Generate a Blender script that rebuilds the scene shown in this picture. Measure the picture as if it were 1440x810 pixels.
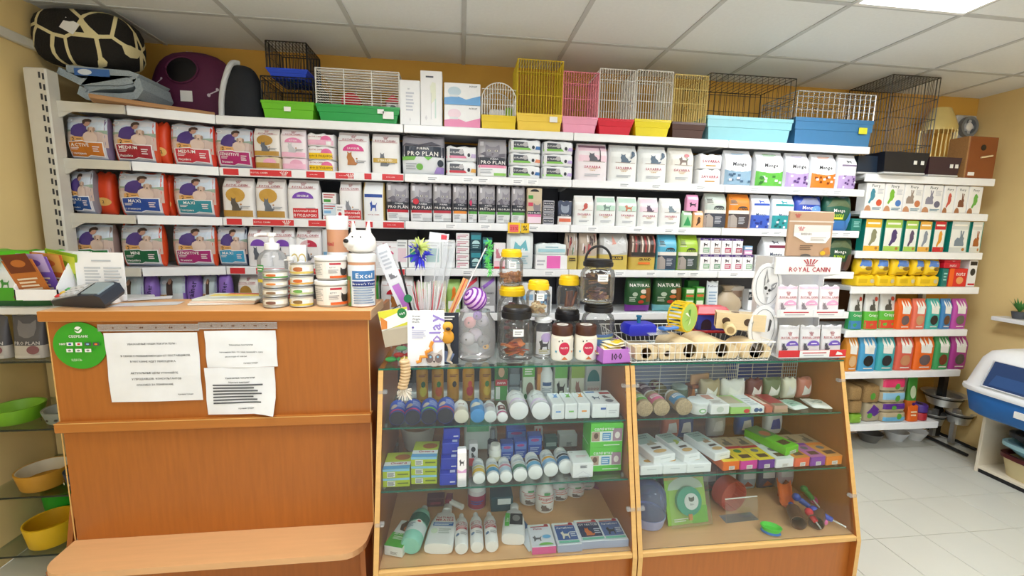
import bpy, math, random
from mathutils import Vector, Matrix
from mathutils.geometry import tessellate_polygon
for o in list(bpy.data.objects): bpy.data.objects.remove(o, do_unlink=True)
SC = bpy.context.scene; COL = SC.collection
rnd = random.Random(7)
# ---------------------------------------------------------------- camera
FPX, YAW, PIT, ROL = 592.06, .1214, -.1344, .0198
CAM = Vector((0, 0, 1.62))
_f = Vector((math.sin(YAW)*math.cos(PIT), math.cos(YAW)*math.cos(PIT), math.sin(PIT)))
_r = Vector((math.cos(YAW), -math.sin(YAW), 0)); _u = _r.cross(_f)
RX = _r*math.cos(ROL)+_u*math.sin(ROL); UX = _u*math.cos(ROL)-_r*math.sin(ROL)
cam = bpy.data.objects.new('camera', bpy.data.cameras.new('camera')); COL.objects.link(cam)
cam.data.sensor_width = 36; cam.data.lens = FPX/1440*36; cam.data.clip_start = .02
m = Matrix((RX, UX, -_f)).transposed().to_4x4(); m.translation = CAM; cam.matrix_world = m
SC.camera = cam
# ---------------------------------------------------------------- world, exposure
w = bpy.data.worlds.new('world'); SC.world = w; w.use_nodes = True
w.node_tree.nodes['Background'].inputs[0].default_value = (.93, .97, 1, 1)
w.node_tree.nodes['Background'].inputs[1].default_value = .85
vs = SC.view_settings
vs.view_transform = 'Standard'; vs.look = 'None'; vs.gamma = 1; vs.use_curve_mapping = False; vs.exposure = .45
LAMP = 23.0
# ---------------------------------------------------------------- pixel to place (1440 x 810 frame)
def ray(x, y): return _f + RX*((x-720)/FPX) - UX*((y-405)/FPX)
def atz(x, y, z): d = ray(x, y); return CAM + d*((z-CAM.z)/d.z)
def aty(x, y, Y): d = ray(x, y); return CAM + d*(Y/d.y)
def atx(x, y, X): d = ray(x, y); return CAM + d*(X/d.x)
def pj(P): p = Vector(P)-CAM; z = p.dot(_f); return (720+FPX*p.dot(RX)/z, 405-FPX*p.dot(UX)/z)
# ---------------------------------------------------------------- materials
MATS = {}
PAL = dict(w='f1efec', k='17161a', r='c8202c', g='7f8488', lg='c9cacb', dg='4a4e55', gold='b58a3c', pink='e9a9c4', mag='b81c63',
           blue='2046a8', sky='7fb4dd', teal='1c8a86', green='3f9a3a', lime='9cc63b', yel='f2c713', org='ea7a1e', brn='6b4428',
           pur='6a3aa0', lil='b79bd6', skin='c99070', cream='e9dfc9', navy='1c2f5a', red='d3292f', tan='c9a47c', dgreen='1d5c33', rose='d9537a')
def lin(h):
    c = [int(h[i:i+2], 16)/255 for i in (0, 2, 4)]
    return tuple(x/12.92 if x <= .04045 else ((x+.055)/1.055)**2.4 for x in c)
SPEC = {}   # name: (hex, rough, metal, noise scale, noise amount)
def spec(n, h, rough=.45, metal=0, ns=20, na=.05, stretch=None, bump=0): SPEC[n] = (h, rough, metal, ns, na, stretch, bump)
spec('shelf', 'e9ebec', .35); spec('post', 'd8d3c6', .45); spec('slot', '33343a', .6); spec('backing', '4b4c52', .6); spec('rail', 'f4f5f6', .3)
spec('wood', 'ab6426', .38, 0, 9, .16, (9, 9, .7)); spec('woodx', 'b5702e', .4, 0, 9, .14, (.7, 9, 9)); spec('woodedge', 'd9ac68', .4, 0, 12, .12, (1, 1, 8))
spec('beech', 'e2b07c', .4, 0, 8, .08, (.6, 8, 8)); spec('pine', 'e6cfa4', .5, 0, 14, .1, (1, 8, 8)); spec('plank', 'a87a4a', .6, 0, 12, .25, (.7, 9, 9))
spec('wall', 'd9a648', .8, 0, 6, .06, None, .05); spec('wall2', 'ecd092', .8, 0, 6, .05, None, .05); spec('ceil', 'eceeee', .9, 0, 60, .04, None, .08); spec('grid', 'c6c7c6', .6)
spec('tile', 'd4d4ca', .28, 0, 5, .035); spec('grout', 'a3a39a', .8); spec('chrome', 'dcdee0', .28, .85); spec('steel', 'c9cbcd', .35, .8); spec('blackmetal', '1a1b1e', .4)
spec('paper', 'eceef1', .6); spec('fur', 'd8d2c6', .9, 0, 120, .2, None, .4); spec('navyfab', '15181f', .8, 0, 90, .2, None, .15); spec('plum', '57163c', .7, 0, 60, .15, None, .1)
spec('felt', '9aa6ad', .95, 0, 150, .25, None, .4); spec('hay', '9a7b4d', .8, 0, 180, .55, None, .3); spec('wirew', 'ecebe6', .35); spec('wirey', 'd8bd35', .35); spec('wirep', 'ee8fa0', .35)
spec('wireg', 'e6cf86', .3, .3); spec('wires', 'c3c6c8', .3, .5); spec('wirek', '141417', .4); spec('seed', 'b79f7c', .6, 0, 140, .6); spec('film', 'c8cacd', .25, 0, 30, .2)
def mat(n):
    if n in MATS: return MATS[n]
    mt = bpy.data.materials.new(n); mt.use_nodes = True; nt = mt.node_tree; N = nt.nodes; L = nt.links
    b = N['Principled BSDF']; MATS[n] = mt
    if n in GLASS:
        tint, gl, df = GLASS[n]
        N.remove(b); out = N['Material Output']
        tr = N.new('ShaderNodeBsdfTransparent'); tr.inputs[0].default_value = (*lin(tint), 1)
        gs = N.new('ShaderNodeBsdfGlossy'); gs.inputs['Roughness'].default_value = .06
        fr = N.new('ShaderNodeFresnel'); fr.inputs[0].default_value = 1.3
        ma = N.new('ShaderNodeMath'); ma.operation = 'MULTIPLY_ADD'; ma.inputs[1].default_value = gl; ma.inputs[2].default_value = .015
        L.new(fr.outputs[0], ma.inputs[0])
        mx = N.new('ShaderNodeMixShader'); L.new(ma.outputs[0], mx.inputs[0]); L.new(tr.outputs[0], mx.inputs[1]); L.new(gs.outputs[0], mx.inputs[2])
        di = N.new('ShaderNodeBsdfDiffuse'); di.inputs[0].default_value = (*lin(tint), 1)
        m2 = N.new('ShaderNodeMixShader'); m2.inputs[0].default_value = df; L.new(mx.outputs[0], m2.inputs[1]); L.new(di.outputs[0], m2.inputs[2])
        L.new(m2.outputs[0], out.inputs[0]); return mt
    if n == 'lamp':
        b.inputs['Emission Color'].default_value = (.94, .975, 1, 1); b.inputs['Emission Strength'].default_value = LAMP
        b.inputs['Base Color'].default_value = (.9, .9, .9, 1); return mt
    h, ro, me, ns, na, st, bp = SPEC.get(n) or (PAL.get(n, n), .42, 0, 25, .04, None, 0)
    c = lin(h)
    b.inputs['Roughness'].default_value = ro; b.inputs['Metallic'].default_value = me
    tc = N.new('ShaderNodeTexCoord'); mp = N.new('ShaderNodeMapping'); mp.inputs['Scale'].default_value = st or (1, 1, 1)
    nz = N.new('ShaderNodeTexNoise'); nz.inputs['Scale'].default_value = ns; nz.inputs['Detail'].default_value = 3
    mx = N.new('ShaderNodeMix'); mx.data_type = 'RGBA'
    mx.inputs[6].default_value = (*[x*(1-na) for x in c], 1); mx.inputs[7].default_value = (*[min(1, x*(1+na)) for x in c], 1)
    L.new(tc.outputs['Object'], mp.inputs[0]); L.new(mp.outputs[0], nz.inputs['Vector']); L.new(nz.outputs['Fac'], mx.inputs[0]); L.new(mx.outputs[2], b.inputs['Base Color'])
    if bp:
        bu = N.new('ShaderNodeBump'); bu.inputs['Strength'].default_value = bp; bu.inputs['Distance'].default_value = .01
        L.new(nz.outputs['Fac'], bu.inputs['Height']); L.new(bu.outputs[0], b.inputs['Normal'])
    return mt
GLASS = dict(pane=('fbfefd', .6, .004), shelfglass=('f6fcf9', .6, .006), edge=('3f9a80', .5, .45), jar=('fcfdfd', .8, .03), haze=('f8f9fa', 1, .2), bluec=('1a22b8', 1, .45),
             smoke=('55708f', .8, .55), lilc=('b9c0e0', 1, .25), brownc=('5a3a2a', .9, .5), tub=('efe9e0', .8, .6))
# ---------------------------------------------------------------- mesh helpers
class MB:
    def __init__(s): s.v = []; s.f = []; s.m = []; s.ms = []; s.sm = []
    def mi(s, n):
        if n not in s.ms: s.ms.append(n)
        return s.ms.index(n)
    def add(s, vs, fs, mn, smooth=False):
        b = len(s.v); s.v += [tuple(v) for v in vs]; i = s.mi(mn)
        for f in fs: s.f.append(tuple(b+k for k in f)); s.m.append(i); s.sm.append(smooth)
        return s
    def box(s, a, b, mn, M=None):
        x0, y0, z0 = a; x1, y1, z1 = b
        vs = [Vector(p) for p in ((x0,y0,z0),(x1,y0,z0),(x1,y1,z0),(x0,y1,z0),(x0,y0,z1),(x1,y0,z1),(x1,y1,z1),(x0,y1,z1))]
        if M: vs = [M @ v for v in vs]
        return s.add(vs, [(0,3,2,1),(4,5,6,7),(0,1,5,4),(1,2,6,5),(2,3,7,6),(3,0,4,7)], mn)
    def rbox(s, a, b, mn, r=.004, M=None):          # box with chamfered edges
        x0, y0, z0 = a; x1, y1, z1 = b; r = min(r, (x1-x0)/3, (y1-y0)/3, (z1-z0)/3)
        rings = []
        for z, e in ((z0, r), (z0+r, 0), (z1-r, 0), (z1, r)):
            X0, X1, Y0, Y1 = x0+e, x1-e, y0+e, y1-e; q = r
            rings.append([(X0+q,Y0,z),(X1-q,Y0,z),(X1,Y0+q,z),(X1,Y1-q,z),(X1-q,Y1,z),(X0+q,Y1,z),(X0,Y1-q,z),(X0,Y0+q,z)])
        return s.loft(rings, mn, True, M)
    def loft(s, rings, mn, caps=True, M=None, smooth=False, closed=True):
        n = len(rings[0]); vs = [Vector(p) for R in rings for p in R]
        if M: vs = [M @ v for v in vs]
        fs = []
        for i in range(len(rings)-1):
            for j in range(n if closed else n-1):
                k = (j+1) % n; fs.append((i*n+j, i*n+k, (i+1)*n+k, (i+1)*n+j))
        s.add(vs, fs, mn, smooth)
        if caps:
            b = len(s.v)-len(vs); i = s.mi(mn)
            s.f.append(tuple(b+j for j in reversed(range(n)))); s.m.append(i); s.sm.append(False)
            s.f.append(tuple(b+(len(rings)-1)*n+j for j in range(n))); s.m.append(i); s.sm.append(False)
        return s
    def lathe(s, prof, mn, n=20, M=None, sx=1, sy=1, caps=True):
        rings = [[(max(r, 1e-5)*sx*math.cos(2*math.pi*k/n), max(r, 1e-5)*sy*math.sin(2*math.pi*k/n), z) for k in range(n)] for r, z in prof]
        return s.loft(rings, mn, caps, M, True)
    def tube(s, pts, r, mn, n=5, M=None, caps=True, smooth=True):
        P = [Vector(p) for p in pts]; rings = []
        rr = r if isinstance(r, (list, tuple)) else [r]*len(P)
        for i, p in enumerate(P):
            d = (P[min(i+1, len(P)-1)]-P[max(i-1, 0)]); d = d.normalized() if d.length > 1e-9 else Vector((0, 0, 1))
            a = d.cross(Vector((0, 0, 1)));
            if a.length < .05: a = d.cross(Vector((0, 1, 0)))
            a.normalize(); b = d.cross(a)
            rings.append([p+(a*math.cos(2*math.pi*k/n)+b*math.sin(2*math.pi*k/n))*rr[i] for k in range(n)])
        return s.loft(rings, mn, caps, M, smooth and n > 4)
    def ball(s, c, r, mn, n=12, m=8, M=None):
        rx, ry, rz = r if isinstance(r, (list, tuple)) else (r, r, r)
        rings = [[(c[0]+rx*math.sin(math.pi*i/m)*math.cos(2*math.pi*k/n), c[1]+ry*math.sin(math.pi*i/m)*math.sin(2*math.pi*k/n), c[2]-rz*math.cos(math.pi*i/m)) for k in range(n)] for i in range(m+1)]
        rings[0] = [(x+(.0001*math.cos(k)), y+.0001*math.sin(k), z) for k, (x, y, z) in enumerate(rings[0])]
        return s.loft(rings, mn, False, M, True)
    def mesh(s, name):
        me = bpy.data.meshes.new(name); me.from_pydata(s.v, [], s.f)
        for n in s.ms: me.materials.append(mat(n))
        me.polygons.foreach_set('material_index', s.m); me.polygons.foreach_set('use_smooth', s.sm); me.update()
        if True in s.sm: me.set_sharp_from_angle(angle=.75)
        return me
    def build(s, name, parent=None):
        o = bpy.data.objects.new(name, s.mesh(name)); COL.objects.link(o)
        if parent is not None: o.parent = parent
        return o
def tag(o, label, cat, group=None, kind=None):
    if label: o['label'] = label
    if cat: o['category'] = cat
    if group: o['group'] = group
    if kind: o['kind'] = kind
    return o
def thing(name, label, cat, loc=(0, 0, 0), rz=0, group=None):
    o = bpy.data.objects.new(name, None); COL.objects.link(o); o.location = loc; o.rotation_euler = (0, 0, rz); o.empty_display_size = .05
    return tag(o, label, cat, group)
def struct(name, mb, parent=None):
    o = mb.build(name, parent)
    if parent is None: o['kind'] = 'structure'
    return o
def Rz(a): return Matrix.Rotation(a, 4, 'Z')
def Rx(a): return Matrix.Rotation(a, 4, 'X')
def Ry(a): return Matrix.Rotation(a, 4, 'Y')
def T(*p): return Matrix.Translation(p if len(p) == 3 else p[0])
# ---------------------------------------------------------------- lettering: glyph outlines cached once
GL = {}
def glyphs():
    chars = 'ABCDEFGHIJKLMNOPQRSTUVWXYZabcdefghijklmnopqrstuvwxyz0123456789%!.,:-&\'' + 'АБВГДЕЖЗИЙКЛМНОПРСТУФХЦЧШЩЪЫЬЭЮЯабвгдежзийклмнопрстуфхцчшщъыьэюя'
    obs = []
    for c in sorted(set(chars)):
        cu = bpy.data.curves.new('glyph', 'FONT'); cu.body = c; cu.size = 1; cu.resolution_u = 1; cu.offset = .016
        o = bpy.data.objects.new('glyph', cu); COL.objects.link(o); obs.append((c, o))
    dg = bpy.context.evaluated_depsgraph_get(); dg.update()
    for c, o in obs:
        e = o.evaluated_get(dg); me = e.to_mesh()
        v = [(p.co.x, p.co.y) for p in me.vertices]; f = [tuple(p.vertices) for p in me.polygons]; e.to_mesh_clear()
        if v:
            x0 = min(p[0] for p in v); x1 = max(p[0] for p in v); GL[c] = ([(x-x0, y) for x, y in v], f, x1-x0)
    for c, o in obs: cu = o.data; bpy.data.objects.remove(o); bpy.data.curves.remove(cu)
glyphs()
def textgeo(s):
    V = []; F = []; x = 0
    for c in s:
        if c not in GL: x += .3; continue
        v, f, wd = GL[c]; b = len(V); V += [(x+a, y) for a, y in v]; F += [tuple(b+k for k in q) for q in f]; x += wd+.09
    return V, F, max(x-.09, .01)
CAT = [(.1,0),(.14,.3),(.05,.55),(.12,.8),(.1,1),(.24,.88),(.36,.88),(.48,1),(.47,.78),(.52,.62),(.7,.45),(.78,.2),(.98,.3),(1,.18),(.85,0)]
DOG = [(.1,0),(.14,.35),(.06,.6),(0,.72),(.1,.82),(.18,.8),(.25,.98),(.33,.75),(.35,.6),(.75,.58),(.95,.8),(.98,.76),(.85,.5),(.86,0),(.76,0),(.72,.32),(.36,.3),(.24,0)]
FACE = [(.1,.1),(0,.5),(.03,1),(.3,.78),(.7,.78),(.97,1),(1,.5),(.9,.1),(.62,-.05),(.38,-.05)]
BIRD = [(.1,0),(.3,.35),(.28,.7),(.4,.95),(.58,1),(.75,.85),(.82,.72),(.74,.7),(.8,.45),(.65,.2),(.45,.12),(.25,-.1)]
RAB = [(.05,0),(.05,.35),(.25,.55),(.45,.5),(.5,.65),(.45,1),(.56,1),(.62,.72),(.7,1),(.8,.95),(.72,.65),(.85,.5),(.8,.35),(.9,.1),(.85,0)]
SH = dict(cat=CAT, dog=DOG, face=FACE, bird=BIRD, rab=RAB)
def prints(parent, mapf, W, H, prims, name='label_print', o0=.0013):
    """flat print on a surface: mapf(u, v, lift) with u, v in 0..1 across a face W x H metres"""
    mb = MB(); lift = o0
    for p in prims:
        k = p[0]
        if k == 'r':
            _, u0, v0, u1, v1, c = p; nx = max(1, int(abs(u1-u0)*13+.5)); ny = max(1, int(abs(v1-v0)*8))
            vs = [mapf(u0+(u1-u0)*i/nx, v0+(v1-v0)*j/ny, lift) for j in range(ny+1) for i in range(nx+1)]
            mb.add(vs, [(j*(nx+1)+i, j*(nx+1)+i+1, (j+1)*(nx+1)+i+1, (j+1)*(nx+1)+i) for j in range(ny) for i in range(nx)], c)
        elif k in 'ed':
            _, cu, cv, ru, rv, c = p; n = 18; a0, a1 = (0, 2*math.pi) if k == 'e' else (0, math.pi)
            vs = [mapf(cu, cv, lift)]; fs = []
            for q in (1, 2):
                for i in range(n+1): a = a0+(a1-a0)*i/n; vs.append(mapf(cu+ru*q/2*math.cos(a), cv+rv*q/2*math.sin(a), lift))
            for i in range(n): fs.append((0, 1+i, 2+i)); fs.append((1+i, n+2+i, n+3+i, 2+i))
            mb.add(vs, fs, c)
        elif k == 'p' or k in SH:
            if k == 'p': pts, c = p[1], p[2]
            else:
                _, cu, cv, su, sv, c = p; pts = [(cu+(x-.5)*su, cv+(y-.5)*sv) for x, y in SH[k]]
            tr = tessellate_polygon([[Vector((x*W, y*H, 0)) for x, y in pts]])
            vs, fs = list(pts), []
            todo = [tuple(q) for q in tr]
            for rep in range(2):
                fs = []
                for a, b, d in todo:
                    n0 = len(vs); vs += [((vs[i][0]+vs[j][0])/2, (vs[i][1]+vs[j][1])/2) for i, j in ((a, b), (b, d), (d, a))]
                    fs += [(a, n0, n0+2), (n0, b, n0+1), (n0+2, n0+1, d), (n0, n0+1, n0+2)]
                todo = fs
            mb.add([mapf(x, y, lift) for x, y in vs], fs, c)
        elif k == 't':
            _, s, cu, cv, mw, hh, c = p[:7]; V, F, wd = textgeo(s); sc = hh*H/.7
            if wd*sc > mw*W: sc = mw*W/wd
            rot = p[7] if len(p) > 7 else 0; cr, sr = math.cos(rot), math.sin(rot)
            sx = sc
            if mw*W > wd*sc and len(p) > 8: sx = min(mw*W/wd, sc*1.4)
            vs = []
            for x, y in V:
                X, Y = (x-wd/2)*sx, (y-.35)*sc; vs.append(mapf(cu+(X*cr-Y*sr)/W, cv+(X*sr+Y*cr)/H, lift+.0004))
            mb.add(vs, F, c)
        elif k == 'n':
            _, u0, v0, u1, v1, n, c = p; hgt = (v1-v0)/(2*n)
            for i in range(n):
                a = v1-(i+.5)*(v1-v0)/n; e = u1-(u1-u0)*(.25*((i*37) % 10)/10)
                k_ = max(1, int((e-u0)*13+.5)); us_ = [u0+(e-u0)*j/k_ for j in range(k_+1)]
                mb.add([mapf(x_, a-hgt/2, lift) for x_ in us_]+[mapf(x_, a+hgt/2, lift) for x_ in us_], [(j, j+1, k_+2+j, k_+1+j) for j in range(k_)], c)
        elif k == 'crown':
            _, cu, cv, su, sv, c = p
            for i in range(5):
                a = math.pi*(.18+.16*i); x = cu+su*.5*math.cos(a)*1.1; 
                mb.add([mapf(cu+su*.22*math.cos(a)-su*.03, cv-sv*.3, lift), mapf(cu+su*.22*math.cos(a)+su*.03, cv-sv*.3, lift), mapf(x+su*.05, cv+sv*(.1+.35*math.sin(a)), lift), mapf(x-su*.05, cv+sv*(.1+.35*math.sin(a)), lift)], [(0, 1, 2, 3)], c)
            mb.add([mapf(cu-su*.3, cv-sv*.5, lift), mapf(cu+su*.3, cv-sv*.5, lift), mapf(cu+su*.3, cv-sv*.4, lift), mapf(cu-su*.3, cv-sv*.4, lift)], [(0, 1, 2, 3)], c)
        lift += .0005
    return mb.build(name, parent) if mb.f else None
# ---------------------------------------------------------------- product makers
def span(x0, x1, yt, Y, z, yb=None):
    """pixel extents of a thing whose front stands in the plane Y on height z -> centre X, width, height"""
    xm = (x0+x1)/2; X = aty(xm, yt, Y).x
    yb = yb if yb is not None else pj((X, Y, z))[1]; ym = (yt+yb)/2
    XL, XR = aty(x0, ym, Y).x, aty(x1, ym, Y).x
    return (XL+XR)/2, XR-XL, aty(xm, yt, Y).z-z
def bagmap(w, h, d, kind, seed):
    q = random.Random(seed); a, b, c, e = [q.uniform(0, 6) for _ in range(4)]; pw = {'block': 5, 'pillow': 3, 'pouch': 3, 'slab': 6}[kind]
    amp = {'block': .0016, 'pillow': .003, 'pouch': .0018, 'slab': .0012}[kind]*min(1, w/.15)
    def prof(v):
        if kind == 'block':
            t = max(0, (v-.72)/.28); return (1-.9*t*t*(3-2*t))*(1-.08*(1-min(1, v/.1))), 1-.05*t
        if kind == 'pouch':
            return max(.05, (1-v)**.75)*(.9+.1*min(1, v/.1))+.03, 1-.03*math.sin(math.pi*v)
        s = max(0, math.sin(math.pi*min(1, max(0, v))))**(.2 if kind == 'slab' else .45)
        return (.8+.2*s, .97+.03*s) if kind == 'slab' else (.1+.9*s, .955+.045*s)
    def F(u, v, o=0, side=-1):            # u, v in 0..1
        U = max(-1, min(1, 2*u-1)); ds, ws = prof(v)
        wr = amp*(math.sin(6*U+5*v+a)*math.sin(8*v+b)+.6*math.sin(11*v-4*U+c))*(1-U*U)
        y = side*((d/2*ds)*(1-abs(U)**pw)**(1/pw)+wr+o)
        top = .006*math.sin(7*U+e)*(v > .99)*(kind != 'block')
        return (U*w/2*ws*(1+o*2), y, v*h+top)
    return F
def bagbody(F, bands, side, d):
    mb = MB(); us = [.5-.5*math.cos(math.pi*i/12) for i in range(13)]
    vs = sorted(set([0, .05, .14, .28, .42, .56, .7, .78, .86, .93, 1]+[b[0] for b in bands]))
    ring = lambda v: [F(u, v) for u in us]+[F(u, v, 0, 1) for u in reversed(us[1:-1])]
    R = [ring(v) for v in vs]; n = len(R[0]); V = [p for r in R for p in r]; b0 = len(mb.v); mb.v += V
    for i in range(len(vs)-1):
        mc = next(c for b, c in bands if vs[i+1] <= b+1e-6)
        for j in range(n):
            k = (j+1) % n; um = us[j] if j < 12 else 2
            mb.f.append((i*n+j, i*n+k, (i+1)*n+k, (i+1)*n+j)); mb.m.append(mb.mi(side if side and (j >= 12 or um > .93 or (um < .05)) else mc)); mb.sm.append(True)
    for rr in (list(reversed(range(n))), [(len(vs)-1)*n+j for j in range(n)]): mb.f.append(tuple(rr)); mb.m.append(0); mb.sm.append(False)
    return mb
def clear(X, Y, z):
    """free height above z under the next shelf of the wall racks"""
    if Y < 2.44: return 9
    L, lip = (RZ, .05) if X > 2.69 else (ZR, .045)
    up = [a for a in L if a > z+.06]
    return min(up)-lip-.006-z if up else 9
def bag(label, X, w, h, Y, z, col='w', prims=(), kind='block', d=None, yaw=0, side=None, group=None, name='pet_food_bag', cat='bag', lean=0, flat=False):
    """a filled bag: Y is where its front stands; flat lays it on its back with the front up and the base towards the room"""
    d = d or min(.11, w*.42); h = min(h, clear(X, Y, z))
    bands = [(1, col)] if isinstance(col, str) else col
    o = thing(name, label, cat, (X, Y+d/2, z+.002), yaw, group)
    F = bagmap(w, h, d, kind, label+str(X))
    b = bagbody(F, bands, side, d).build('bag_film', o)
    p = prints(b, F, w, h, prims) if prims else None
    if lean or flat:
        M = Rx(-math.pi/2+0)@T(0, 0, 0) if flat else Rx(-lean)
        for c in (b, p):
            if c: c.data.transform(M)
        if flat:
            for c in (b, p):
                if c: c.data.transform(T(0, 0, d/2))
    return o
def carton(label, X, w, h, Y, z, d=.08, col='w', front=(), top=(), yaw=0, group=None, name='carton', cat='box', side=None, pitch=0, right=()):
    h = min(h, clear(X, Y, z)); o = thing(name, label, cat, (X, Y+d/2, z+.002), yaw, group); mb = MB()
    mb.rbox((-w/2, -d/2, 0), (w/2, d/2, h), col, .0025)
    if side: mb.box((-w/2-.0006, -d/2+.003, .003), (w/2+.0006, d/2-.003, h-.003), side)
    h -= .0
    ch = [mb.build('box_body', o)]
    if front: ch.append(prints(ch[0], lambda u, v, l: ((u-.5)*w, -d/2-l+.0006, v*h), w, h, front, o0=.001))
    if top: ch.append(prints(ch[0], lambda u, v, l: ((u-.5)*w, (v-.5)*d, h+l-.0006), w, d, top, o0=.001, name='top_print'))
    if right: ch.append(prints(ch[0], lambda u, v, l: (w/2+l, (u-.5)*d, v*h), d, h, right, o0=.001, name='side_print'))
    if pitch:
        for c in ch: c.data.transform(Rx(pitch))
    return o
def cylmap(R, h, z0, arc=2.4, M=None):
    def F(u, v, l):
        a = (u-.5)*arc; p = Vector(((R+l)*math.sin(a), -(R+l)*math.cos(a), z0+v*h)); return M @ p if M else p
    return F
# ================================================================ THE ROOM
XL, XR, YB, YF, ZC = -2.15, 3.97, 2.97, -3.2, 2.704
GX, GY = -1.19, 2.529                      # ceiling grid origin (0.6 m)
TX, TY, TS = 2.538, 1.834, .296            # floor tile origin and size
fl = struct('floor', MB().box((XL, YF, -.06), (XR, YB, -.006), 'grout'))
tm = {}
rest = MB()
for i in range(-17, 6):
    for j in range(-18, 5):
        x0, x1, y0, y1 = TX+i*TS+.0015, TX+(i+1)*TS-.0015, TY+j*TS+.0015, TY+(j+1)*TS-.0015
        x0, x1, y0, y1 = max(x0, XL), min(x1, XR), max(y0, YF), min(y1, YB)
        if x1-x0 < .01 or y1-y0 < .01: continue
        if x0 < 1.2 or y0 < .2: rest.rbox((x0, y0, -.006), (x1, y1, 0), 'tile', .0012); continue
        k = (round(x1-x0, 4), round(y1-y0, 4))
        if k not in tm: tm[k] = MB().rbox((-k[0]/2, -k[1]/2, -.006), (k[0]/2, k[1]/2, 0), 'tile', .0012).mesh('floor_tile')
        o = bpy.data.objects.new('floor_tile', tm[k]); COL.objects.link(o); o.parent = fl; o.location = ((x0+x1)/2, (y0+y1)/2, 0)
rest.build('tile_field', fl)['kind'] = 'stuff'
LIT = {(5, -2), (1, -3), (5, -5), (1, -7)}   # grid cells that hold light panels
ce = struct('ceiling', MB().box((XL, YF, ZC+.03), (XR, YB, ZC+.09), 'ceil'))
grid = MB(); pm = {}
for i in range(-3, 10):
    x = GX+.6*i
    if XL < x < XR: grid.box((x-.012, YF, ZC-.004), (x+.012, YB, ZC+.002), 'grid')
for j in range(-10, 2):
    y = GY+.6*j
    if YF < y < YB: grid.box((XL, y-.012, ZC-.0035), (XR, y+.012, ZC+.0025), 'grid')
grid.build('ceiling_grid', ce)
for i in range(-3, 10):
    for j in range(-10, 2):
        x0, x1, y0, y1 = max(GX+.6*i, XL), min(GX+.6*i+.6, XR), max(GY+.6*j, YF), min(GY+.6*j+.6, YB)
        if x1-x0 < .02 or y1-y0 < .02 or (i, j) in LIT: continue
        k = (round(x1-x0, 4), round(y1-y0, 4))
        if k not in pm: pm[k] = MB().box((-k[0]/2, -k[1]/2, .001), (k[0]/2, k[1]/2, .016), 'ceil').mesh('ceiling_panel')
        o = bpy.data.objects.new('ceiling_panel', pm[k]); COL.objects.link(o); o.parent = ce; o.location = ((x0+x1)/2, (y0+y1)/2, ZC)
for n, (i, j) in enumerate(sorted(LIT)):
    x, y = GX+.6*i+.3, GY+.6*j+.3
    t = thing('ceiling_light', 'square white luminous panel set flush in the ceiling', 'light', (x, y, ZC), 0, 'ceiling light panels')
    f = MB()
    for a, b in (((-.298, -.298), (.298, -.28)), ((-.298, .28), (.298, .298)), ((-.298, -.28), (-.28, .28)), ((.28, -.28), (.298, .28))): f.box((*a, -.006), (*b, .02), 'w')
    f.build('frame', t); MB().box((-.28, -.28, 0), (.28, .28, .012), 'lamp').build('diffuser', t)
struct('wall_back', MB().box((XL-.1, YB, 0), (XR+.1, YB+.1, ZC+.09), 'wall'))
struct('wall_left', MB().box((XL-.1, YF, 0), (XL, YB, ZC+.09), 'wall2'))
struct('wall_right', MB().box((XR, YF, 0), (XR+.1, YB, ZC+.09), 'wall2'))
struct('trim_1', MB().rbox((XL, 0, 2.475), (XL+.025, YB, 2.52), 'post', .004))
# ---------------------------------------------------------------- shelving
ZR = [2.212, 1.937, 1.664, 1.387, 1.11, .83, .55, .2]
SX, SY = -1.3313, 2.566
def shelf_board(x0, x1, y0, y1, z, parent, lip=.045):
    mb = MB(); mb.box((x0, y0+.012, z-.022), (x1, y1, z), 'shelf'); mb.rbox((x0, y0, z-lip), (x1, y0+.013, z+.001), 'rail', .003)
    return mb.build('shelf', parent)
def bracket(x, y0, y1, z, parent, mn='shelf'):
    mb = MB(); P = [(y0+.016, z-.0235), (y0+.016, z-.03), (y1, z-.044), (y1, z-.0235)]
    mb.loft([[(x-.004, a, b) for a, b in P], [(x+.004, a, b) for a, b in P]], mn); return mb.build('bracket', parent)
def red_rail(parent, x0, x1, z, segs):
    """red and white price strip on the front lip of a shelf"""
    W = x1-x0
    for a, b, c in segs:
        w_ = (b-a)*W; pr = [('r', 0, .08, 1, .9, c)]
        if b-a > .09: pr.append(('t', 'ROYAL CANIN', .22 if b-a > .15 else .4, .5, .4, .3, 'w'))
        if b-a > .15 or abs(a-.62) < .01: pr.append(('crown', .82, .5, .045/w_, .7, 'w'))
        prints(parent, lambda u, v, l, a=a, w_=w_: (x0+a*W+u*w_, SY-l, z-.042+v*.04), w_, .04, pr, name='price_strip_print')
SEG = [(.02, .1, 'd8343a'), (.16, .38, 'd8343a'), (.46, .56, 'd8343a'), (.62, .72, 'd8343a'), (.78, .82, 'd8343a'), (.88, 1, 'd8343a')]
WHO = ['left end of the back wall, with red price strips', 'beside the red-striped bay, under the tall white cartons', 'under the row of coloured bird cages', 'under the large pale blue and dark blue cages']
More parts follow.
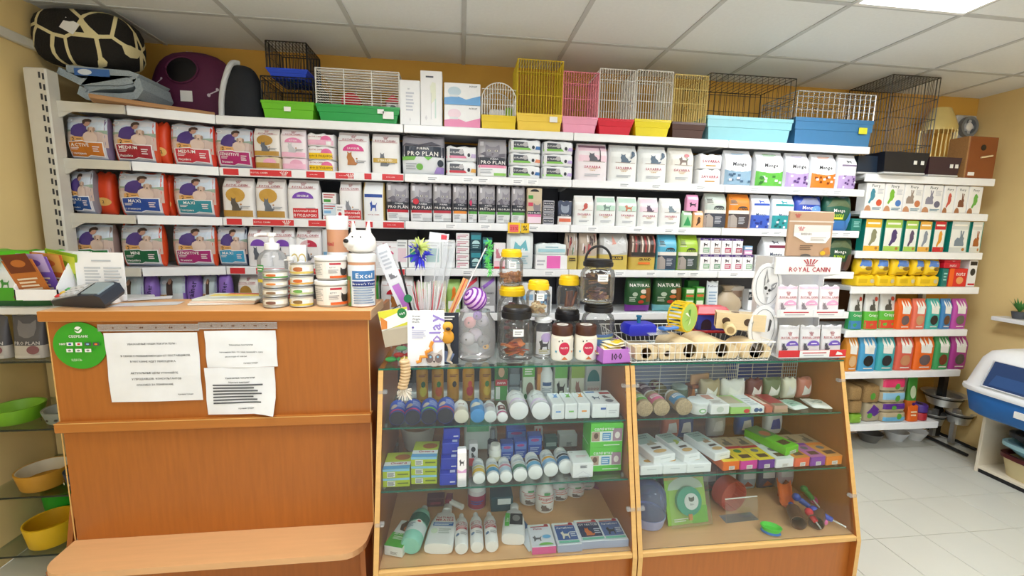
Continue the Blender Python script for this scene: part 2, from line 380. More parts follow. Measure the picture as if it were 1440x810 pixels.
for s in range(4):
    x0, x1 = SX+s, SX+s+1
    t = thing('shelving_unit', 'white metal wall shelving bay '+WHO[s], 'shelving', ((x0+x1)/2, 2.75, 0)); t.location = (0, 0, 0)
    MB().box((x0, 2.938, .1), (x1, 2.95, 2.185), 'backing').build('back_panel', t)
    for x in (x0+.02,)+((x1-.02,) if s == 3 else ()): MB().box((x-.018, 2.9, 0), (x+.018, 2.938, 2.185), 'backing').build('upright', t)
    for k, z in enumerate(ZR):
        shelf_board(x0+.002, x1-.002, SY, 2.9, z, t)
        if k < 5: bracket(x0+.006, SY, 2.9, z, t); bracket(x1-.006, SY, 2.9, z, t)
        if s == 0 and 1 <= k <= 4: red_rail(t, x0+.004, x1-.004, z, SEG)
        elif k in (1, 2, 3):
            for q in range(3+(s+k) % 3):
                u = x0+.1+.8*((q*.37+s*.21+k*.13) % 1)
                prints(t, lambda a, v, l, u=u, z=z: (u-.035+.07*a, SY-l, z-.038+v*.03), .07, .03, [('r', 0, 0, 1, 1, 'fbfbfb'), ('n', .12, .2, .85, .85, 2, 'a9acb2')], name='price_tag')
    if s == 1:
        pr = [('r', 0, 0, .58, 1, 'yel'), ('r', .08, .12, .5, .8, 'ef6a6a'), ('t', '25%', .29, .45, .36, .3, 'c8202c'), ('r', .62, .05, 1, .95, 'yel'), ('t', '%', .81, .5, .3, .45, 'k')]
        p = aty(729, 320, SY)
        prints(t, lambda u, v, l: (p.x-.065+u*.13, SY-.004-l, p.z-.035+v*.065), .13, .065, pr, name='sale_tag_print')
# left corner unit: wall post, side brackets and shelves with an oblique front
t = thing('corner_shelving_unit', 'white corner shelving with slotted post and oblique shelf fronts under the pet beds', 'shelving')
PL = [(-2.0, 2.45), (-1.69, 2.465), (SX-.003, 2.577), (SX-.003, 2.93), (-2.0, 2.93)]
MB().rbox((-2.09, 2.40, 0), (-1.99, 2.47, 2.355), 'post', .006).build('upright', t)
sl = MB()
for k in range(40):
    z = 2.32-k*.05
    sl.box((-2.022, 2.3985, z-.014), (-2.014, 2.402, z+.014), 'slot'); sl.box((-2.006, 2.3985, z-.02), (-1.998, 2.402, z+.008), 'slot')
sl.build('slots', t)
MB().box((-2.09, 2.94, .1), (SX-.003, 2.95, 2.2), 'post').build('back_panel', t)
MB().box((-2.09, 2.47, .1), (-2.08, 2.94, 2.2), 'post').build('side_panel', t)
for z in ZR:
    mb = MB(); mb.loft([[(x, y, z-.022) for x, y in PL], [(x, y, z) for x, y in PL]], 'shelf'); mb.build('shelf', t)
    mb = MB(); a, b = Vector((*PL[1], 0)), Vector((*PL[2], 0)); n = Vector((b.y-a.y, a.x-b.x, 0)).normalized()*.012
    mb.loft([[(p.x, p.y, zz) for p in (a+n, b+n, b, a)] for zz in (z-.045, z+.001)], 'rail'); mb.build('shelf_front', t)
    mb = MB(); P = [(-1.99, z-.045), (-1.69, z-.045), (-1.69, z-.002), (-1.99, z+.004)]
    mb.loft([[(x, 2.440, q) for x, q in P], [(x, 2.449, q) for x, q in P]], 'post')
    P = [(-1.99, z-.075), (-1.975, z-.07), (-1.95, z-.055), (-1.93, z-.045), (-1.99, z-.045)]
    mb.loft([[(x, 2.443, q) for x, q in P], [(x, 2.449, q) for x, q in P]], 'post'); mb.build('bracket', t)
# right-hand unit at the end of the wall
RZ = [2.05, 1.805, 1.53, 1.28, .965, .655, .25]; RY = 2.62
t = thing('shelving_unit', 'white wall shelving of bird seed and rodent food in the room corner', 'shelving')
RE = [3.74, 3.73, 3.74, 3.76, 3.72, 3.72, 3.6]
for z, x1 in zip(RZ, RE): shelf_board(2.715, x1, RY, 2.93, z, t, .05); bracket(2.735, RY, 2.93, z, t); bracket(x1-.02, RY, 2.93, z, t)
for x in (2.735, 3.7): MB().box((x-.015, 2.93, 0), (x+.015, 2.965, 2.1), 'shelf').build('upright', t)
MB().box((2.715, 2.945, .1), (3.3, 2.955, 2.04), 'brn').build('back_panel', t)
# ================================================================ COUNTER AND SHOWCASES
CX0, CX1, CY, CZ = -1.505, -.365, 1.70, 1.30
t = thing('cash_counter', 'orange-brown wooden cash counter with notices taped on its front', 'counter', (0, 0, 0))
MB().rbox((CX0-.015, CY-.015, CZ-.04), (CX1+.012, CY+.26, CZ), 'beech', .002).build('top', t)
MB().rbox((CX0-.014, CY-.017, CZ-.038), (CX1+.01, CY-.0145, CZ-.002), 'woodx', .001).build('top_edging', t)
MB().box((CX0, CY, .86), (CX1, CY+.018, CZ-.04), 'wood').build('upper_panel', t)
MB().rbox((CX0-.004, CY-.022, .835), (CX1+.004, CY+.02, .872), 'woodx', .002).build('rail', t)
MB().box((CX0+.008, CY, .0), (CX1-.004, CY+.018, .835), 'wood').build('lower_panel', t)
MB().box((CX0, CY+.018, .0), (CX0+.018, CY+.5, CZ-.04), 'wood').build('side_panel', t)
MB().box((CX1-.018, CY+.018, .0), (CX1, CY+.5, CZ-.04), 'wood').build('side_panel', t)
MB().box((CX0+.018, CY+.2, .92), (CX1-.018, CY+.5, .945), 'beech').build('work_surface', t)
mb = MB(); P = []
for cx, cy, a0 in ((CX0+.09, CY-.09, math.pi), (CX1-.09, CY-.09, 1.5*math.pi)):
    for k in range(7): a = a0+k*math.pi/12; P.append((cx+.085*math.cos(a), cy+.085*math.sin(a)))
P += [(CX1, CY-.0005), (CX0-.0, CY-.0005)]
mb.loft([[(x, y, .355) for x, y in P], [(x, y, .38) for x, y in P]], 'beech'); mb.build('bag_ledge', t)
for x in (CX0+.006, CX1-.03):
    MB().loft([[(xx, CY, 0), (xx, CY-.1, 0), (xx, CY-.13, .355), (xx, CY, .355)] for xx in (x, x+.02)], 'wood').build('ledge_support', t)
mb = MB(); mb.loft([[(CX0-.075, y, .25), (CX0-.055, y, .25), (CX0-.002, y, .56), (CX0-.02, y, .56)] for y in (CY+.03, CY+.05)], 'wood'); mb.build('side_brace', t)
for x in (CX0-.0005, CX1-.0035):
    for z0, z1 in ((.874, CZ-.041), (.382, .834)): MB().box((x, CY-.0015, z0), (x+.004, CY-.0002, z1), 'woodedge').build('panel_edging', t)
MB().box((CX0-.004, CY-.0228, .8705), (CX1+.004, CY-.0218, .8735), 'woodedge').build('rail_edging', t)
def paper_sheet(name, label, x0, x1, y0, y1, prims, curl=0, strip=True, n=6):
    """sheet in a plastic sleeve taped to the counter front, pixel corners"""
    a, b = aty(x0, y0, CY-.003), aty(x1, y1, CY-.003); w, h = b.x-a.x, a.z-b.z
    o = thing(name, label, 'notice', (a.x, CY-.003, b.z))
    def F(u, v, l): return (u*w, -(.002+.004*math.sin(3*u+5*v)**2+curl*max(0, u-.7)*max(0, .35-v)*3)-l, v*h)
    mb = MB(); V = [F(i/n, j/n, 0) for j in range(n+1) for i in range(n+1)]; V += [(x, y+.0012, z) for x, y, z in V]; q = (n+1)**2
    fs = [(j*(n+1)+i, j*(n+1)+i+1, (j+1)*(n+1)+i+1, (j+1)*(n+1)+i) for j in range(n) for i in range(n)]
    mb.add(V, fs+[tuple(q+k for k in reversed(f)) for f in fs], 'paper', True); mb.build('sheet', o)
    if strip:
        s = MB(); s.box((-.02, -.003, h+.006), (w+.006, -.0005, h+.032), 'haze')
        s.box((-.02, -.0032, h+.007), (w+.006, -.003, h+.009), 'lg'); s.box((-.02, -.0032, h+.03), (w+.006, -.003, h+.032), 'lg')
        for k in range(8):
            cx = w*(.1+.82*((k*.127+.05*(k % 3)) % 1)); s.lathe([(.003, 0), (.003, .0004)], 'brn', 8, T(cx, -.0032, h+.019) @ Rx(math.pi/2))
        s.build('punched_margin', o)
    prints(o, F, w, h, prims, name='lettering_print', o0=.0008)
    return o
D = '3a3d45'
paper_sheet('paper_notice', 'large landscape white notice about prices taped to the counter', 147, 286, 468, 562, [
    ('t', 'УВАЖАЕМЫЕ НАШИ ПОКУПАТЕЛИ !', .5, .84, .52, .036, D), ('t', 'В СВЯЗИ С ПОВЫШЕНИЕМ ЦЕН ОТ ПОСТАВЩИКОВ,', .53, .67, .75, .036, D), ('t', 'В МАГАЗИНЕ ИДЕТ ПЕРЕОЦЕНКА.', .5, .59, .5, .036, D),
    ('t', 'АКТУАЛЬНЫЕ ЦЕНЫ УТОЧНЯЙТЕ', .5, .42, .52, .036, D), ('t', 'У ПРОДАВЦОВ- КОНСУЛЬТАНТОВ', .52, .335, .54, .036, D), ('t', 'СПАСИБО ЗА ПОНИМАНИЕ.', .5, .25, .4, .036, D), ('t', 'Администрация', .82, .1, .17, .025, D)])
paper_sheet('paper_notice', 'short white notice taped above the fine-print sheet on the counter', 288, 391, 465, 515, [
    ('t', 'Уважаемые посетители!', .5, .62, .34, .05, D), ('t', 'Напоминаем Вам, что товар проверяйте, сразу', .5, .42, .62, .05, D), ('t', 'не отходя от кассы!', .42, .3, .3, .05, D), ('t', 'Администрация', .62, .12, .2, .05, D)])
paper_sheet('paper_notice', 'white fine-print notice with curled corner hanging lowest on the counter', 288, 390, 517, 580, [
    ('t', 'Уважаемые покупатели!', .5, .78, .42, .035, D), ('t', 'Обратите внимание!', .48, .69, .3, .03, D), ('n', .1, .22, .82, .66, 7, '55585f'), ('t', 'Администрация', .56, .13, .22, .03, D)], curl=.12, strip=False)
p = aty(113, 486, CY-.004)
o = thing('round_sticker', 'round green payment sticker on the wooden counter front', 'sticker', p); R = .089
MB().lathe([(R, 0), (R, .0015)], '2fa023', 40, Rx(math.pi/2)).build('disc', o)
pr = [('e', .5, .84, .07, .07, 'f4f6f4'), ('p', [(.43, .83), (.5, .8), (.58, .88), (.575, .9), (.5, .83), (.44, .86)], '2fa023'), ('t', 'СБЕРБАНК', .5, .7, .36, .06, 'f4f6f4'), ('t', 'МИР', .19, .54, .13, .04, 'w'), ('t', 'ЗДЕСЬ', .42, .2, .2, .045, 'cfe8c8')]
for i, (u, v) in enumerate(((.33, .54), (.5, .54), (.67, .54), (.83, .54), (.33, .41), (.5, .41), (.68, .41))): pr += [('r', u-.06, v-.035, u+.06, v+.035, 'dg' if i in (2, 3) else 'eef0ee'), ('e', u, v, .03, .02, ['blue', 'red', 'sky', 'org', 'g', 'g', 'g'][i])]
prints(o, lambda u, v, l: ((u-.5)*2*R, -.0016-l, (v-.5)*2*R), 2*R, 2*R, pr, name='emblem_print', o0=.0005)
# ---- glass showcases with a slanted front
STZ, SBZ, STY, SBY, SBK = 1.08, .36, 1.64, 1.455, 2.0
SZ1, SZ2 = .852, .625
def fy(z): return SBY+(z-SBZ)*(STY-SBY)/(STZ-SBZ)
def showcase(label, x0, x1):
    t = thing('glass_showcase', label, 'showcase', (0, 0, 0)); th = .018
    P = [(SBY-.012, 0), (SBY-.012, SBZ-.02), (STY-.01, STZ-.006), (SBK, STZ-.006), (SBK, 0)]
    for x in (x0, x1-th):
        MB().loft([[(xx, a, b) for a, b in P] for xx in (x, x+th)], 'wood').build('side_panel', t)
        e = MB(); Q = [(SBY-.0125, 0), (SBY-.0125, SBZ-.02), (STY-.0105, STZ-.006)]
        for (a, b), (c, d) in zip(Q, Q[1:]): e.loft([[(xx, a-.001, b), (xx, a+.0005, b), (xx, c+.0005, d), (xx, c-.001, d)] for xx in (x-.0003, x+th+.0003)], 'woodedge')
        e.build('side_edging', t)
    a, b = x0+th, x1-th
    MB().box((a, SBY+.01, SBZ-.02), (b, SBK, SBZ), 'beech').build('base_board', t)
    MB().rbox((a, SBY-.01, SBZ-.022), (b, SBY+.01, SBZ-.001), 'woodedge', .002).build('base_edging', t)
    MB().box((a, SBY+.015, .04), (b, SBY+.03, SBZ-.022), 'wood').build('plinth_panel', t)
    MB().box((a, SBK-.012, .04), (b, SBK, SZ1-.06), 'wood').build('back_panel', t)
    for z in (SZ1, SZ2):
        mb = MB(); mb.box((a, fy(z)+.012, z-.006), (b, SBK-.03, z), 'shelfglass'); mb.box((a, fy(z)+.010, z-.006), (b, fy(z)+.012, z), 'edge'); mb.build('glass_shelf', t)
        for x in (a, b):
            for y in (fy(z)+.06, SBK-.08): MB().box((x-.008, y-.006, z-.018), (x+.008, y+.006, z-.0065), 'w').build('shelf_peg', t)
    mb = MB(); mb.box((x0, STY-.012, STZ-.006), (x1, SBK, STZ), 'shelfglass'); mb.box((x0, STY-.014, STZ-.006), (x1, STY-.012, STZ), 'edge'); mb.build('glass_top', t)
    mb = MB(); mb.loft([[(xx, SBY+.002, SBZ+.003), (xx, SBY+.006, SBZ+.003), (xx, STY-.008, STZ-.008), (xx, STY-.012, STZ-.008)] for xx in (a+.002, b-.002)], 'pane'); mb.build('front_glass', t)
    for x in (a, b):
        for z in (SBZ+.16, SZ1+.14): MB().box((x-.016, fy(z)-.012, z-.006), (x+.016, fy(z)+.004, z+.006), 'haze').build('glass_clip', t)
showcase('wooden showcase with slanted glass front, full of bottles and pet medicine', -.318, .699)
showcase('wooden showcase with slanted glass front, full of rodent treats and drinkers', .704, 1.695)
# ================================================================ GOODS ON THE WALL SHELVES
RCC = 'a62a3c'
def rc(dome=None, txt='', low=None, disc=None, animal=None, acol='5a5f6a', extra=()):
    p = [('r', .03, .93, .97, .985, 'd9d2d3'), ('crown', .5, .9, .2, .09, RCC), ('t', 'ROYAL CANIN', .5, .81, .8, .05, RCC), ('r', .06, .765, .94, .775, 'c98a90')]
    if low: p.append(('r', .04, .02, .96, .18, low))
    if disc: p.append(('e', .46, .56, .3, .18, disc))
    if dome: p.append(('d', .52, .52, .33, .17, dome)); p.append(('t', txt, .52, .585, .52, .05, 'w')) if txt else None
    if animal: p += [(animal, .47, .34, .36, .34, acol), ('e', .62, .33, .03, .02, 'b0793c')]
    return p+[('n', .6, .22, .9, .3, 2, 'a8abb0')]+list(extra)
def farm(col, txt, txt2='', tag2='2'):
    return [('r', .02, .6, .98, .97, 'cfdae6'), ('r', .02, .3, .98, .63, 'cdb4a8'), ('p', [(.02, .61), (.02, .67), (.3, .66), (.55, .69), (.8, .66), (.98, .69), (.98, .6)], '93a892'), ('e', .16, .46, .16, .1, 'd8c4b8'),
            ('e', .13, .88, .09, .04, 'eceaea'), ('e', .13, .88, .06, .025, 'c4ccd6'), ('p', [(.2, .56), (.22, .68), (.28, .76), (.38, .81), (.48, .82), (.56, .78), (.57, .68), (.52, .6), (.5, .52), (.4, .5), (.3, .52)], '4e3a80'), ('p', [(.5, .6), (.54, .68), (.66, .66), (.7, .6), (.62, .56)], '46336f'),
            ('e', .57, .82, .08, .07, 'c09480'), ('p', [(.47, .82), (.47, .88), (.52, .92), (.6, .93), (.67, .9), (.68, .85), (.6, .86), (.54, .85), (.52, .8)], '4a382f'),
            ('e', .66, .5, .16, .14, 'dcc4b6'), ('e', .7, .67, .08, .075, 'd4b8a6'), ('e', .64, .68, .025, .05, 'a88a78'), ('e', .77, .68, .025, .05, 'a88a78'), ('e', .7, .64, .02, .014, '4a3a34'),
            ('p', [(.2, .4), (.2, .5), (.3, .52), (.52, .5), (.54, .42)], 'e0a865'), ('t', tag2, .28, .455, .1, .085, 'k'), ('n', .36, .44, .48, .475, 1, '7a5a34'), ('p', [(.14, .07), (.14, .4), (.5, .43), (.58, .4), (.92, .41), (.92, .08), (.6, .1), (.5, .06)], 'f0eef0'),
            ('p', [(.16, .09), (.16, .385), (.5, .41), (.58, .38), (.9, .39), (.9, .1), (.6, .12), (.5, .08)], col), ('t', txt, .42, .33, .48, .07, 'w'), ('t', txt2, .34, .15, .32, .045, 'w'), ('n', .2, .22, .38, .28, 2, 'eadfdf'), ('n', .7, .18, .84, .32, 3, 'e8d8da')]
def plan(c1, c2='lg', face=.62, sml=None, wide=False):
    p = [('r', .02, .3, .98, .5, '343742'), ('p', [(.02, .5), (.02, .56), (.3, .66), (.6, .58), (.98, .62), (.98, .5)], '6a6672'), ('face', face, .68, .5, .34, '8b8790'), ('e', face-.12, .67, .05, .03, 'd8d6c8'), ('e', face+.12, .67, .05, .03, 'd8d6c8'), ('e', face-.12, .67, .02, .03, 'k'), ('e', face+.12, .67, .02, .03, 'k'), ('p', [(face-.05, .6), (face+.05, .6), (face, .57)], '4a4048'),
         ('r', .08, .8, .2, .93, 'd9d6d8'), ('t', 'PURINA', .56, .46, .4, .04, 'e8e8ec'), ('t', 'PRO PLAN', .52, .37, .86, .09, 'w'),
         ('r', .02, .02, .98, .3, 'eceef0'), ('r', .04, .23, .96, .3, c1), ('r', .55, .03, .96, .1, c2), ('n', .1, .08, .5, .2, 3, 'b3b6bd')]
    if sml: p.append(('e', .25, .52, .13, .075, sml))
    return p
def savarra(tint, animal='cat', acol='59616b', red='b83a58', ext=()):
    return [('r', .05, .5, .95, .95, tint), (animal, .55, .62, .4, .24, acol), ('p', [(.2, .5), (.9, .49), (.9, .505), (.2, .515)], 'a9998f'), ('t', 'SAVARRA', .5, .36, .66, .065, red), ('t', 'PREMIUM', .5, .27, .26, .025, 'c9983c'), ('r', .36, .305, .64, .315, 'c9983c'), ('n', .25, .1, .75, .18, 2, 'b8bcc2')]+list(ext)
def monge(col, dark, txt='Monge'):
    p = [('d', .5, .84, .36, .12, 'dadde2'), ('n', .25, .86, .75, .93, 2, col), ('t', txt, .5, .6, .62, .1, '3a3c44'), ('r', .02, .02, .98, .4, col), ('p', [(.02, .4), (.02, .44), (.3, .37), (.7, .37), (.98, .45), (.98, .4)], col), ('e', .5, .44, .3, .06, 'eef0f2')]
    q = random.Random(col)
    for _ in range(10):
        u, v = q.uniform(.08, .86), q.uniform(.03, .3); p.append(('r', u, v, u+.1, v+.06, dark if q.random() < .6 else 'e4e2ee'))
    return p
def acana(col, low='3c4250'):
    return [('r', .02, .5, .98, .98, col), ('r', .05, .68, .38, .9, 'b9b3a8'), ('n', .08, .72, .35, .87, 4, '5b5650'), ('r', .02, .42, .98, .52, 'e9e4da'), ('t', 'ACANA', .62, .56, .5, .06, 'k'), ('d', .62, .59, .22, .05, '3a3d45'), ('r', .02, .02, .98, .42, low), ('p', [(.02, .02), (.02, .36), (.2, .4), (.38, .3), (.4, .02)], 'a99f98'), ('n', .45, .12, .75, .34, 5, 'b9bcc4')]
def goods(x0, x1, yt, Y, z, label, col='w', prims=(), kind='block', f=.97, yb=None, **k):
    X, w, h = span(x0, x1, yt, Y, z, yb); return bag(label, X, w*f, h, Y, z, col, prims, kind, **k)
def boxes(x0, x1, yt, Y, z, label, d=.08, col='w', front=(), f=.98, yb=None, **k):
    X, w, h = span(x0, x1, yt, Y, z, yb); return carton(label, X, w*f, h, Y, z, d, col, front, **k)
def pile(x0, x1, ys, Y, z, fn):
    """a stack between pixel heights ys (top first); fn(i, X, w, h, z) makes the i-th from below"""
    X = (aty(x0, ys[-1], Y).x+aty(x1, ys[-1], Y).x)/2; w = aty(x1, ys[-1], Y).x-aty(x0, ys[-1], Y).x
    zs = [z]+[aty((x0+x1)/2, y, Y).z for y in reversed(ys[:-1])]
    for i in range(len(zs)-1): fn(i, X, w*.97, zs[i+1]-zs[i]-.0015, zs[i])
BY = SY+.016
# ---- corner bay: family dog food bags
Z1, Z2, Z3, Z4 = ZR[1], ZR[2], ZR[3], ZR[4]
DOGF = 'dog food bags in the corner bay'
for x0, x1, yt, Y, z, yaw, c, t1, t2, nm, sd in (
        (85, 149, 151, 2.478, Z1, .0, 'c8741c', 'ACTIVE', 'Говядина', 'orange panel and white top on the upper shelf', '7a6a8a'), (151, 216, 149, 2.50, Z1, .12, 'a01f30', 'MEDIUM', 'Индейка', 'crimson panel and folded white top beside the orange one', 'd8502a'),
        (234, 297, 159, 2.56, Z1, .2, 'c83040', 'MEDIUM', 'Индейка', 'bright red panel beside the narrow magenta one', 'e0402a'), (297, 355, 168, SY+.03, Z1, .1, 'b01c6a', 'SENSITIVE', 'Ягненок', 'magenta panel on the upper shelf', 'c8343a'),
        (93, 128, 233, 2.48, Z2, -.1, '1d4a8a', 'MAXI', 'Индейка', 'blue panel squeezed against the slotted post', '8a8590'), (159, 228, 231, 2.50, Z2, .1, '20489c', 'MAXI', 'с ягненком', 'wide blue panel on the middle shelf', 'd8401f'),
        (238, 301, 235, 2.555, Z2, .15, '2d8c9a', 'MAXI', 'Говядина', 'teal panel on the middle shelf', 'd05038'),
        (98, 157, 309, 2.475, Z3, .0, '1f7a3c', 'MINI', '', 'green panel behind the leaflet holder', '9a8580'), (163, 226, 308, 2.50, Z3, .08, '14603a', 'MINI', 'Индейка', 'dark green panel on the lower shelf', 'd84a20'),
        (237, 300, 308, 2.555, Z3, .15, 'a8236e', 'SENSITIVE', 'Ягненок', 'magenta panel on the lower shelf', 'd84a20'), (300, 346, 310, SY+.03, Z3, .1, '3fa0c8', 'MAXI', '', 'glossy light blue panel on the lower shelf', '283050')):
    goods(x0, x1, yt, Y, z, 'dog food bag with '+nm, [(.06, '9aa3b8'), (1, 'd8d8dc')], farm(c, t1, t2), 'pillow', d=.1, yaw=yaw*.5, side=sd, group=DOGF, f=.93)
for x0, x1, yt, Y, z, nm in ((128, 158, 236, 2.53, Z2, 'beside the blue panel bag'), (216, 234, 158, 2.55, Z1, 'between the crimson and bright red bags'), (228, 240, 238, 2.57, Z2, 'between the wide blue and teal bags')):
    goods(x0, x1, yt, Y, z, 'glossy orange-red dog food bag turned edge-on '+nm, 'd8441c', [('e', .5, .3, .4, .1, 'e0b060'), ('t', '2', .5, .3, .3, .07, 'k')], 'pillow', d=.08, f=.86)
for x0, x1, yt, Y, c, t1, nm in ((160, 200, 388, 2.49, '3a3f58', 'SENSITIVE', 'dark blue panel'), (218, 259, 388, 2.545, 'a81c34', 'ADULT', 'crimson ADULT panel'), (281, 303, 388, SY+.02, 'a8203c', 'ADULT', 'narrow crimson panel beside the gold cat bag')):
    goods(x0, x1, yt, Y, Z4, 'cat food bag with purple sides and '+nm, 'd5dadb', [('r', .02, .55, .98, .96, 'c2d2d4'), ('e', .3, .82, .1, .05, 'e9ecec'), ('p', [(.4, .5), (.38, .8), (.5, .92), (.62, .85), (.62, .5)], '4a3a34'), ('e', .5, .84, .07, .07, 'c59a82'), ('p', [(.1, .42), (.1, .52), (.4, .52), (.4, .42)], 'd8b070'), ('t', '1,5', .25, .47, .2, .06, 'k'), ('r', .12, .08, .85, .4, c), ('t', t1, .45, .33, .55, .08, 'w')], 'pillow', d=.1, side='8f6cc0', f=.93)
for x0, x1, yt, nm in ((200, 217, 389, 'beside the dark blue panel bag'), (259, 280, 387, 'beside the crimson panel bag'), (304, 323, 387, 'beside the narrow crimson bag')):
    goods(x0, x1, yt, 2.495 if x0 < 250 else 2.555, Z4, 'lilac gusset bag turned edge-on '+nm, '8e6cc2', [('t', 'Trainer', .5, .55, 2, .3, '2a2050', 1.4)], 'pillow', d=.08, f=.88)
# ---- bay with red strips, upper shelf
CATB = 'cat food bag'
def rcpack(lab, c, band=None, n=1):
    def fn(i, X, w, h, z):
        l = lab[i]; pr = [('r', .03, .1, .97, .5, c[i]), ('t', 'ROYAL CANIN', .35, .75, .5, .2, RCC), ('d', .72, .5, .2, .35, 'e06a9c'), ('r', .72, .12, .9, .4, 'f4f4f4')]
        if band and band[i]: pr += [('r', .0, .05, 1, .5, 'yel'), ('t', '+400г В ПОДАРОК', .5, .27, .9, .28, '6a4a10')]
        bag(l, X, w, h, BY, z, 'f0eeee', pr, 'slab', d=.13)
    return fn
pile(357, 395, [180, 220, 237], BY, Z1, lambda i, X, w, h, z: bag('gold-banded cat food bag lying flat under the standing gold one', X, w, h, BY, z, 'd8c8a8', [('r', .05, .1, .95, .5, 'gold'), ('d', .6, .5, .25, .35, 'pink')], 'slab', d=.13) if i == 0 else bag('gold-disc cat food bag standing on a flat gold pack', X, w, h, BY, z, 'e9e4de', rc(low='gold', disc='gold', animal='cat'), 'block'))
pile(395, 432, [178, 222, 238], BY, Z1, lambda i, X, w, h, z: bag('pale pink cat food pack lying flat under the pink bag', X, w, h, BY, z, 'f0dbe4', [('r', .05, .1, .95, .5, 'f0b8d0'), ('d', .6, .5, .25, .35, 'pink')], 'slab', d=.13) if i == 0 else bag('pale pink kitten food bag standing on a flat pink pack', X, w, h, BY, z, 'f2e8ec', rc('e58ab4', 'KITTEN', low='f0b8d0', animal='cat', acol='c8c8cc'), 'block'))
pile(432, 471, [188, 206, 225, 241], BY, Z1, rcpack(['flat pink cat food pack with yellow bonus strip, lowest of three', 'flat pink cat food pack with yellow bonus strip, middle of three', 'flat pink cat food pack with barcode on top of the yellow ones'], ['f4dbe6', 'f4dbe6', 'f0b8d0'], [1, 1, 0]))
goods(473, 519, 182, BY, Z1, 'white cat food bag with pink dome and ginger cat', 'efeeee', rc('d8448a', 'SAVOUR', animal='cat', acol='b8763c'), d=.09)
goods(521, 562, 184, BY, Z1, 'white cat food bag with gold band and grey tabby cat', 'eeedec', rc(animal='cat', acol='6b7078', extra=[('r', .08, .26, .92, .37, 'c9a648'), ('t', 'STERILISED', .5, .315, .7, .05, 'f4ecd8')]), d=.09)
# middle shelf
goods(310, 356, 246, BY, Z2, 'gold-disc cat food bag with fluffy tabby next to the teal dog bag', 'eae6e2', rc(low='gold', disc='c79a44', animal='cat', acol='5a534c'), d=.09)
goods(357, 401, 248, BY, Z2, 'gold-disc cat food bag with blue-grey cat beside the fluffy tabby bag', 'eae6e2', rc(low='gold', disc='c79a44', animal='cat', acol='646c78'), d=.09)
GIFT = [('r', .2, .02, .97, .27, 'd02630'), ('t', 'ВЛАЖНЫЙ КОРМ', .58, .2, .7, .055, 'w'), ('t', 'В ПОДАРОК!', .58, .09, .7, .07, 'w')]
goods(402, 448, 249, BY, Z2, 'white cat food bag with purple dome and large red gift banner', 'efeeee', rc('7a46b4', 'SENSIBLE', extra=GIFT), d=.09)
pile(454, 474, [271, 287, 303, 309], BY+.05, Z2, lambda i, X, w, h, z: carton(['small white carton', 'pale blue medicine carton', 'small white carton with red and green label'][i]+' between the red gift banners', X, w, h, BY+.05, z, .07, ['w', 'd8e6ee', 'w'][i], [('r', .1, .15, .6, .4, ['r', 'sky', 'green'][i]), ('n', .1, .5, .9, .9, 2, 'c04a50')]))
boxes(472, 484, 288, BY, Z2, 'tiny white carton with red dot between the gift banner bags', .04, 'f0f0f2', [('e', .5, .35, .2, .15, 'r'), ('n', .2, .55, .8, .9, 2, 'b0b0b8')])
goods(476, 508, 254, BY+.01, Z2, 'tall white cat food bag with small red gift banner', 'efeff0', rc(animal='cat', acol='8a8f98', extra=[('r', .2, .02, .97, .25, 'd02630'), ('t', 'ВЛАЖНЫЙ', .58, .18, .7, .05, 'w'), ('t', 'В ПОДАРОК', .58, .08, .7, .06, 'w')]), d=.08)
goods(509, 541, 254, BY, Z2, 'white dog food bag with blue strip, blue dog and gold side', 'eceff2', [('r', .1, .6, .9, .68, '1f4a9c'), ('dog', .5, .38, .34, .28, '2a50a8'), ('t', 'ROYAL CANIN', .5, .15, .5, .04, RCC)], d=.09, side='b59a58')
# lower shelf and the one below it, mostly behind the counter goods
for x0, x1, dm, nm in ((346, 379, '7a46b4', 'behind the pump bottle'), (380, 413, '7a46b4', 'behind the stacked tins'), (414, 452, 'c22a48', 'with crimson corner label 27')):
    goods(x0, x1, 317, BY, Z3, 'white cat food bag '+nm, 'eeeced', rc(dm, '27' if dm[0] == 'c' else '', animal='cat'), d=.09)
goods(452, 474, 322, BY, Z3, 'silver-white bag with black edge behind the plastic tubs', 'dfe2e6', [('p', [(.6, .1), (.9, .1), (.9, .9), (.8, .9)], '3a3d44'), ('r', .1, .2, .5, .4, 'sky')], 'pillow')
for x0, x1, yt, nm, dm in ((520, 560, 340, 'behind the tall supplement jar', '8a6ab8'),):
    goods(x0, x1, yt, BY, Z3, 'white cat food bag standing '+nm, 'ecebed', rc('d04a7a', '', animal='cat'), d=.09)
goods(333, 362, 388, BY, Z4, 'gold-disc cat food bag on the bottom shelf behind the magazines', 'e8e4dc', rc(low='gold', disc='gold', animal='cat'), d=.09)
goods(534, 582, 390, BY, Z4, 'white cat food bag with red dome and ginger cat beside the counter', 'e6e6e8', rc('c8283c', '', animal='cat', acol='a86c34'), d=.09)
goods(512, 533, 388, BY+.03, Z4, 'white bag with green edge partly behind the supplement jar', 'e8ecea', [('p', [(.7, 0), (1, 0), (1, 1), (.85, 1)], 'green'), ('r', .1, .5, .6, .7, 'pink')], d=.08)
for x0, x1, yt, c, nm in ((584, 606, 398, 'c9d8b0', 'sage green'), (607, 628, 396, 'e0d6a0', 'straw yellow'), (628, 648, 394, '9fc86a', 'light green')):
    goods(x0, x1, yt, BY+.02, Z4, nm+' small pet food bag behind the toy wands', c, [('r', .1, .1, .9, .35, 'w'), ('bird', .5, .6, .5, .4, 'org'), ('t', 'мал', .5, .2, .5, .06, 'brn')], d=.07)
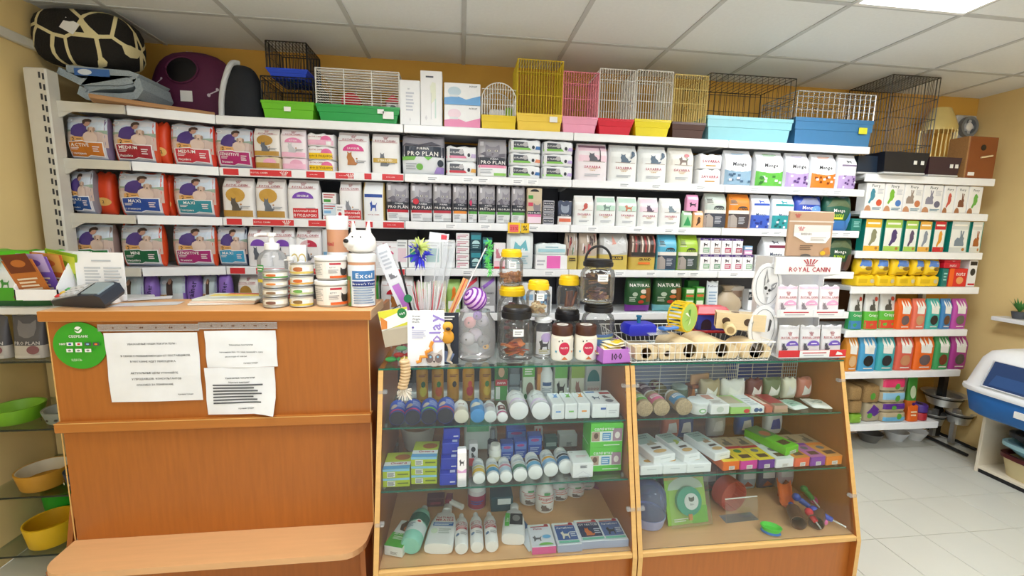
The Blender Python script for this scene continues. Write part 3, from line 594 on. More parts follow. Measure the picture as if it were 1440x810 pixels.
# ---- second bay
X, w, h = span(563, 626, 190, BY, Z1)
bag('large grey cat food bag with green panel and dark band', X, w*.97, h, BY, Z1, [(.5, 'e6e9ec'), (1, '9a979e')], [('r', .02, .45, .98, .72, '2d3442'), ('p', [(.02, .72), (.1, .8), (.4, .76), (.7, .84), (.98, .74)], '565560'), ('t', 'PURINA', .5, .66, .5, .06, 'w'), ('t', 'PRO PLAN', .5, .53, .82, .11, 'w'), ('p', [(.02, .36), (.02, .45), (.35, .45), (.3, .36)], '7cbf5a'), ('p', [(.52, .45), (.62, .36), (.72, .45)], '6fc04a'), ('e', .42, .2, .08, .08, '7cbf5a'), ('n', .1, .12, .35, .3, 3, 'b8bcc4'), ('e', .9, .3, .07, .09, '2d3a48'), ('p', [(.75, .04), (.82, .2), (.98, .2), (.98, .04)], 'a88fd0')], 'pillow', d=.12)
def planpack(labs, cols, col2):
    def fn(i, X, w, h, z): bag(labs[i], X, w, h, BY, z, 'eceef0', [('p', [(.02, .35), (.02, .85), (.55, .8), (.6, .35)], '4a4e58'), ('t', 'PRO PLAN', .24, .58, .36, .22, 'w'), ('e', .5, .62, .08, .18, 'b9b5b8'), ('p', [(.02, .2), (.02, .36), (.62, .36), (.68, .2)], cols[i]), ('e', .74, .42, .045, .14, '30343e'), ('p', [(.8, .25), (.83, .5), (.97, .5), (.97, .25)], col2[i])], 'slab', d=.16)
    return fn
pile(626, 671, [206, 227, 246], BY, Z1, planpack(['flat cat food pack with red strip under the pink-striped pack', 'flat cat food pack with pink strip beside the large grey bag'], ['d04050', 'e08aa8'], ['e0a850', 'c8b8dc']))
goods(671, 714, 188, BY, Z1, 'grey cat food bag with big cat face and pink strip', [(.3, 'e8eaec'), (1, 'aaa7ac')], plan('e08aa8', '8fc860', .5), d=.1)
pile(715, 761, [194, 215, 233, 250], BY, Z1, planpack(['flat green-striped cat food pack with blue corner, lowest beside the grey bag', 'flat green-striped cat food pack with orange corner, middle beside the grey bag', 'flat green-striped cat food pack with blue corner, topmost beside the grey bag'], ['86c85a']*3, ['3f78b8', 'e8906a', '3f78b8']))
pile(762, 806, [197, 217, 234, 252], BY, Z1, planpack(['flat green-striped cat food pack with lilac corner, lowest beside the pink bag', 'flat green-striped cat food pack with lilac corner, middle beside the pink bag', 'flat green-striped cat food pack with lilac corner, topmost beside the pink bag'], ['86c85a']*3, ['c0a8e0']*3))
for i, (x0, x1, c, sm, nm) in enumerate(((542, 575, 'c02838', None, 'and plain cat face'), (576, 608, 'c02838', 'd03040', 'and red round badge, paw print below'), (608, 635, 'c03848', None, 'next to the orange-striped one'), (636, 657, 'e8903c', None, ''), (658, 671, '5aa848', 'd8386a', 'and pink badge, narrow'), (672, 697, '5aa848', None, 'beside the pink badge bag'), (698, 718, '5aa848', None, 'third of the green-striped ones'), (719, 739, '5aa848', None, 'next to the beige cat carton'))):
    goods(x0, x1, 257+i*.6, BY, Z2, 'grey cat food bag with '+('red', 'red', 'red', 'orange', 'green', 'green', 'green', 'green')[i]+' strip '+nm, [(.3, 'e8eaec'), (1, 'aaa7ac')], plan(c, 'lg', .62, sm), 'pillow', d=.06, yaw=.1)
boxes(741, 762, 265, BY, Z2, 'beige cat food carton with cat face and pink base', .05, 'cbb79c', [('r', .04, .64, .96, .97, 'd0bfa2'), ('d', .5, .9, .3, .07, 'k'), ('r', .08, .7, .4, .8, 'green'), ('r', .08, .5, .4, .6, 'd04060'), ('face', .68, .46, .5, .26, '8a8086'), ('r', .04, .26, .96, .36, '343742'), ('t', 'PRO PLAN', .5, .31, .8, .06, 'w'), ('r', .04, .02, .96, .26, 'f0d8e4'), ('r', .04, .2, .96, .27, 'e07aa8')])
pile(763, 779, [282, 291, 299, 306, 315], BY+.02, Z2, lambda i, X, w, h, z: carton('flat grey cat food tin sleeve, '+['lowest', 'second from below', 'second from top', 'topmost'][i]+' beside the beige carton', X, w, h, BY+.02, z, .06, 'b8b6be', [('r', .05, .2, .95, .8, '3a3c48'), ('t', 'PRO PLAN', .5, .5, .8, .4, 'w')], group='cat food sleeves stacked beside the beige carton', name='tin_sleeve'))
goods(784, 806, 283, BY, Z2, 'small navy cat food pouch with orange strip at the bay edge', [(.35, 'e8e4e2'), (1, '3c465e')], [('face', .5, .68, .6, .36, '8f98a8'), ('r', .05, .36, .95, .45, '2a3040'), ('t', 'PRO PLAN', .5, .4, .7, .05, 'w'), ('r', .08, .12, .92, .26, 'd8694a')], 'pouch', d=.04, f=.9)
# lower shelf
pile(641, 660, [328, 337, 347, 357, 367, 379], BY, Z3, lambda i, X, w, h, z: carton('flat white medicine carton, '+['lowest', 'second from below', 'middle', 'second from top', 'topmost'][i]+' in the stack beside the dark teal boxes', X, w, h, BY, z, .08, 'f0efef', [('n', .1, .3, .9, .8, 2, 'c88a98'), ('r', .05, .1, .3, .3, 'pink')], group='white cartons stacked on the lower shelf'))
pile(661, 677, [327, 352, 378], BY, Z3, lambda i, X, w, h, z: carton(['lower', 'upper'][i]+' dark teal treat box of a pair beside white cartons', X, w, h, BY, z, .06, '1d4652', [('r', .08, .6, .92, .85, '2f8f9c'), ('d', .5, .35, .35, .2, 'b8dede'), ('n', .2, .1, .8, .3, 2, '9ec8cc')]))
pile(678, 692, [334, 356, 378], BY, Z3, lambda i, X, w, h, z: carton(['lower', 'upper'][i]+' dark teal treat box behind the green feather', X, w, h, BY, z, .06, '225058', [('r', .08, .6, .92, .85, '49a8ae'), ('n', .2, .1, .8, .3, 2, '9ec8cc')]))
boxes(694, 711, 342, BY, Z3, 'white and pink carton with tiny figures beside the silvery bag', .06, 'efe9ea', [('r', .05, .05, .95, .3, 'f0c8d4'), ('cat', .4, .6, .5, .4, 'c87a88'), ('r', .05, .0, .95, .08, 'r')])
goods(712, 751, 327, BY, Z3, 'silvery translucent bag with turquoise picture above the yellow lid', 'dfe4e4', [('r', .14, .45, .86, .9, 'e8f0f0'), ('p', [(.25, .5), (.3, .75), (.5, .62), (.7, .8), (.78, .5)], '6fb8c4'), ('n', .2, .12, .8, .38, 4, 'a8c8d0')], 'pillow', d=.05)
pile(752, 798, [343, 359, 380], BY, Z3, lambda i, X, w, h, z: carton('wide white carton with pink square lying under the white pack', X, w, h, BY, z, .1, 'f2f2f2', [('r', .35, .05, .78, .95, 'ea6ab8'), ('n', .05, .2, .3, .7, 2, 'c0c0c8')]) if i == 0 else bag('white and aqua soft pack lying on the pink-square carton', X, w, h, BY, z, 'e6efef', [('r', .08, .25, .92, .55, 'a8d4dc'), ('n', .3, .6, .7, .8, 1, '8fb8c4')], 'slab', d=.1))
for x0, x1, c, nm in ((558, 573, 'e8d0d8', 'pale pink'), (574, 596, '2a8a80', 'teal-labelled white'), (597, 620, '3f9a90', 'aqua-labelled white'), (621, 640, 'd8dce0', 'plain white')):
    boxes(x0, x1, 338, BY+.02, Z3, nm+' cat litter carton behind the toy wands', .08, 'eef0f0', [('r', .1, .2, .9, .7, c), ('n', .1, .75, .9, .95, 2, 'b0b4b8')])
# bottom shelf
for x0, x1, c, nm in ((650, 674, 'c02a3c', 'crimson'), (675, 698, '8a5ab8', 'purple'), (699, 722, 'c88a70', 'salmon')):
    goods(x0, x1, 386, BY, Z4, 'grey dry food bag with '+nm+' sash above the spiral ball', 'a9a9ac', [('p', [(.05, .6), (.05, .72), (.9, .98), (.9, .88)], c), ('t', 'ORGANIX', .5, .55, .7, .06, '33343a'), ('t', 'C', .4, .35, .4, .18, 'e8e8e8'), ('r', .1, .05, .9, .2, 'e4e4e6')], d=.08)
boxes(730, 752, 398, BY+.02, Z4, 'white carton behind the topmost yellow-lidded jar', .08, 'e8eaec', [('r', .1, .4, .9, .6, 'sky')]); boxes(757, 776, 404, BY+.01, Z4, 'white carton with blue picture between the yellow lids', .06, 'eef0f2', [('r', .15, .3, .85, .7, '7fa8c8'), ('dog', .5, .5, .4, .3, 'navy')])
# ---- third bay, upper shelf
goods(811, 856, 194, BY, Z1, 'large pale pink dry food bag with dark bird, first of four', 'efe6ea', savarra('f0d0dc', 'cat', '5c5c66', 'c23a5c', [('r', .72, .5, .75, .95, '5a4a50'), ('r', .05, .88, .95, .95, '8f6a7a')]), d=.1)
goods(857, 898, 196, BY, Z1, 'large white dry food bag with blue cats beside the pink bag', 'eef0ee', savarra('e4e6e4', 'cat', '54687c', ext=[('bird', .8, .72, .24, .2, '54687c')]), d=.1)
goods(899, 940, 197, BY, Z1, 'large white dry food bag with blue cats beside the flower bag', 'eef0ee', savarra('e4e6e4', 'cat', '54687c', ext=[('bird', .8, .72, .24, .2, '54687c')]), d=.1)
goods(941, 978, 199, BY, Z1, 'large ivory dry food bag with pink flower and small dog', 'eceae2', savarra('e6e2d8', 'dog', '8a7a74', ext=[('e', .66, .76, .1, .05, 'e08a90'), ('r', .65, .6, .67, .72, '6a8a60')]), d=.1)
pile(980, 1015, [217, 238, 259], BY+.02, Z1, lambda i, X, w, h, z: bag(['lower', 'upper'][i]+' small flat white pack of the pair with red lettering', X, w, h, BY+.02, z, 'f0f0f0', [('t', 'SAVARRA', .5, .52, .7, .2, 'b83a58'), ('n', .3, .15, .7, .3, 1, 'c9983c')], 'slab', d=.13))
for i, (x0, x1, c, a, ac, nm) in enumerate(((807, 836, 'eceae6', 'bird', 'c85a50', 'white with a red bird'), (837, 867, 'c2e0cf', 'dog', '7d9a90', 'mint with a fence scene'), (868, 897, 'c9e4d4', 'dog', 'c87a5c', 'mint with a terracotta kennel'), (898, 927, 'f0dbe6', 'cat', '6a5a70', 'pink with a cat on a stool'), (928, 959, 'e8e8e6', 'cat', '7a8a94', 'white with two small cats'))):
    goods(x0, x1, 275+i, BY, Z2, 'small dry food bag, '+nm, 'eef0ee', savarra(c, a, ac), d=.07)
X, w, h = span(960, 974, 297, BY, Z2)
pz = Z2+h
goods(960, 974, 297, BY, Z2, 'tiny green treat pouch under the pink pouch', 'a9d4a8', [('p', [(.1, .1), (.5, .7), (.9, .1)], '2f9a5a'), ('r', .1, .75, .9, .9, 'w')], d=.04); goods(975, 990, 297, BY, Z2, 'tiny orange treat pouch under the pink pouch', 'efb07c', [('bird', .5, .4, .6, .5, '4a3020'), ('r', .1, .75, .9, .9, 'w')], d=.04)
X2, w2, h2 = span(966, 983, 274, BY, pz, 297); bag('tiny pink treat pouch balanced on green and orange pouches', X2, w2, h2, BY, pz, 'eba0c8', [('dog', .5, .4, .6, .3, '3a2a40'), ('r', .1, .7, .9, .85, 'f4d8e8')], d=.04)
goods(991, 1023, 272, BY, Z2, 'grey-green dry food bag with black base text panel', 'c9d0c8', acana('bfcac2'), d=.08); goods(1025, 1056, 271, BY, Z2, 'orange dry food bag with dark base text panel', 'd08a3c', acana('e8892a', '4a4244'), d=.08)
# lower shelf
TR = [('r', .08, .08, .92, .3, 'c9b26a'), ('t', 'PETREET', .5, .22, .7, .05, 'k')]
def meatbag(x0, x1, yt, label, cs, seed, low='cdb968'):
    q = random.Random(seed); pr = []
    for _ in range(12):
        u = q.uniform(.08, .85); v = q.uniform(.45, .9); pr.append(('p', [(u, v-.1), (u+.07, v-.08), (u+.1, v+.1), (u+.03, v+.12)], q.choice(cs)))
    goods(x0, x1, yt, BY, Z3, label, [(.38, low), (1, 'b8a898')], pr+[('r', .3, .24, .8, .32, '3a342c'), ('t', 'GRAND', .55, .28, .44, .05, 'e8c040')], d=.07)
meatbag(795, 813, 326, 'treat bag with dark collage and gold base beside the bay edge', ['2a2f3a', 'd0d0d0', '3f7a50', 'a04040'], 1); meatbag(814, 841, 327, 'treat bag with pink meat strips and gold base', ['d8908c', 'f0e8e4', '4a3a38', 'b85a58'], 2)
goods(843, 885, 328, BY, Z3, 'large silver-grey treat bag with gold base behind the handled jar', [(.42, 'd0b85c'), (1, 'b9b8b4')], [('p', [(.1, .45), (.15, .9), (.5, .7), (.85, .95), (.92, .5), (.5, .42)], 'd8d8d8'), ('p', [(.4, .7), (.45, .97), (.55, .72)], 'd89888'), ('r', .35, .28, .8, .38, '2a2620'), ('t', 'GRAND', .58, .33, .4, .06, 'e8c040')], d=.09)
goods(886, 924, 328, BY, Z3, 'gold treat bag with dark meat stripes and orange label', [(.36, 'cdb050'), (1, '6a5248')], [('p', [(u, .48), (u+.05, .48), (u+.08, .95), (u+.02, .95)], c) for u, c in ((.06, 'd8c8b8'), (.18, 'b04a48'), (.3, '2a2420'), (.42, 'e0d0c0'), (.54, 'a83a3a'), (.66, 'd8c0b0'), (.78, '3a2a28'), (.88, 'c06a60'))]+[('r', .05, .4, .95, .5, '2f2c28'), ('t', 'GRAND', .55, .3, .5, .07, 'k'), ('r', .3, .16, .75, .22, 'e8772a')], d=.09)
goods(925, 953, 330, BY, Z3, 'cyan dry food bag with dark text panel', '6ab8d4', acana('58b4d6', '3a4a5c'), d=.08); goods(954, 983, 331, BY, Z3, 'lime green dry food bag with dark text panel', 'a8c84a', acana('a8cc3c', '3a4a44'), d=.08)
for r, (ys, n) in enumerate((((359, 382), 5), ((336, 359), 4))):
    for i in range(n):
        x0 = 984+i*15.3-(r == 0)*.3*i
        X, w, h = span(x0, x0+14.8, ys[0], BY, 0, ys[1]); hh = .105
        carton('purple-topped dog food carton, '+['lower', 'upper'][r]+' tier, '+['first', 'second', 'third', 'fourth', 'fifth'][i]+' from the lime bag', X, w*.98, hh, BY, Z3+r*hh, .07, 'f0eef0', [('r', 0, .86, 1, 1, '4a2f78'), ('t', 'Champ', .5, .93, .7, .08, 'w'), ('dog', .55, .62, .42, .24, '3a3038'), ('r', .35, .12, .92, .42, [['8fb894', '6a9a78', 'c0406a', 'c05a78', '8fb894'], ['8fb894', 'b89488', 'b83a60', 'a83058']][r][i]), ('n', .4, .16, .85, .36, 3, 'e8e8e8')], group='purple-topped dog food cartons')
pile(1046, 1058, [346, 352, 359], BY, Z3+.105, lambda i, X, w, h, z: carton(['pink', 'blue'][i]+' mini tin sleeve on top of the purple-topped cartons', X, w, h, BY, z, .05, ['d8a0cc', '8ab4d8'][i], [('r', .1, .3, .9, .7, 'f0e4f0')], name='tin_sleeve'))
for k in range(3):
    carton('flat silvery tray carton, '+['lowest', 'middle', 'topmost'][k]+' next to the purple-topped cartons', aty(1066, 375, BY).x, .055, .035, BY, Z3+k*.035, .06, 'cfd2d4', [('n', .1, .3, .9, .7, 2, '8f949a')], group='silvery trays on the lower shelf')
# bottom shelf
for x0, x1, c2, nm in ((882, 918, '7a2f9a', 'purple base'), (921, 962, '7ac0c8', 'aqua base')):
    goods(x0, x1, 391, BY+(x0 > 900)*.01, Z4, 'dark green dog food bag with pale lettering and '+nm, [(.2, c2), (1, '2a5a30')], [('t', 'NATURAL', .5, .78, .8, .1, 'f0f0e8'), ('e', .65, .6, .12, .06, 'e8dcc8'), ('e', .62, .45, .12, .05, 'd8763c'), ('e', .3, .52, .1, .06, 'b8c8b0'), ('e', .55, .3, .12, .05, 'c0402c'), ('p', [(.75, .3), (.72, .7), (.92, .7), (.95, .3)], '7a4a20'), ('n', .1, .3, .35, .45, 3, 'c8d8c0')], 'pillow', d=.09)
for x0, x1, ya, yb_, nm in ((962, 975, 408, 420, 'beside the green bags'), (977, 989, 406, 420, 'in the second column')):
    pile(x0, x1, [ya-2, 421, 438], BY, Z4, lambda i, X, w, h, z, nm=nm: carton('small '+['green', 'grass-green'][i]+' wet food carton '+nm, X, w, h, BY, z, .06, '4aa03c', [('r', .1, .55, .9, .9, 'e8f0d8'), ('r', .1, .2, .9, .4, 'd8693a')]))
boxes(966, 982, 395, BY+.09, Z4, 'green wet food carton behind the others beside the green bags', .05, '2f8a3c', [('r', .1, .1, .9, .35, 'navy'), ('r', .15, .5, .85, .75, 'd8502c')])
goods(995, 1012, 397, BY, Z4, 'upright white and blue powder pouch above the red roof', 'dfe6ec', [('t', 'Petfood', .5, .85, .8, .08, 'navy'), ('n', .15, .2, .85, .7, 5, '9ab4cc')], 'pouch', d=.05); boxes(1016, 1046, 403, BY+.15, Z4, 'cream carton with brown print behind the beige drawstring bag', .08, 'e4dccf', [('r', .1, .5, .9, .8, 'c8a890'), ('n', .1, .15, .9, .4, 2, '9a7a6a')]); boxes(1052, 1066, 408, BY+.05, Z4, 'small dark blue and white carton near the oval cat sign', .06, 'e8ecf0', [('r', 0, .5, 1, .9, '24303c'), ('t', 'Ferti', .5, .7, .8, .2, 'w')])
X = aty(1012, 432, BY-.02).x
# ---- fourth bay
for x0, x1, yt, c, dk, nm in ((1020, 1060, 206, '8fb0c8', '4a6a88', 'blue-grey mosaic base'), (1064, 1105, 208, '62b848', '2f7a2c', 'green mosaic base'), (1107, 1141, 208, 'b9a0d2', '5a3a80', 'lilac mosaic base'), (1143, 1179, 213, 'e8832c', '8a4216', 'orange mosaic base')):
    goods(x0, x1, yt, BY, Z1, 'white dry food bag with '+nm, 'eceef2', monge(c, dk), d=.1)
goods(1181, 1207, 213, BY, Z1, 'slim white dog food bag with dark strip and lilac base', 'eceef2', [('dog', .5, .8, .3, .1, '3a3c44'), ('r', .1, .66, .9, .71, '8a7a98'), ('t', 'Monge', .5, .38, .6, .07, '3a3c44')]+monge('b9a0d2', '5a3a80')[3:4]+monge('b9a0d2', '5a3a80')[6:], d=.08)
for x0, x1, yt, c, dk, nm in ((1057, 1085, 271, '3a5cc0', '20358a', 'blue mosaic base and blue strip'), (1087, 1119, 271, '2a9aa0', '14606a', 'teal mosaic base and teal strip')):
    goods(x0, x1, yt, BY, Z2, 'slim white dog food bag with '+nm, 'e6ecf4', [('dog', .5, .8, .3, .1, c), ('r', .1, .68, .9, .74, c), ('t', 'Monge', .5, .42, .6, .08, '3a4a6a')]+monge(c, dk)[3:4]+monge(c, dk)[6:], d=.08)
WILD = [('p', [(.05, .7), (.25, .93), (.7, .93), (.95, .68), (.5, .74)], '5c6b4e'), ('t', 'Monge', .45, .6, .66, .09, 'w'), ('t', 'BWild', .42, .45, .6, .09, 'b8dc3a'), ('r', .06, .34, .6, .4, 'e0d84a'), ('p', [(.7, .3), (.85, .55), (.97, .45), (.85, .1)], '3f8ad0')]
goods(1120, 1159, 271, BY, Z2, 'glossy blue dog food bag behind the kraft standee', [(1, '2a48b0')], [('t', 'Monge', .45, .66, .7, .1, 'w'), ('e', .75, .6, .2, .12, '6a9ae0'), ('p', [(.1, .75), (.3, .95), (.8, .95), (.9, .75)], '8a90b0')], 'pillow', d=.1)
goods(1163, 1202, 272, BY, Z2, 'dark green and blue wild-style dog food bag', [(.3, '3a7ac0'), (1, '1f5a48')], WILD, 'pillow', d=.1)
goods(1074, 1108, 333, BY, Z3, 'white dog food bag with maroon strip behind the standee', 'e4e8ec', [('r', .2, .68, .95, .76, '7a2a48'), ('t', 'Monge', .5, .5, .6, .09, '3a4a6a'), ('p', [(.02, .02), (.02, .22), (.6, .3), (.6, .05)], 'a85c3c'), ('dog', .5, .85, .3, .1, '5a5a64')], d=.09)
goods(1164, 1203, 334, BY, Z3, 'dark green and brown wild-style dog food bag behind the white display', [(.3, '4a3430'), (1, '1f4a38')], WILD[:3]+[('p', [(.7, .05), (.72, .5), (.97, .55), (.97, .05)], '5a3a34')], 'pillow', d=.1)
for k in range(2): boxes(1198, 1212, 303, BY+.04, Z2, 'narrow teal carton beside the wild-style bag', .06, '1a7a70', [('n', .2, .3, .8, .8, 4, '8fc8c0')]) if k == 0 else None
# ================================================================ ON TOP OF THE SHELVES
ZT = ZR[0]+.002; TYF = SY+.02
def special(n, base, fn):
    mt = mat(base).copy(); mt.name = n; MATS[n] = mt; nt = mt.node_tree; fn(nt, nt.nodes['Principled BSDF']); return mt
def _giraffe(nt, b):
    N, L = nt.nodes, nt.links; tc = N.new('ShaderNodeTexCoord'); v = N.new('ShaderNodeTexVoronoi'); v.feature = 'DISTANCE_TO_EDGE'; v.inputs['Scale'].default_value = 7.5
    g = N.new('ShaderNodeMath'); g.operation = 'GREATER_THAN'; g.inputs[1].default_value = .055; mx = N.new('ShaderNodeMix'); mx.data_type = 'RGBA'
    mx.inputs[6].default_value = (*lin('e4d6a4'), 1); mx.inputs[7].default_value = (*lin('17130f'), 1)
    L.new(tc.outputs['Object'], v.inputs['Vector']); L.new(v.outputs['Distance'], g.inputs[0]); L.new(g.outputs[0], mx.inputs[0]); L.new(mx.outputs[2], b.inputs['Base Color']); b.inputs['Roughness'].default_value = .9
special('giraffe', 'fur', _giraffe)
def puff(mb, w, d, h, mn, e=2.6, n=28, m=12, M=None, z0=0):
    """cushion-like body"""
    R = []
    for i in range(m+1):
        a = -math.pi/2+math.pi*i/m; ca = max(.02, abs(math.cos(a)))**(2/e); sa = math.copysign(abs(math.sin(a))**(2/e), a)
        R.append([(w/2*ca*math.copysign(abs(math.cos(t))**(2/e), math.cos(t)), d/2*ca*math.copysign(abs(math.sin(t))**(2/e), math.sin(t)), z0+h/2+h/2*sa) for t in (2*math.pi*k/n for k in range(n))])
    return mb.loft(R, mn, True, M, True)
X, w, h = span(75, 196, 93, 2.48, ZT, 134)
o = thing('folded_pet_mat', 'folded grey-blue fleece pet mat under the giraffe-print bed', 'pet mat', (X, 2.6, ZT+.022)); h -= .02; mb = MB()
def sheet(mb, pts, t, y0, y1, mn):
    P = [Vector((x, 0, z)) for x, z in pts]; L_, R_ = [], []
    for i, p in enumerate(P):
        d = (P[min(i+1, len(P)-1)]-P[max(0, i-1)]).normalized(); n = Vector((-d.z, 0, d.x))*t/2; L_.append(p+n); R_.append(p-n)
    loop = L_+R_[::-1]; mb.loft([[(p.x, y, p.z) for p in loop] for y in (y0, y0+.02, y1-.02, y1)], mn, True)
a = w/2
sheet(mb, [(-a+.02, h-.03), (-a*.4, h*.52), (a*.5, h*.58), (a*.8, h*.66), (a*.92, h*.8), (a*.75, h-.03), (0, h-.025), (-a+.06, h-.02)], .034, -.115, .115, 'felt')
sheet(mb, [(-a*.35, .06), (-a*.42, .032), (-a*.3, .02), (a*.5, .022), (a*.85, .035), (a*.97, h*.4), (a*.9, h*.7)], .036, -.115, .115, 'felt')
sheet(mb, [(-a*.35, .055), (0, .075), (a*.6, .085), (a*.8, .1)], .034, -.105, .115, 'felt')
mb.build('fleece', o)
prints(o, lambda u, v, l: (-.1+u*.16, -.117-l, h-.05+v*.035), .16, .035, [('r', 0, 0, 1, 1, '3a6ab0'), ('e', .3, .5, .2, .4, 'd8e0e8')], name='pattern_print')
o = thing('pet_bed', 'puffy giraffe-print pet bed lying on a folded fleece mat', 'pet bed', (X, 2.6, ZT+h+.027)); Xb, wb, hb = span(56, 198, 27, 2.6, ZT+h+.005, 92); o.location.x = Xb; hb = min(hb, ZC-.02-ZT-h); wb *= .95
puff(MB(), wb, .24, hb, 'giraffe', 3.4).build('cushion', o)
tg = MB(); tg.rbox((-.035, -.002, -.03), (.035, 0, .03), 'w', .001, T(-.0, -.119, hb*.62) @ Rx(-.15) @ Ry(.5)); tg.build('paper_tag', o)
a, b = atz(124, 131, ZT+.02), atz(302, 158, ZT+.02)
dv = (b-a); o = thing('wooden_plank', 'bare wooden plank lying along the top of the corner shelf', 'plank', (a.x, a.y, ZT), math.atan2(dv.y, dv.x)); MB().rbox((0, 0, 0), (Vector((dv.x, dv.y)).length, .1, .02), 'plank', .002).build('board', o)
# plum pet house with entrance, bone prints
def dome_map(w, d, h, e=2.3):
    def F(u, v, l):     # u over the front half, v up
        a = math.pi*(1-u); b = math.pi/2*v; cb = math.cos(b)**(2/e); sb = math.sin(b)**(2/e)
        return ((w/2+l)*cb*math.cos(a), -(d/2+l)*cb*math.sin(a), (h+l)*sb)
    return F
def dome(mb, w, d, h, mn, e=2.3, n=32, m=9, M=None):
    R = [[((w/2)*(math.cos(math.pi/2*i/m)**(2/e) if i < m else .02)*math.cos(2*math.pi*k/n), (d/2)*(math.cos(math.pi/2*i/m)**(2/e) if i < m else .02)*math.sin(2*math.pi*k/n), h*math.sin(math.pi/2*i/m)**(2/e)) for k in range(n)] for i in range(m+1)]
    return mb.loft(R, mn, True, M, True)
X, w, h = span(204, 335, 72, 2.80, ZT, 163); h = min(h, ZC-ZT-.03)
o = thing('pet_house', 'plum quilted pet house with round entrance and bone prints', 'pet house', (X, 2.842, ZT+.003)); h = min(h, .46)
dome(MB(), w, .205, h, 'plum', 3).build('shell', o); F = dome_map(w, .205, h, 3)
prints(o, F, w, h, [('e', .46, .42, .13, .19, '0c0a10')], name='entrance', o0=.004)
mb = MB(); mb.tube([F(.46+.13*math.cos(k*math.pi/12), .42+.19*math.sin(k*math.pi/12), .004) for k in range(25)], .006, 'plum', 6, caps=False); mb.build('entrance_rim', o)
prints(o, F, w, h, [('r', .46, .08, .54, .16, 'e8e6e2')], name='paper_tag', o0=.006)
def bone(cu, cv): return [('p', [(cu-.03, cv-.01), (cu+.03, cv+.03), (cu+.032, cv+.02), (cu-.028, cv-.02)], 'd8c8d0'), ('e', cu-.032, cv-.022, .012, .014, 'd8c8d0'), ('e', cu+.034, cv+.035, .012, .014, 'd8c8d0')]
for q in ((.27, .24), (.68, .16), (.5, .82)): prints(o, F, w, h, bone(*q), name='bone_print', o0=.004)
X, w, h = span(305, 364, 88, 2.6, ZT)
o = thing('pet_carrier', 'dark navy fabric pet nest with grey piped opening next to the plum house', 'pet carrier', (X, 2.655, ZT)); w *= .93; dome(MB(), w*1.05, .15, h, 'navyfab', 3.2).build('shell', o)
F = dome_map(w*1.05, .15, h, 3.2); mb = MB(); mb.tube([F(.2+.16*math.sin(v*2.6), v, .012) for v in [i/14*.98 for i in range(15)]], .014, 'lg', 8); mb.build('piping', o)
def cage(label, x0, x1, yt, ytray, Y, z, dep, wire, tray, n=13, style='v', tx=None, r=.0021, inner=None, arch=False, name='small_animal_cage', mid=(.33, .8), base=True, taper=.9, yb=None):
    X, w, h = span(x0, x1, yt, Y, z, yb); ht = aty((x0+x1)/2, ytray, Y).z-z
    o = thing(name, label, 'cage', (X, Y+dep/2, z)); D = dep/2
    if tx: a, b = aty(tx[0], ytray, Y).x-X, aty(tx[1], ytray, Y).x-X
    else: a, b = -w/2, w/2
    if base:
        c, e = (a+b)/2, (b-a)/2; mb = MB()
        rr = lambda s, zz, g=0: [(c-e*s-g, -D*s-g, zz), (c+e*s+g, -D*s-g, zz), (c+e*s+g, D*s+g, zz), (c-e*s-g, D*s+g, zz)]
        mb.loft([rr(taper, 0), rr((taper+1)/2-.01, ht*.55), rr((taper+1)/2+.012, ht*.56), rr(.985, ht*.86), rr(1, ht*.86), rr(1, ht), rr(.95, ht), rr(taper*.95, .01)], tray, True); mb.build('tray', o)
    mb = MB(); u0, u1, v0, v1 = -w/2+.004, w/2-.004, -D+.006, D-.006
    top = lambda x: h if not arch else ht+(h-ht)*(.45+.55*math.sqrt(max(0, 1-(2*x/w)**2)))
    def bar(p, q): mb.tube([p, q], r, wire, 4)
    nx = n; ny = max(3, int(n*dep/w))
    zs = [ht+(h-ht)*k for k in mid]
    if style == 'v':
        for i in range(nx+1):
            x = u0+(u1-u0)*i/nx
            for y in (v0, v1): bar((x, y, ht-.004), (x, y, top(x)))
            bar((x, v0, top(x)), (x, v1, top(x)))
        for j in range(ny+1):
            y = v0+(v1-v0)*j/ny
            for x in (u0, u1): bar((x, y, ht-.004), (x, y, top(x)))
        for zz in zs:
            for p, q in (((u0, v0), (u1, v0)), ((u1, v0), (u1, v1)), ((u1, v1), (u0, v1)), ((u0, v1), (u0, v0))): bar((*p, zz), (*q, zz))
    else:
        nz = max(6, int((h-ht)/.0135))
        for k in range(nz+1):
            zz = ht+(h-ht)*k/nz
            for p, q in (((u0, v0), (u1, v0)), ((u1, v0), (u1, v1)), ((u0, v1), (u0, v0)), ((u0, v1), (u1, v1))): bar((*p, zz), (*q, zz))
        for i in range(4):
            x = u0+(u1-u0)*i/3
            for y in (v0, v1): mb.tube([(x, y, ht-.004), (x, y, h)], r*1.5, wire, 4)
        for j in range(12): bar((u0, v0+(v1-v0)*j/11, h), (u1, v0+(v1-v0)*j/11, h))
    for y in (v0, v1):
        if arch: mb.tube([(u0+(u1-u0)*k/12, y, top(u0+(u1-u0)*k/12)) for k in range(13)], r*1.6, wire, 5)
        else: mb.tube([(u0, y, h), (u1, y, h)], r*1.6, wire, 4)
        for x in (u0, u1): mb.tube([(x, y, ht-.004), (x, y, top(x))], r*1.7, wire, 4)
    for x in (u0, u1): mb.tube([(x, v0, top(x)), (x, v1, top(x))], r*1.6, wire, 4)
    mb.build('wire_frame', o)
    for k in inner or (): k(o, ht, w, h, D)
    return o
def tagp(u, zf, c='f4f4f0', s=.03):
    return lambda o, ht, w, h, D: MB().box((u*w-s*.6, -D-.006, ht*zf-s*.4), (u*w+s*.6, -D-.0045, ht*zf+s*.4), c).build('price_tag', o)
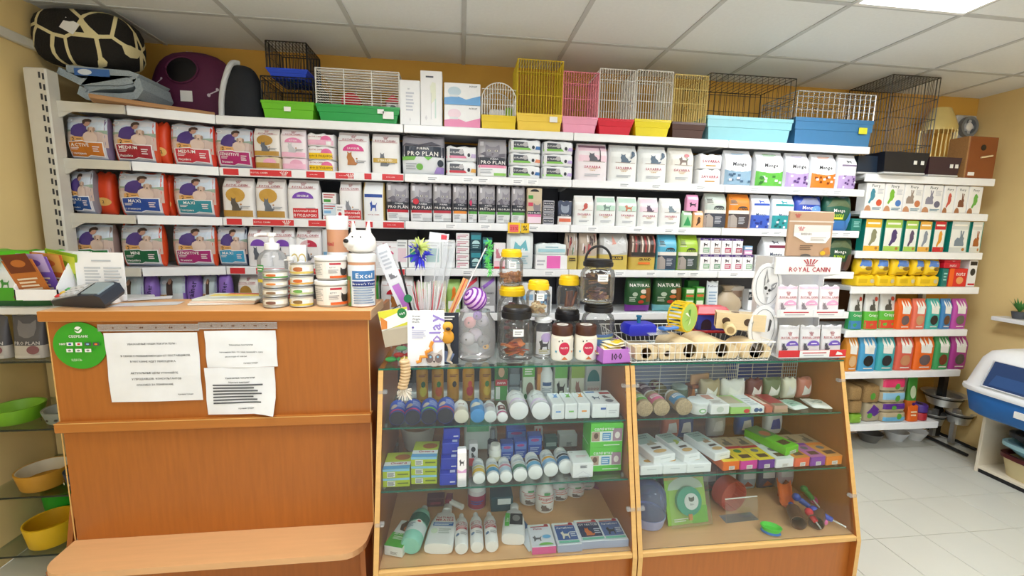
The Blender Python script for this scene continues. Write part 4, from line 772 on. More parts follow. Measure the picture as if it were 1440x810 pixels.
o = cage('black wire cage with lime green tray under the blue-tray cage', 366, 441, 108, 142, TYF, ZT, .3, 'wirek', '6cc024', 14, inner=[tagp(.0, .55)]); zt = aty(400, 108, TYF).z+.004
cage('small black wire cage with bright blue tray on top of the green one', 373, 432, 58, 96, TYF+.02, zt, .24, 'wirek', '1848d0', 12, mid=(.5,), taper=.8, yb=122)
def wheelin(o, ht, w, h, D):
    mb = MB(); mb.lathe([(.05, -.02), (.055, -.02), (.055, .02), (.05, .02)], 'red', 20, T(-.07, 0, ht+.05) @ Rx(math.pi/2)); mb.build('exercise_wheel', o)
    mb = MB(); mb.rbox((w*.3, -.05, ht*.5), (w*.47, .05, ht+.05), 'w', .004); mb.loft([[(w*.28, y, ht+.05), (w*.49, y, ht+.05), (w*.385, y, ht+.1)] for y in (-.055, .055)], 'red'); mb.lathe([(.018, 0), (.018, .004)], 'dg', 14, T(w*.385, -.05, ht+.02) @ Rx(math.pi/2)); mb.build('hide_house', o)
cage('white wire hamster cage with emerald green tray and red wheel inside', 443, 562, 98, 148, TYF, ZT, .3, 'wirew', '22a04a', 14, 'h', inner=[wheelin, tagp(.36, .5, s=.05), tagp(.27, .7)])
boxes(562, 591, 113, TYF, ZT, 'narrower of two tall white cartons beside the green cage', .1, 'f0f1f3', [('n', .3, .3, .7, .75, 6, 'c4c8d4'), ('p', [(.45, .12), (.5, .17), (.55, .12), (.5, .07)], 'dfe0e4'), ('t', '137', .45, .8, .2, .03, '8a90a0')])
boxes(591, 622, 100, TYF, ZT, 'taller white carton with faint yellow drawing beside the blue carton', .1, 'f2f2f3', [('n', .25, .86, .6, .92, 1, '4a4e5a'), ('p', [(.5, .4), (.45, .72), (.55, .8), (.7, .78), (.72, .5)], 'e8ecd8'), ('r', .48, .12, .5, .6, 'c8ccd2'), ('r', .66, .14, .72, .5, 'cfe4dc'), ('p', [(.2, .14), (.26, .19), (.32, .14), (.26, .09)], 'dcdce0')])
pile(624, 676, [117, 148, 179], TYF, ZT, lambda i, X, w, h, z: carton(['pink and white carton with picture under the blue one', 'blue and white carton with fountain picture on the pink one'][i], X, w, h, TYF, z, .16, 'f3f3f4', [('p', [(.0, 0), (.0, .3), (.35, .4), (.6, .25), (1, .45), (1, 0)], ['e88ab4', '6aa8e0'][i]), ('e', .28, .6, .18, .22, ['f0d8e4', 'c0d4e0'][i]), ('r', .15, .35, .38, .45, 'dfe3e8'), ('t', 'PETKIT', .8, .85, .24, .08, 'dg'), ('e', .6, .35, .05, .08, 'f4f4f4'), ('e', .74, .4, .05, .08, 'f4f4f4')]))
def cupin(o, ht, w, h, D): MB().rbox((-.05, -.04, ht*.6), (.04, .04, ht+.05), 'w', .006).build('food_cup', o); MB().rbox((.05, -.02, ht*.6), (.09, .03, ht+.07), 'lime', .006).build('seed_cup', o)
cage('small arched white wire cage with yellow tray', 677, 726, 116, 162, TYF, ZT, .2, 'wirew', 'e8c820', 13, arch=True, inner=[cupin], taper=.96)
cage('tall yellow wire bird cage with yellow tray', 727, 792, 84, 160, TYF, ZT, .24, 'wirey', 'f0cc48', 17, inner=[tagp(.3, .7, s=.04)], taper=.92, mid=(.35, .77))
cage('pink wire bird cage with pink tray', 791, 842, 101, 164, TYF, ZT, .24, 'wirep', 'f0a0ba', 14, taper=.86, mid=(.4, .74))
cage('white wire bird cage with red tray', 842, 893, 97, 167, TYF, ZT, .24, 'wirew', 'd81c34', 14, tx=None, taper=.82, mid=(.37, .78))
cage('white wire bird cage with bright yellow tray', 894, 946, 99, 168, TYF, ZT, .24, 'wirew', 'e8d414', 14, tx=None, taper=.84, mid=(.37, .78))
cage('brass-coloured wire bird cage with brown tray', 947, 995, 105, 172, TYF, ZT, .24, 'wireg', '4a2a20', 14, tx=None, taper=.86, mid=(.4, .7))
cage('long black wire rabbit cage with pale blue tray', 996, 1118, 106, 165, TYF, ZT, .34, 'wirek', '8cc8d2', 15, tx=None, taper=.92, mid=(.5,), r=.0018)
cage('long silver wire rabbit cage with dark blue tray and yellow tag', 1119, 1230, 130, 167, TYF, ZT, .34, 'wires', '3f78a6', 15, tx=None, taper=.95, mid=(.3, .55, .8), inner=[tagp(.36, .6, 'd8d83a', .05)])
# on the corner unit
ZU = RZ[0]+.002; o = cage('tall black wire parrot cage above the seed boxes', 1250, 1318, 106, 214, 2.60, aty(1284, 214, 2.6).z+.006, .33, 'wirek', '2a2a32', 16, mid=(.1, .45, .72), r=.002, yb=214, base=False)
X, w, h = span(1308, 1358, 146, 2.78, ZU, 224)
o = thing('bird_cage', 'gold wire bird cage with solid rounded roof beside the nest box', 'cage', (X+.02, 2.86, ZU)); mb = MB(); zr = h*.68; w *= .9
mb.lathe([(.095, zr), (.096, zr+.03), (.085, zr+.07), (.05, h-.008), (.002, h)], 'wireg', 24, None, w/.19, .82); mb.build('roof', o)
mb = MB()
for k in range(26): a = 2*math.pi*k/26; mb.tube([(w/2*math.cos(a), .077*math.sin(a), .03), (w/2*math.cos(a), .077*math.sin(a), zr+.01)], .002, 'wireg', 4)
mb.lathe([(.097, zr*.45), (.099, zr*.45), (.099, zr*.47), (.097, zr*.47)], 'wireg', 24, None, w/.19, .82, False); mb.build('wire_frame', o)
mb = MB(); mb.lathe([(.085, 0), (.1, .035), (.096, .035), (.08, .008)], '3a2430', 24, None, w/.21, .8); mb.build('tray', o)
for x0, x1, yt, Yq, c, nm in ((1206, 1238, 219, 2.625, '1c2a3c', 'dark blue'), (1243, 1306, 214, 2.575, '141722', 'black'), (1306, 1352, 221, 2.61, '3a2430', 'dark plum')):
    X, w, h = span(x0, x1, yt, Yq, ZU, 243)
    o = thing('bird_cage_tray', nm+' plastic cage tray with white lining on the corner shelf', 'tray', (X, Yq+.075, ZU)); h = max(.05, h)
    mb = MB(); rr = lambda s, zz: [(-w/2*s, -.075*s, zz), (w/2*s, -.075*s, zz), (w/2*s, .075*s, zz), (-w/2*s, .075*s, zz)]
    mb.loft([rr(.9, .012), rr(1, h), rr(.96, h), rr(.86, .02)], c); mb.build('tub', o); MB().rbox((-w*.46, -.073, 0), (w*.46, .07, .011), 'lg', .002).build('lining', o)
    if x0 > 1240:
        for q in (.2, .36): MB().box((w*q-.012, -.0765, h*.45), (w*q+.012, -.0745, h*.45+.025), 'e9e9e4').build('price_tag', o)
X, w, h = span(1361, 1401, 192, 2.63, ZU)
o = thing('nest_box', 'brown wooden nest box with round hole and perch', 'nest box', (X, 2.75, ZU)); MB().rbox((-w/2, -.12, 0), (w/2, .0, h), '8a4a22', .003).build('box_body', o); MB().box((-w/2-.012, -.12, 0), (-w/2, .0, h), 'plank').build('side_board', o)
mb = MB(); mb.lathe([(.02, 0), (.02, .002)], 'k', 18, T(0, -.12, h*.74) @ Rx(math.pi/2)); mb.build('entrance', o); MB().tube([(-.015, -.125, h*.5), (.055, -.14, h*.54)], .006, 'pine', 8).build('perch', o); MB().box((-w*.42, -.1225, h*.06), (-w*.2, -.12, h*.14), 'w').build('price_tag', o)
p = aty(1388, 181, 2.95)
o = thing('wall_fan', 'small round white ventilation fan on the yellow wall above the nest box', 'fan', (min(p.x, 3.86), 2.968, p.z)); mb = MB(); mb.rbox((-.09, -.02, -.09), (.09, 0, .09), 'lg', .01); mb.build('housing', o)
mb = MB(); mb.lathe([(.055, .02), (.075, .02), (.075, .05), (.055, .05), (.055, .02)], 'g', 24, Rx(math.pi/2), caps=False); mb.build('ring', o); MB().lathe([(.03, .02), (.03, .045), (.02, .05)], 'w', 16, Rx(math.pi/2)).build('hub', o)
for k in range(5): MB().box((.02, -.034, -.012), (.056, -.03, .012), 'lg', Ry(k*2*math.pi/5)).build('blade', o)
# ================================================================ CORNER UNIT GOODS
QY = RY+.016; q = lambda k: RZ[k]
for i, (x0, x1, a, c, c2, nm) in enumerate(((1218, 1244, 'bird', '3f8aa0', 'd85a3c', 'parrot picture'), (1245, 1271, 'bird', '7ab83a', '4a80c8', 'two budgerigars'), (1272, 1298, 'rab', '9a8a80', 'c87a50', 'rabbit picture'), (1299, 1326, 'rab', '8a8a9c', '6a6a80', 'chinchilla picture'))):
    boxes(x0, x1, 247+i*.7, QY, q(1), 'tall white seed carton with '+nm, .07, 'f2f1ee', [('t', 'Fiory', .5, .9, .5, .1, '2a3a34'), (a, .35, .55, .5, .5, c), ('e', .75, .3, .16, .12, c2), ('d', .16, .0, .18, .2, 'c8906a'), ('n', .6, .6, .92, .8, 4, 'c8cad0'), ('n', .4, .04, .9, .14, 2, '5a8aa0')])
for x0, x1, a, c, nm in ((1327, 1343, 'bird', 'c8584a', 'red finch'), (1344, 1361, 'rab', '7a4a34', 'brown squirrel'), (1362, 1381, 'bird', '6ab04a', 'green budgerigar')):
    boxes(x0, x1, 259, QY, q(1), 'small white seed carton with '+nm, .06, 'f0efec', [('t', 'Fiory', .5, .86, .6, .08, '3a4a54'), (a, .5, .48, .6, .5, c), ('d', .2, .0, .2, .2, 'a8704a')])
for x0, x1, yt, c, a, ac, nm in ((1216, 1241, 302, 'e8b83a', 'bird', '8a8a6a', 'tall yellow-topped seed carton with grey-green birds'), (1244, 1270, 303, 'a8cc5a', 'bird', '4a3a70', 'tall lime-topped seed carton with colourful parrots'), (1272, 1291, 311, 'a8cc5a', 'bird', '5a4a68', 'short lime-topped seed carton with parrots'), (1292, 1310, 312, 'e8b04a', 'bird', '8a94a0', 'short yellow-topped seed carton with pale bird'), (1313, 1330, 312, 'c82430', 'bird', 'e09a2a', 'short red-topped seed carton with canary'), (1337, 1364, 305, 'd4d8d4', 'rab', '7a8a98', 'wide silver seed carton with grey chinchillas'), (1366, 1382, 306, 'dcdcd4', 'rab', 'a8602a', 'narrow silver carton with guinea pig')):
    boxes(x0, x1, yt, QY, q(2), nm, .06, '0f7f70', [('r', .0, .0, .9, 1, 'eef0ea'), ('r', 0, .74, .9, 1, c), ('n', .1, .82, .8, .93, 1, 'f8f4e8'), (a, .5, .45, .6, .5, ac), ('r', 0, 0, .9, .16, c), ('e', .72, .09, .08, .05, 'b87a3a')])
boxes(1331, 1337, 314, QY+.09, q(2), 'thin beige carton end between red and silver cartons', .05, 'd8cdb0', [('n', .2, .2, .8, .8, 4, 'a89a80')])
YB_ = [('p', [(.15, .55), (.3, .95), (.85, .9), (.8, .55)], '5a86d0'), ('e', .35, .5, .14, .09, 'e8d890'), ('e', .68, .42, .2, .12, '8a6a20'), ('n', .2, .08, .8, .22, 2, 'b8860a')]
pz = []
for x0, x1, nm in ((1205, 1234, 'under the first standing bag'), (1235, 1262, 'under the drooping bag'), (1263, 1291, 'under the creased bag'), (1292, 1324, 'under the bag with goldfinch')):
    X, w, h = span(x0, x1, 384, QY, q(3), 402); bag('bright yellow bird food bag lying flat '+nm, X, w*.97, .075, QY, q(3), 'f0c818', [('r', .1, .3, .5, .7, 'd8b010'), ('e', .75, .5, .1, .2, 'c8c0a0')], 'slab', d=.14)
for x0, x1, yt, nm in ((1207, 1231, 359, 'with deep blue patch'), (1233, 1254, 361, 'drooping beside the gap'), (1256, 1285, 362, 'with blue tit picture'), (1286, 1304, 360, 'with two blue balls of seed'), (1305, 1325, 361, 'with brown seed picture')):
    zz = q(3)+.077; X, w, h = span(x0, x1, yt, QY, zz, 385); bag('bright yellow bird food bag standing '+nm, X, w*.96, h, QY, zz, 'f0c818', YB_, 'pillow', d=.07, yaw=.1*(-1)**int(x0))
X = aty(1337, 370, QY).x
boxes(1325, 1333, 378, QY, q(3), 'slim teal carton between yellow bags and red pack', .06, '0f6f68', [('n', .2, .3, .8, .8, 3, '9ad0c8')])
boxes(1334, 1360, 378, QY, q(3), 'red and orange treat carton with white lettering', .07, 'd82a24', [('r', 0, 0, .25, 1, 'f0641c'), ('t', 'nuts', .62, .72, .6, .22, 'f4dcd8'), ('e', .6, .35, .2, .2, 'e8a060')])
zz = q(3)+span(1334, 1360, 378, QY, q(3))[2]+.002
pile(1327, 1350, [360, 369, 378], QY, zz, lambda i, X, w, h, z: carton(['lower', 'upper'][i]+' crimson treat box of the pair on the orange carton', X, w, h, QY, z, .07, 'c81430', [('t', 'nuts', .55, .5, .5, .5, 'f0d8d8')]))
boxes(1362, 1374, 359, QY+.01, q(3), 'white and black carton at the shelf end above the rabbit food', .06, 'ececea', [('r', .1, .8, .9, .95, 'k'), ('e', .5, .55, .3, .14, '2a2a2a'), ('r', .1, .05, .9, .12, 'r')])
CR = lambda c, lo: [('r', .02, .02, .98, .25, lo), ('r', .02, .25, .98, .5, c), ('t', 'Crispy', .55, .4, .7, .09, 'w'), ('rab', .5, .68, .5, .3, '4a4a44'), ('e', .75, .85, .12, .06, 'c8402c')]
for x0, x1, yt, c, lo, nm, dy in ((1199, 1218, 404, '3aa05a', '3a80b8', 'green and blue', 0), (1220, 1240, 411, '5ab83a', 'd8442c', 'green and red, narrower', 0), (1241, 1264, 407, '5ab83a', 'd8442c', 'green and red, taller', .02)):
    goods(x0, x1, yt, QY+dy, q(4), nm+' rodent food bag with crinkled white top', [(.5, c), (1, 'dcdcd8')], CR(c, lo), d=.07, kind='pouch')
LIT1 = lambda ac: [('p', [(.25, .52), (.2, .85), (.3, .95), (.42, .7), (.5, .97), (.58, .7), (.72, .95), (.8, .85), (.78, .5)], 'ecebe4'), ('t', 'Little', .52, .74, .6, .12, 'f8f8f4'), ('e', .5, .3, .28, .16, ac), ('e', .62, .38, .1, .07, ac), ('n', .25, .05, .75, .12, 1, 'e8e0d8')]
for x0, x1, c, ac, nm in ((1264, 1284, 'e8641c', '6a5a5c', 'orange'), (1285, 1304, 'e07058', 'c89a70', 'coral'), (1305, 1324, '3fb0a8', '2a2624', 'turquoise'), (1325, 1340, '3f80b8', '6a4a34', 'narrow blue'), (1341, 1362, 'b84aa0', '6a6a58', 'magenta')):
    goods(x0, x1, 421, QY, q(4), nm+' rodent food bag in the row beside the crinkled green bags', c, LIT1(ac), d=.06)
for x0, x1, c, ac, nm in ((1191, 1209, 'd88a28', 'd8b080', 'amber hamster food bag next to the showcase'), (1210, 1235, '4aa0d0', '1f1c1c', 'sky blue rabbit food bag'), (1236, 1261, '3fa8b0', '2a2828', 'turquoise guinea pig food bag below the crinkled bags'), (1262, 1287, 'd8604c', 'c88a60', 'coral hamster food bag on the second lowest shelf'), (1288, 1316, 'e86a1c', '6a5a5a', 'wide orange chinchilla food bag'), (1317, 1338, '3f9a5a', '7a3a24', 'green rodent food bag'), (1339, 1363, 'a83a8a', '5a544c', 'magenta rat food bag on the second lowest shelf')):
    goods(x0, x1, 470, QY, q(5), nm, c, LIT1(ac), d=.07)
# bottom shelf: hay sacks and litter
def sack(x0, x1, y0, y1, Y, z, label, col, prims, d=.2, **k):
    X = (aty(x0, y1, Y).x+aty(x1, y1, Y).x)/2; w = aty(x1, y1, Y).x-aty(x0, y1, Y).x; h = aty(x0, y0, Y).z-aty(x0, y1, Y).z
    bag(label, X, w*.92, h-.004, Y, z, col, prims, 'slab', d=d, name='litter_sack', cat='sack', **k); return z+h+.001
zz = q(6)
for c, pr, nm, y0, y1 in (('6f9a2c', [('r', .05, .1, .95, .9, '7fae34'), ('t', '7', .8, .5, .2, .4, 'w')], 'flat green sack at the bottom beside the showcase', 578, 592), ('hay', [], 'flat clear sack of hay between green sack and upper hay', 560, 578), ('hay', [], 'flat clear sack of hay on top beside the showcase', 541, 560)): zz = sack(1196, 1214, y0, y1, QY, zz, nm, c, pr)
zz = q(6)
for c, pr, nm, y0, y1 in (('b8a888', [('r', .05, .1, .95, .55, '6ab0d8'), ('e', .65, .6, .1, .3, '5aa03c')], 'litter sack with pale blue band, lowest of four', 576, 590), ('b8a888', [('r', .05, .35, .95, .95, '5a2a8a'), ('e', .45, .5, .1, .25, '5aa03c')], 'litter sack with violet band above the blue one', 563, 576), ('bcae90', [('r', .05, .3, .95, .9, '8ec0dc'), ('e', .6, .4, .1, .3, '5aa03c')], 'litter sack with light blue band under the pink one', 547, 563), ('bcae90', [('r', .05, .35, .95, .98, 'e03a6a'), ('e', .6, .4, .1, .25, '5aa03c')], 'litter sack with hot pink band on top of four', 529, 547)): zz = sack(1240, 1277, y0, y1, QY, zz, nm, c, pr)
zz = sack(1214, 1239, 566, 592, QY+.02, q(6), 'leaning litter sack with violet patch and green dot', 'a89c80', [('p', [(.1, .5), (.5, .95), (.95, .6), (.6, .3)], '5a2a8a'), ('e', .3, .35, .15, .15, '5aa03c')], d=.18); sack(1214, 1239, 541, 566, QY+.02, zz, 'clear wrapped hay sack leaning on the violet-patched sack', 'hay', [('e', .5, .4, .15, .2, '5aa03c')], d=.18)
goods(1279, 1293, 529, QY+.06, q(6), 'upright green and orange litter pack beside the sacks', [(.4, 'e0702a'), (1, '4a9a3a')], [('e', .5, .6, .3, .15, 'd8e8c0')], 'pouch', d=.06)
goods(1279, 1294, 572, QY, q(6), 'small orange pouch standing low in front of the green pack', 'e0641c', [('n', .2, .3, .8, .7, 2, 'f0d0a8')], 'pouch', d=.04)
X = min(aty(1303, 575, QY).x, 3.54)
for c, dz, nm in (('a82430', 0, 'red'), ('4a2a80', .062, 'violet')):
    o = thing('ribbon_roll', nm+' leash roll in the small stack beside the orange pouch', 'roll', (X, QY+.051, q(6)+dz+.0015)); MB().lathe([(.045, 0), (.05, .004), (.05, .05), (.045, .058)], c, 20).build('coil', o); MB().lathe([(.02, .0575), (.02, .0595)], 'k', 14).build('core', o)
for px, py, r, c, nm in ((1207, 606, .09, '6a6a66', 'clear scoop-like grey'), (1238, 602, .085, 'd5d8da', 'white'), (1268, 603, .085, 'dcdedd', 'pale grey')):
    p = atz(px, py+6, 0); o = thing('pet_bowl', nm+' plastic bowl on the floor under the corner shelf', 'bowl', (p.x, min(max(p.y, 2.74), 2.84), .001)); MB().lathe([(r*.6, 0), (r*.7, .02), (r, .075), (r*.96, .077), (r*.62, .02), (.002, .015)], c, 28).build('bowl', o)
# ================================================================ ON THE COUNTER AND ON THE SHOWCASES
def stand(px, py, yt, wpx, z):
    """front-bottom pixel (px, py) of a thing on height z -> X, Y of its front, width, height"""
    p = atz(px, py, z); Y = p.y; w = aty(px+wpx/2, py, Y).x-aty(px-wpx/2, py, Y).x
    return p.x, Y, w, aty(px, yt, Y).z-z
def at(px, py, yt, wpx, z, Y):
    w = aty(px+wpx/2, (py+yt)/2, Y).x-aty(px-wpx/2, (py+yt)/2, Y).x
    return aty(px, (py+yt)/2, Y).x, Y, w, aty(px, yt, Y).z-z
def boxat(x0, x1, py, yt, z, label, d=.06, Y=None, **k):
    X, Y, w, h = stand((x0+x1)/2, py, yt, x1-x0, z) if Y is None else at((x0+x1)/2, py, yt, x1-x0, z, Y)
    return carton(label, X, w*.97, h, Y, z, d, k.pop('col', 'w'), k.pop('front', ()), **k)
ZK = CZ+.001
# tins
TIN = [('green', 'c8642c', 'green-rimmed'), ('c8c0b0', 'd8843a', 'cream'), ('a8a498', '8a6a4a', 'beige'), ('b0aca0', '7a5244', 'greige')]
TIN2 = [('d8c048', '8a6a3a', 'yellow cat'), ('b8c890', '6aa04a', 'sage'), ('d8a850', 'c8642c', 'amber'), ('d8c060', 'b86a3a', 'gold-topped')]
def tin(px, ya, yb, wpx, Y, z, label, c, c2, grp):
    X, Y, w, h = at(px, yb, ya, wpx, z, Y); r = w/2
    o = thing('pet_food_tin', label, 'tin', (X, Y+r, z), 0, grp); MB().lathe([(r*.9, 0), (r, .003), (r, .005), (r*.97, .008), (r*.97, h-.008), (r, h-.005), (r, h-.002), (r*.93, h), (r*.9, h-.002)], 'steel', 24).build('can', o)
    prints(o, cylmap(r*.97, h-.016, .008, 3.0), r*3, h-.016, [('r', 0, 0, 1, 1, 'e6e2d6'), ('r', 0, 0, 1, .22, c), ('e', .5, .5, .16, .26, c2), ('r', .62, .3, .82, .75, 'f0f0ea'), ('n', .1, .35, .3, .8, 3, c)], name='label_print'); return z+h+.0005
z = ZK
for i, ((c, c2, n), ya, yb) in enumerate(zip(reversed(TIN), (419, 406, 394, 381), (432, 419, 406, 394))): z = tin(381, ya, yb, 35, 1.725, z, n+' flat cat food tin, '+('lowest', 'second from below', 'second from top', 'topmost')[i]+' of the stack by the pump bottle', c, c2, 'tins stacked on the counter')
z = ZK
for i, ((c, c2, n), ya, yb) in enumerate(zip(TIN2, (417, 403, 388, 370), (432, 417, 403, 388))): z = tin(419, ya, yb, 33, 1.735, z, n+' cat food tin, '+('lowest', 'second from below', 'second from top', 'topmost')[i]+' of the stack by the white tubs', c, c2, 'tins stacked on the counter')
# pump bottle
X, Y, w, h = at(376, 428, 352, 42, ZK, 1.83); r = w/2
o = thing('pump_bottle', 'clear hand sanitiser bottle with white pump behind the tins', 'bottle', (X, Y+r, ZK)); MB().lathe([(r*.95, 0), (r, .01), (r, h*.8), (r*.8, h*.93), (r*.45, h)], 'haze', 24).build('bottle', o)
MB().lathe([(r*.85, .005), (r*.9, .01), (r*.9, h*.6), (r*.5, h*.6)], 'jar', 20).build('liquid', o)
mb = MB(); mb.lathe([(r*.48, h), (r*.5, h+.004), (r*.5, h+.025), (r*.2, h+.03), (r*.16, h+.055), (r*.3, h+.058), (r*.3, h+.07), (.002, h+.072)], 'w', 18); mb.tube([(0, 0, h+.064), (-r*.7, -.01, h+.064), (-r*1.05, -.015, h+.056)], .006, 'w', 8); mb.build('pump_head', o)
prints(o, cylmap(r, h*.5, h*.3, 2.2), r*2.2, h*.5, [('r', .1, .6, .4, .85, '3f9a4a'), ('n', .12, .63, .38, .82, 2, 'w'), ('r', .1, .2, .35, .32, 'e0c83a')], name='label_print')
X, Y, w, h = at(402, 428, 362, 15, ZK, 1.80); r = w/2
o = thing('spray_bottle', 'small clear spray bottle with white nozzle between the tin stacks', 'bottle', (X, Y+r+.04, ZK)); MB().lathe([(r, 0), (r, h*.6), (r*.5, h*.7)], 'haze', 16).build('bottle', o)
mb = MB(); mb.lathe([(r*.5, h*.7), (r*.55, h*.72), (r*.5, h*.9), (r*.7, h*.92), (r*.7, h)], 'w', 14); mb.tube([(0, 0, h*.94), (-r*1.3, 0, h*.92)], .004, 'w', 6); mb.build('nozzle', o); prints(o, cylmap(r, h*.4, h*.1, 2), r*2, h*.4, [('r', 0, 0, 1, 1, 'd82a2a'), ('n', .1, .2, .9, .8, 3, 'w')])
X, Y, w, h = at(419, 428, 336, 27, ZK, 1.9)
bag('clear pouch with line drawing of spectacles behind the tins', X, w, h, Y, ZK, 'haze', [('r', .06, .04, .94, .9, 'e4e6e6'), ('e', .32, .66, .2, .1, 'c8b060'), ('e', .72, .66, .2, .1, 'c8b060'), ('e', .32, .66, .16, .075, 'eceeec'), ('e', .72, .66, .16, .075, 'eceeec')], 'pouch', d=.03, name='clear_pouch')
# white tubs
z = ZK
for i, (ya, yb, wp) in enumerate(((395, 430, 51), (361, 395, 50))):
    X, Y, w, h = at(461-i*1, yb, ya, wp, z, 1.735); r = w/2
    o = thing('plastic_tub', ['lower', 'upper'][i]+' white lidded tub of kitten supplement in the pair of tubs', 'tub', (X, Y+r, z)); MB().lathe([(r*.84, 0), (r*.87, .004), (r*.95, h*.84), (r*.9, h*.84)], 'tub', 28).build('tub', o); MB().lathe([(r, h*.82), (r*1.02, h*.84), (r*1.0, h*.97), (r*.95, h-.001), (r*.9, h-.003)], 'f2f2f2', 28).build('lid', o)
    prints(o, lambda u, v, l, r=r, h=h: cylmap(r*(.88+.06*v)+.001, h*.7, h*.08, 2.5)(u, v, l), r*2.5, h*.7, [('r', .0, .0, 1, 1, 'ece6de'), ('r', .55, .82, .82, .93, 'b8283c'), ('t', 'KITTY', .62, .66, .2, .08, 'dg'), ('n', .05, .2, .38, .9, 7, 'b8b4b0'), ('face', .9, .42, .2, .5, '3a3634'), ('r', .55, .02, 1, .16, 'e0642a'), ('n', .52, .3, .75, .55, 3, '9a9694')], name='label_print'); z += h+.001
# supplement jars
def supp(px, wp, py, yt, Y, label, kind):
    X, Y, w, h = at(px, py, yt, wp, ZK, Y); r = w/2; o = thing('supplement_jar', label, 'jar', (X, Y+r, ZK)); MB().lathe([(r*.95, 0), (r, .006), (r, h*.84), (r*.97, h*.86)], 'c08a68', 28).build('jar', o); MB().lathe([(r*1.02, h*.84), (r*1.04, h*.86), (r*1.04, h*.985), (r*.98, h)], 'f2f2f0', 28).build('lid', o)
    if kind: pr = [('r', 0, 0, 1, .8, 'eef1f4'), ('r', 0, .7, 1, .96, 'dfe6ee'), ('r', .3, .62, .98, .83, '3f78b0'), ('t', 'Excel', .64, .72, .6, .11, 'w'), ('r', .3, .47, .98, .59, '1d3a80'), ('t', "Brewer's Yeast", .64, .53, .64, .07, 'w'), ('n', .34, .05, .95, .46, 7, '8a9cb4'), ('r', 0, 0, .26, .7, '5a8a3a'), ('p', [(.02, .2), (.1, .6), (.22, .62), (.24, .1), (.05, .02)], 'a8703c')]
    else: pr = [('r', 0, 0, 1, .7, 'e0e4e8'), ('t', '8in1', .3, .82, .3, .07, 'b8283c'), ('dog', .35, .42, .4, .4, '5a5a5c'), ('r', .5, .45, .9, .6, '8a1f3c'), ('t', 'Calcium', .7, .52, .34, .05, 'w'), ('r', .5, .1, 1, .4, '8fb8d8')]
    prints(o, cylmap(r, h*.8, h*.02, 2.6), r*2.6, h*.8, pr); return X, Y+r, h, r
ex = supp(505, 39, 431, 357, 1.74, 'tall brown jar of brewers yeast tablets with white lid at the counter edge', 1); supp(472, 30, 428, 303, 1.875, 'tall brown jar of calcium supplement behind the white tubs', 0)
# dog head toy on the jar
o = thing('dog_head_toy', 'white rubber dog head with black nose sitting on the tall jar', 'dog toy', (ex[0], ex[1], ZK+ex[2]+.001), -.25); mb = MB()
R = ex[3]; prof = [(R*.55, 0), (R*.95, .012), (R*1.05, .035), (R*.95, .06), (R*.7, .082), (R*.3, .093)]; mb.lathe(prof, 'efeae4', 24, None, 1.1, 1); mb.ball((-R*.45, -R*.8, .042), (R*.5, R*.55, .026), 'efeae4', 16, 10); mb.build('head', o)
for sx in (-1, 1):
    mb = MB(); mb.loft([[(sx*R*(.55+.1*t)+R*.3*(1-t*.75)*math.cos(a), R*.15*(1-t*.6)*math.sin(a)-.0*t, .068+.062*t) for a in (k*math.pi/5 for k in range(10))] for t in (0, .3, .6, .85, 1)], 'e4dcd6', True, None, True); mb.build('ear', o)
MB().ball((-R*.5, -R*1.33, .05), (.011, .008, .009), 'k', 12, 8).build('nose', o)
for sx in (-.1, .55): MB().ball((R*sx-.006, -R*.93, .066), .0035, 'k', 8, 6).build('eye', o)
# leaflets, card terminal, papers
p = atz(70, 430, ZK); o = thing('leaflet_holder', 'white card leaflet holder standing behind the card terminal', 'holder', (aty(146, 420, 1.86).x, 1.86, ZK)); w, h = .185, aty(140, 355, 1.86).z-ZK
MB().box((-.09, 0, .03), (.085, .004, h), 'f3f4f6').build('printed_panel', o); prints(o, lambda u, v, l: (-.09+u*.175, -l, .03+v*(h-.03)), .175, h-.03, [('n', .18, .25, .52, .68, 6, 'c4cad2'), ('n', .58, .25, .95, .68, 6, 'c4cad2'), ('n', .35, .78, .75, .84, 1, 'b8bec8')], name='lettering_print')
mb = MB(); mb.loft([[(-.21, y, .025), (-.115, y, .025), (-.09, y, h), (-.25, y, h)] for y in (.07, .075)], 'f0f1f4'); mb.build('back_plate', o)
mb = MB(); mb.loft([[(x, -.06, .02), (x, .075, .02), (x, .075, h), (x, .03, h), (x, -.06, h*.35)] for x in (-.115, -.111)], 'f0f1f4'); mb.build('side_plate', o)
mb = MB(); mb.loft([[(x, -.06, .02), (x, .075, .02), (x, .075, h), (x, .03, h), (x, -.06, h*.35)] for x in (-.26, -.256)], 'f0f1f4'); mb.build('side_plate', o)
mb = MB(); mb.box((-.26, -.06, .02), (-.111, .075, .024), 'f0f1f4'); mb.box((-.26, -.06, .024), (-.111, -.057, h*.3), 'f0f1f4'); mb.build('pocket', o); MB().box((-.05, -.03, 0), (.05, .05, .03), 'paper').build('foot', o)
for i, (c, c2, n) in enumerate((('8fb82a', 'd8e04a', 'lime'), ('c8642c', 'e0a050', 'copper'), ('7a5ab8', 'c8b0e0', 'violet'), ('b86a2c', '6a2a14', 'orange-brown'))):
    q = thing('leaflet', n+' folded leaflet in the white holder on the counter', 'leaflet', (o.location.x-.185+.01*(1.5-i), 1.86+.045-i*.026, ZK+.03)); M = Rx(.32) @ Ry(.25-.12*i); MB().box((-.052, -.0015, 0), (.052, .0015, h-.012-i*.012), c, M).build('sheet', q)
    prints(q, lambda u, v, l, M=M: M @ Vector((-.05+u*.1, -.0016-l, v*(h-.015))), .1, h, [('r', .05, .55, .95, .95, c2), ('e', .5, .75, .25, .08, c), ('n', .15, .15, .85, .45, 4, 'e8d8c0')], name='label_print', o0=.0006)
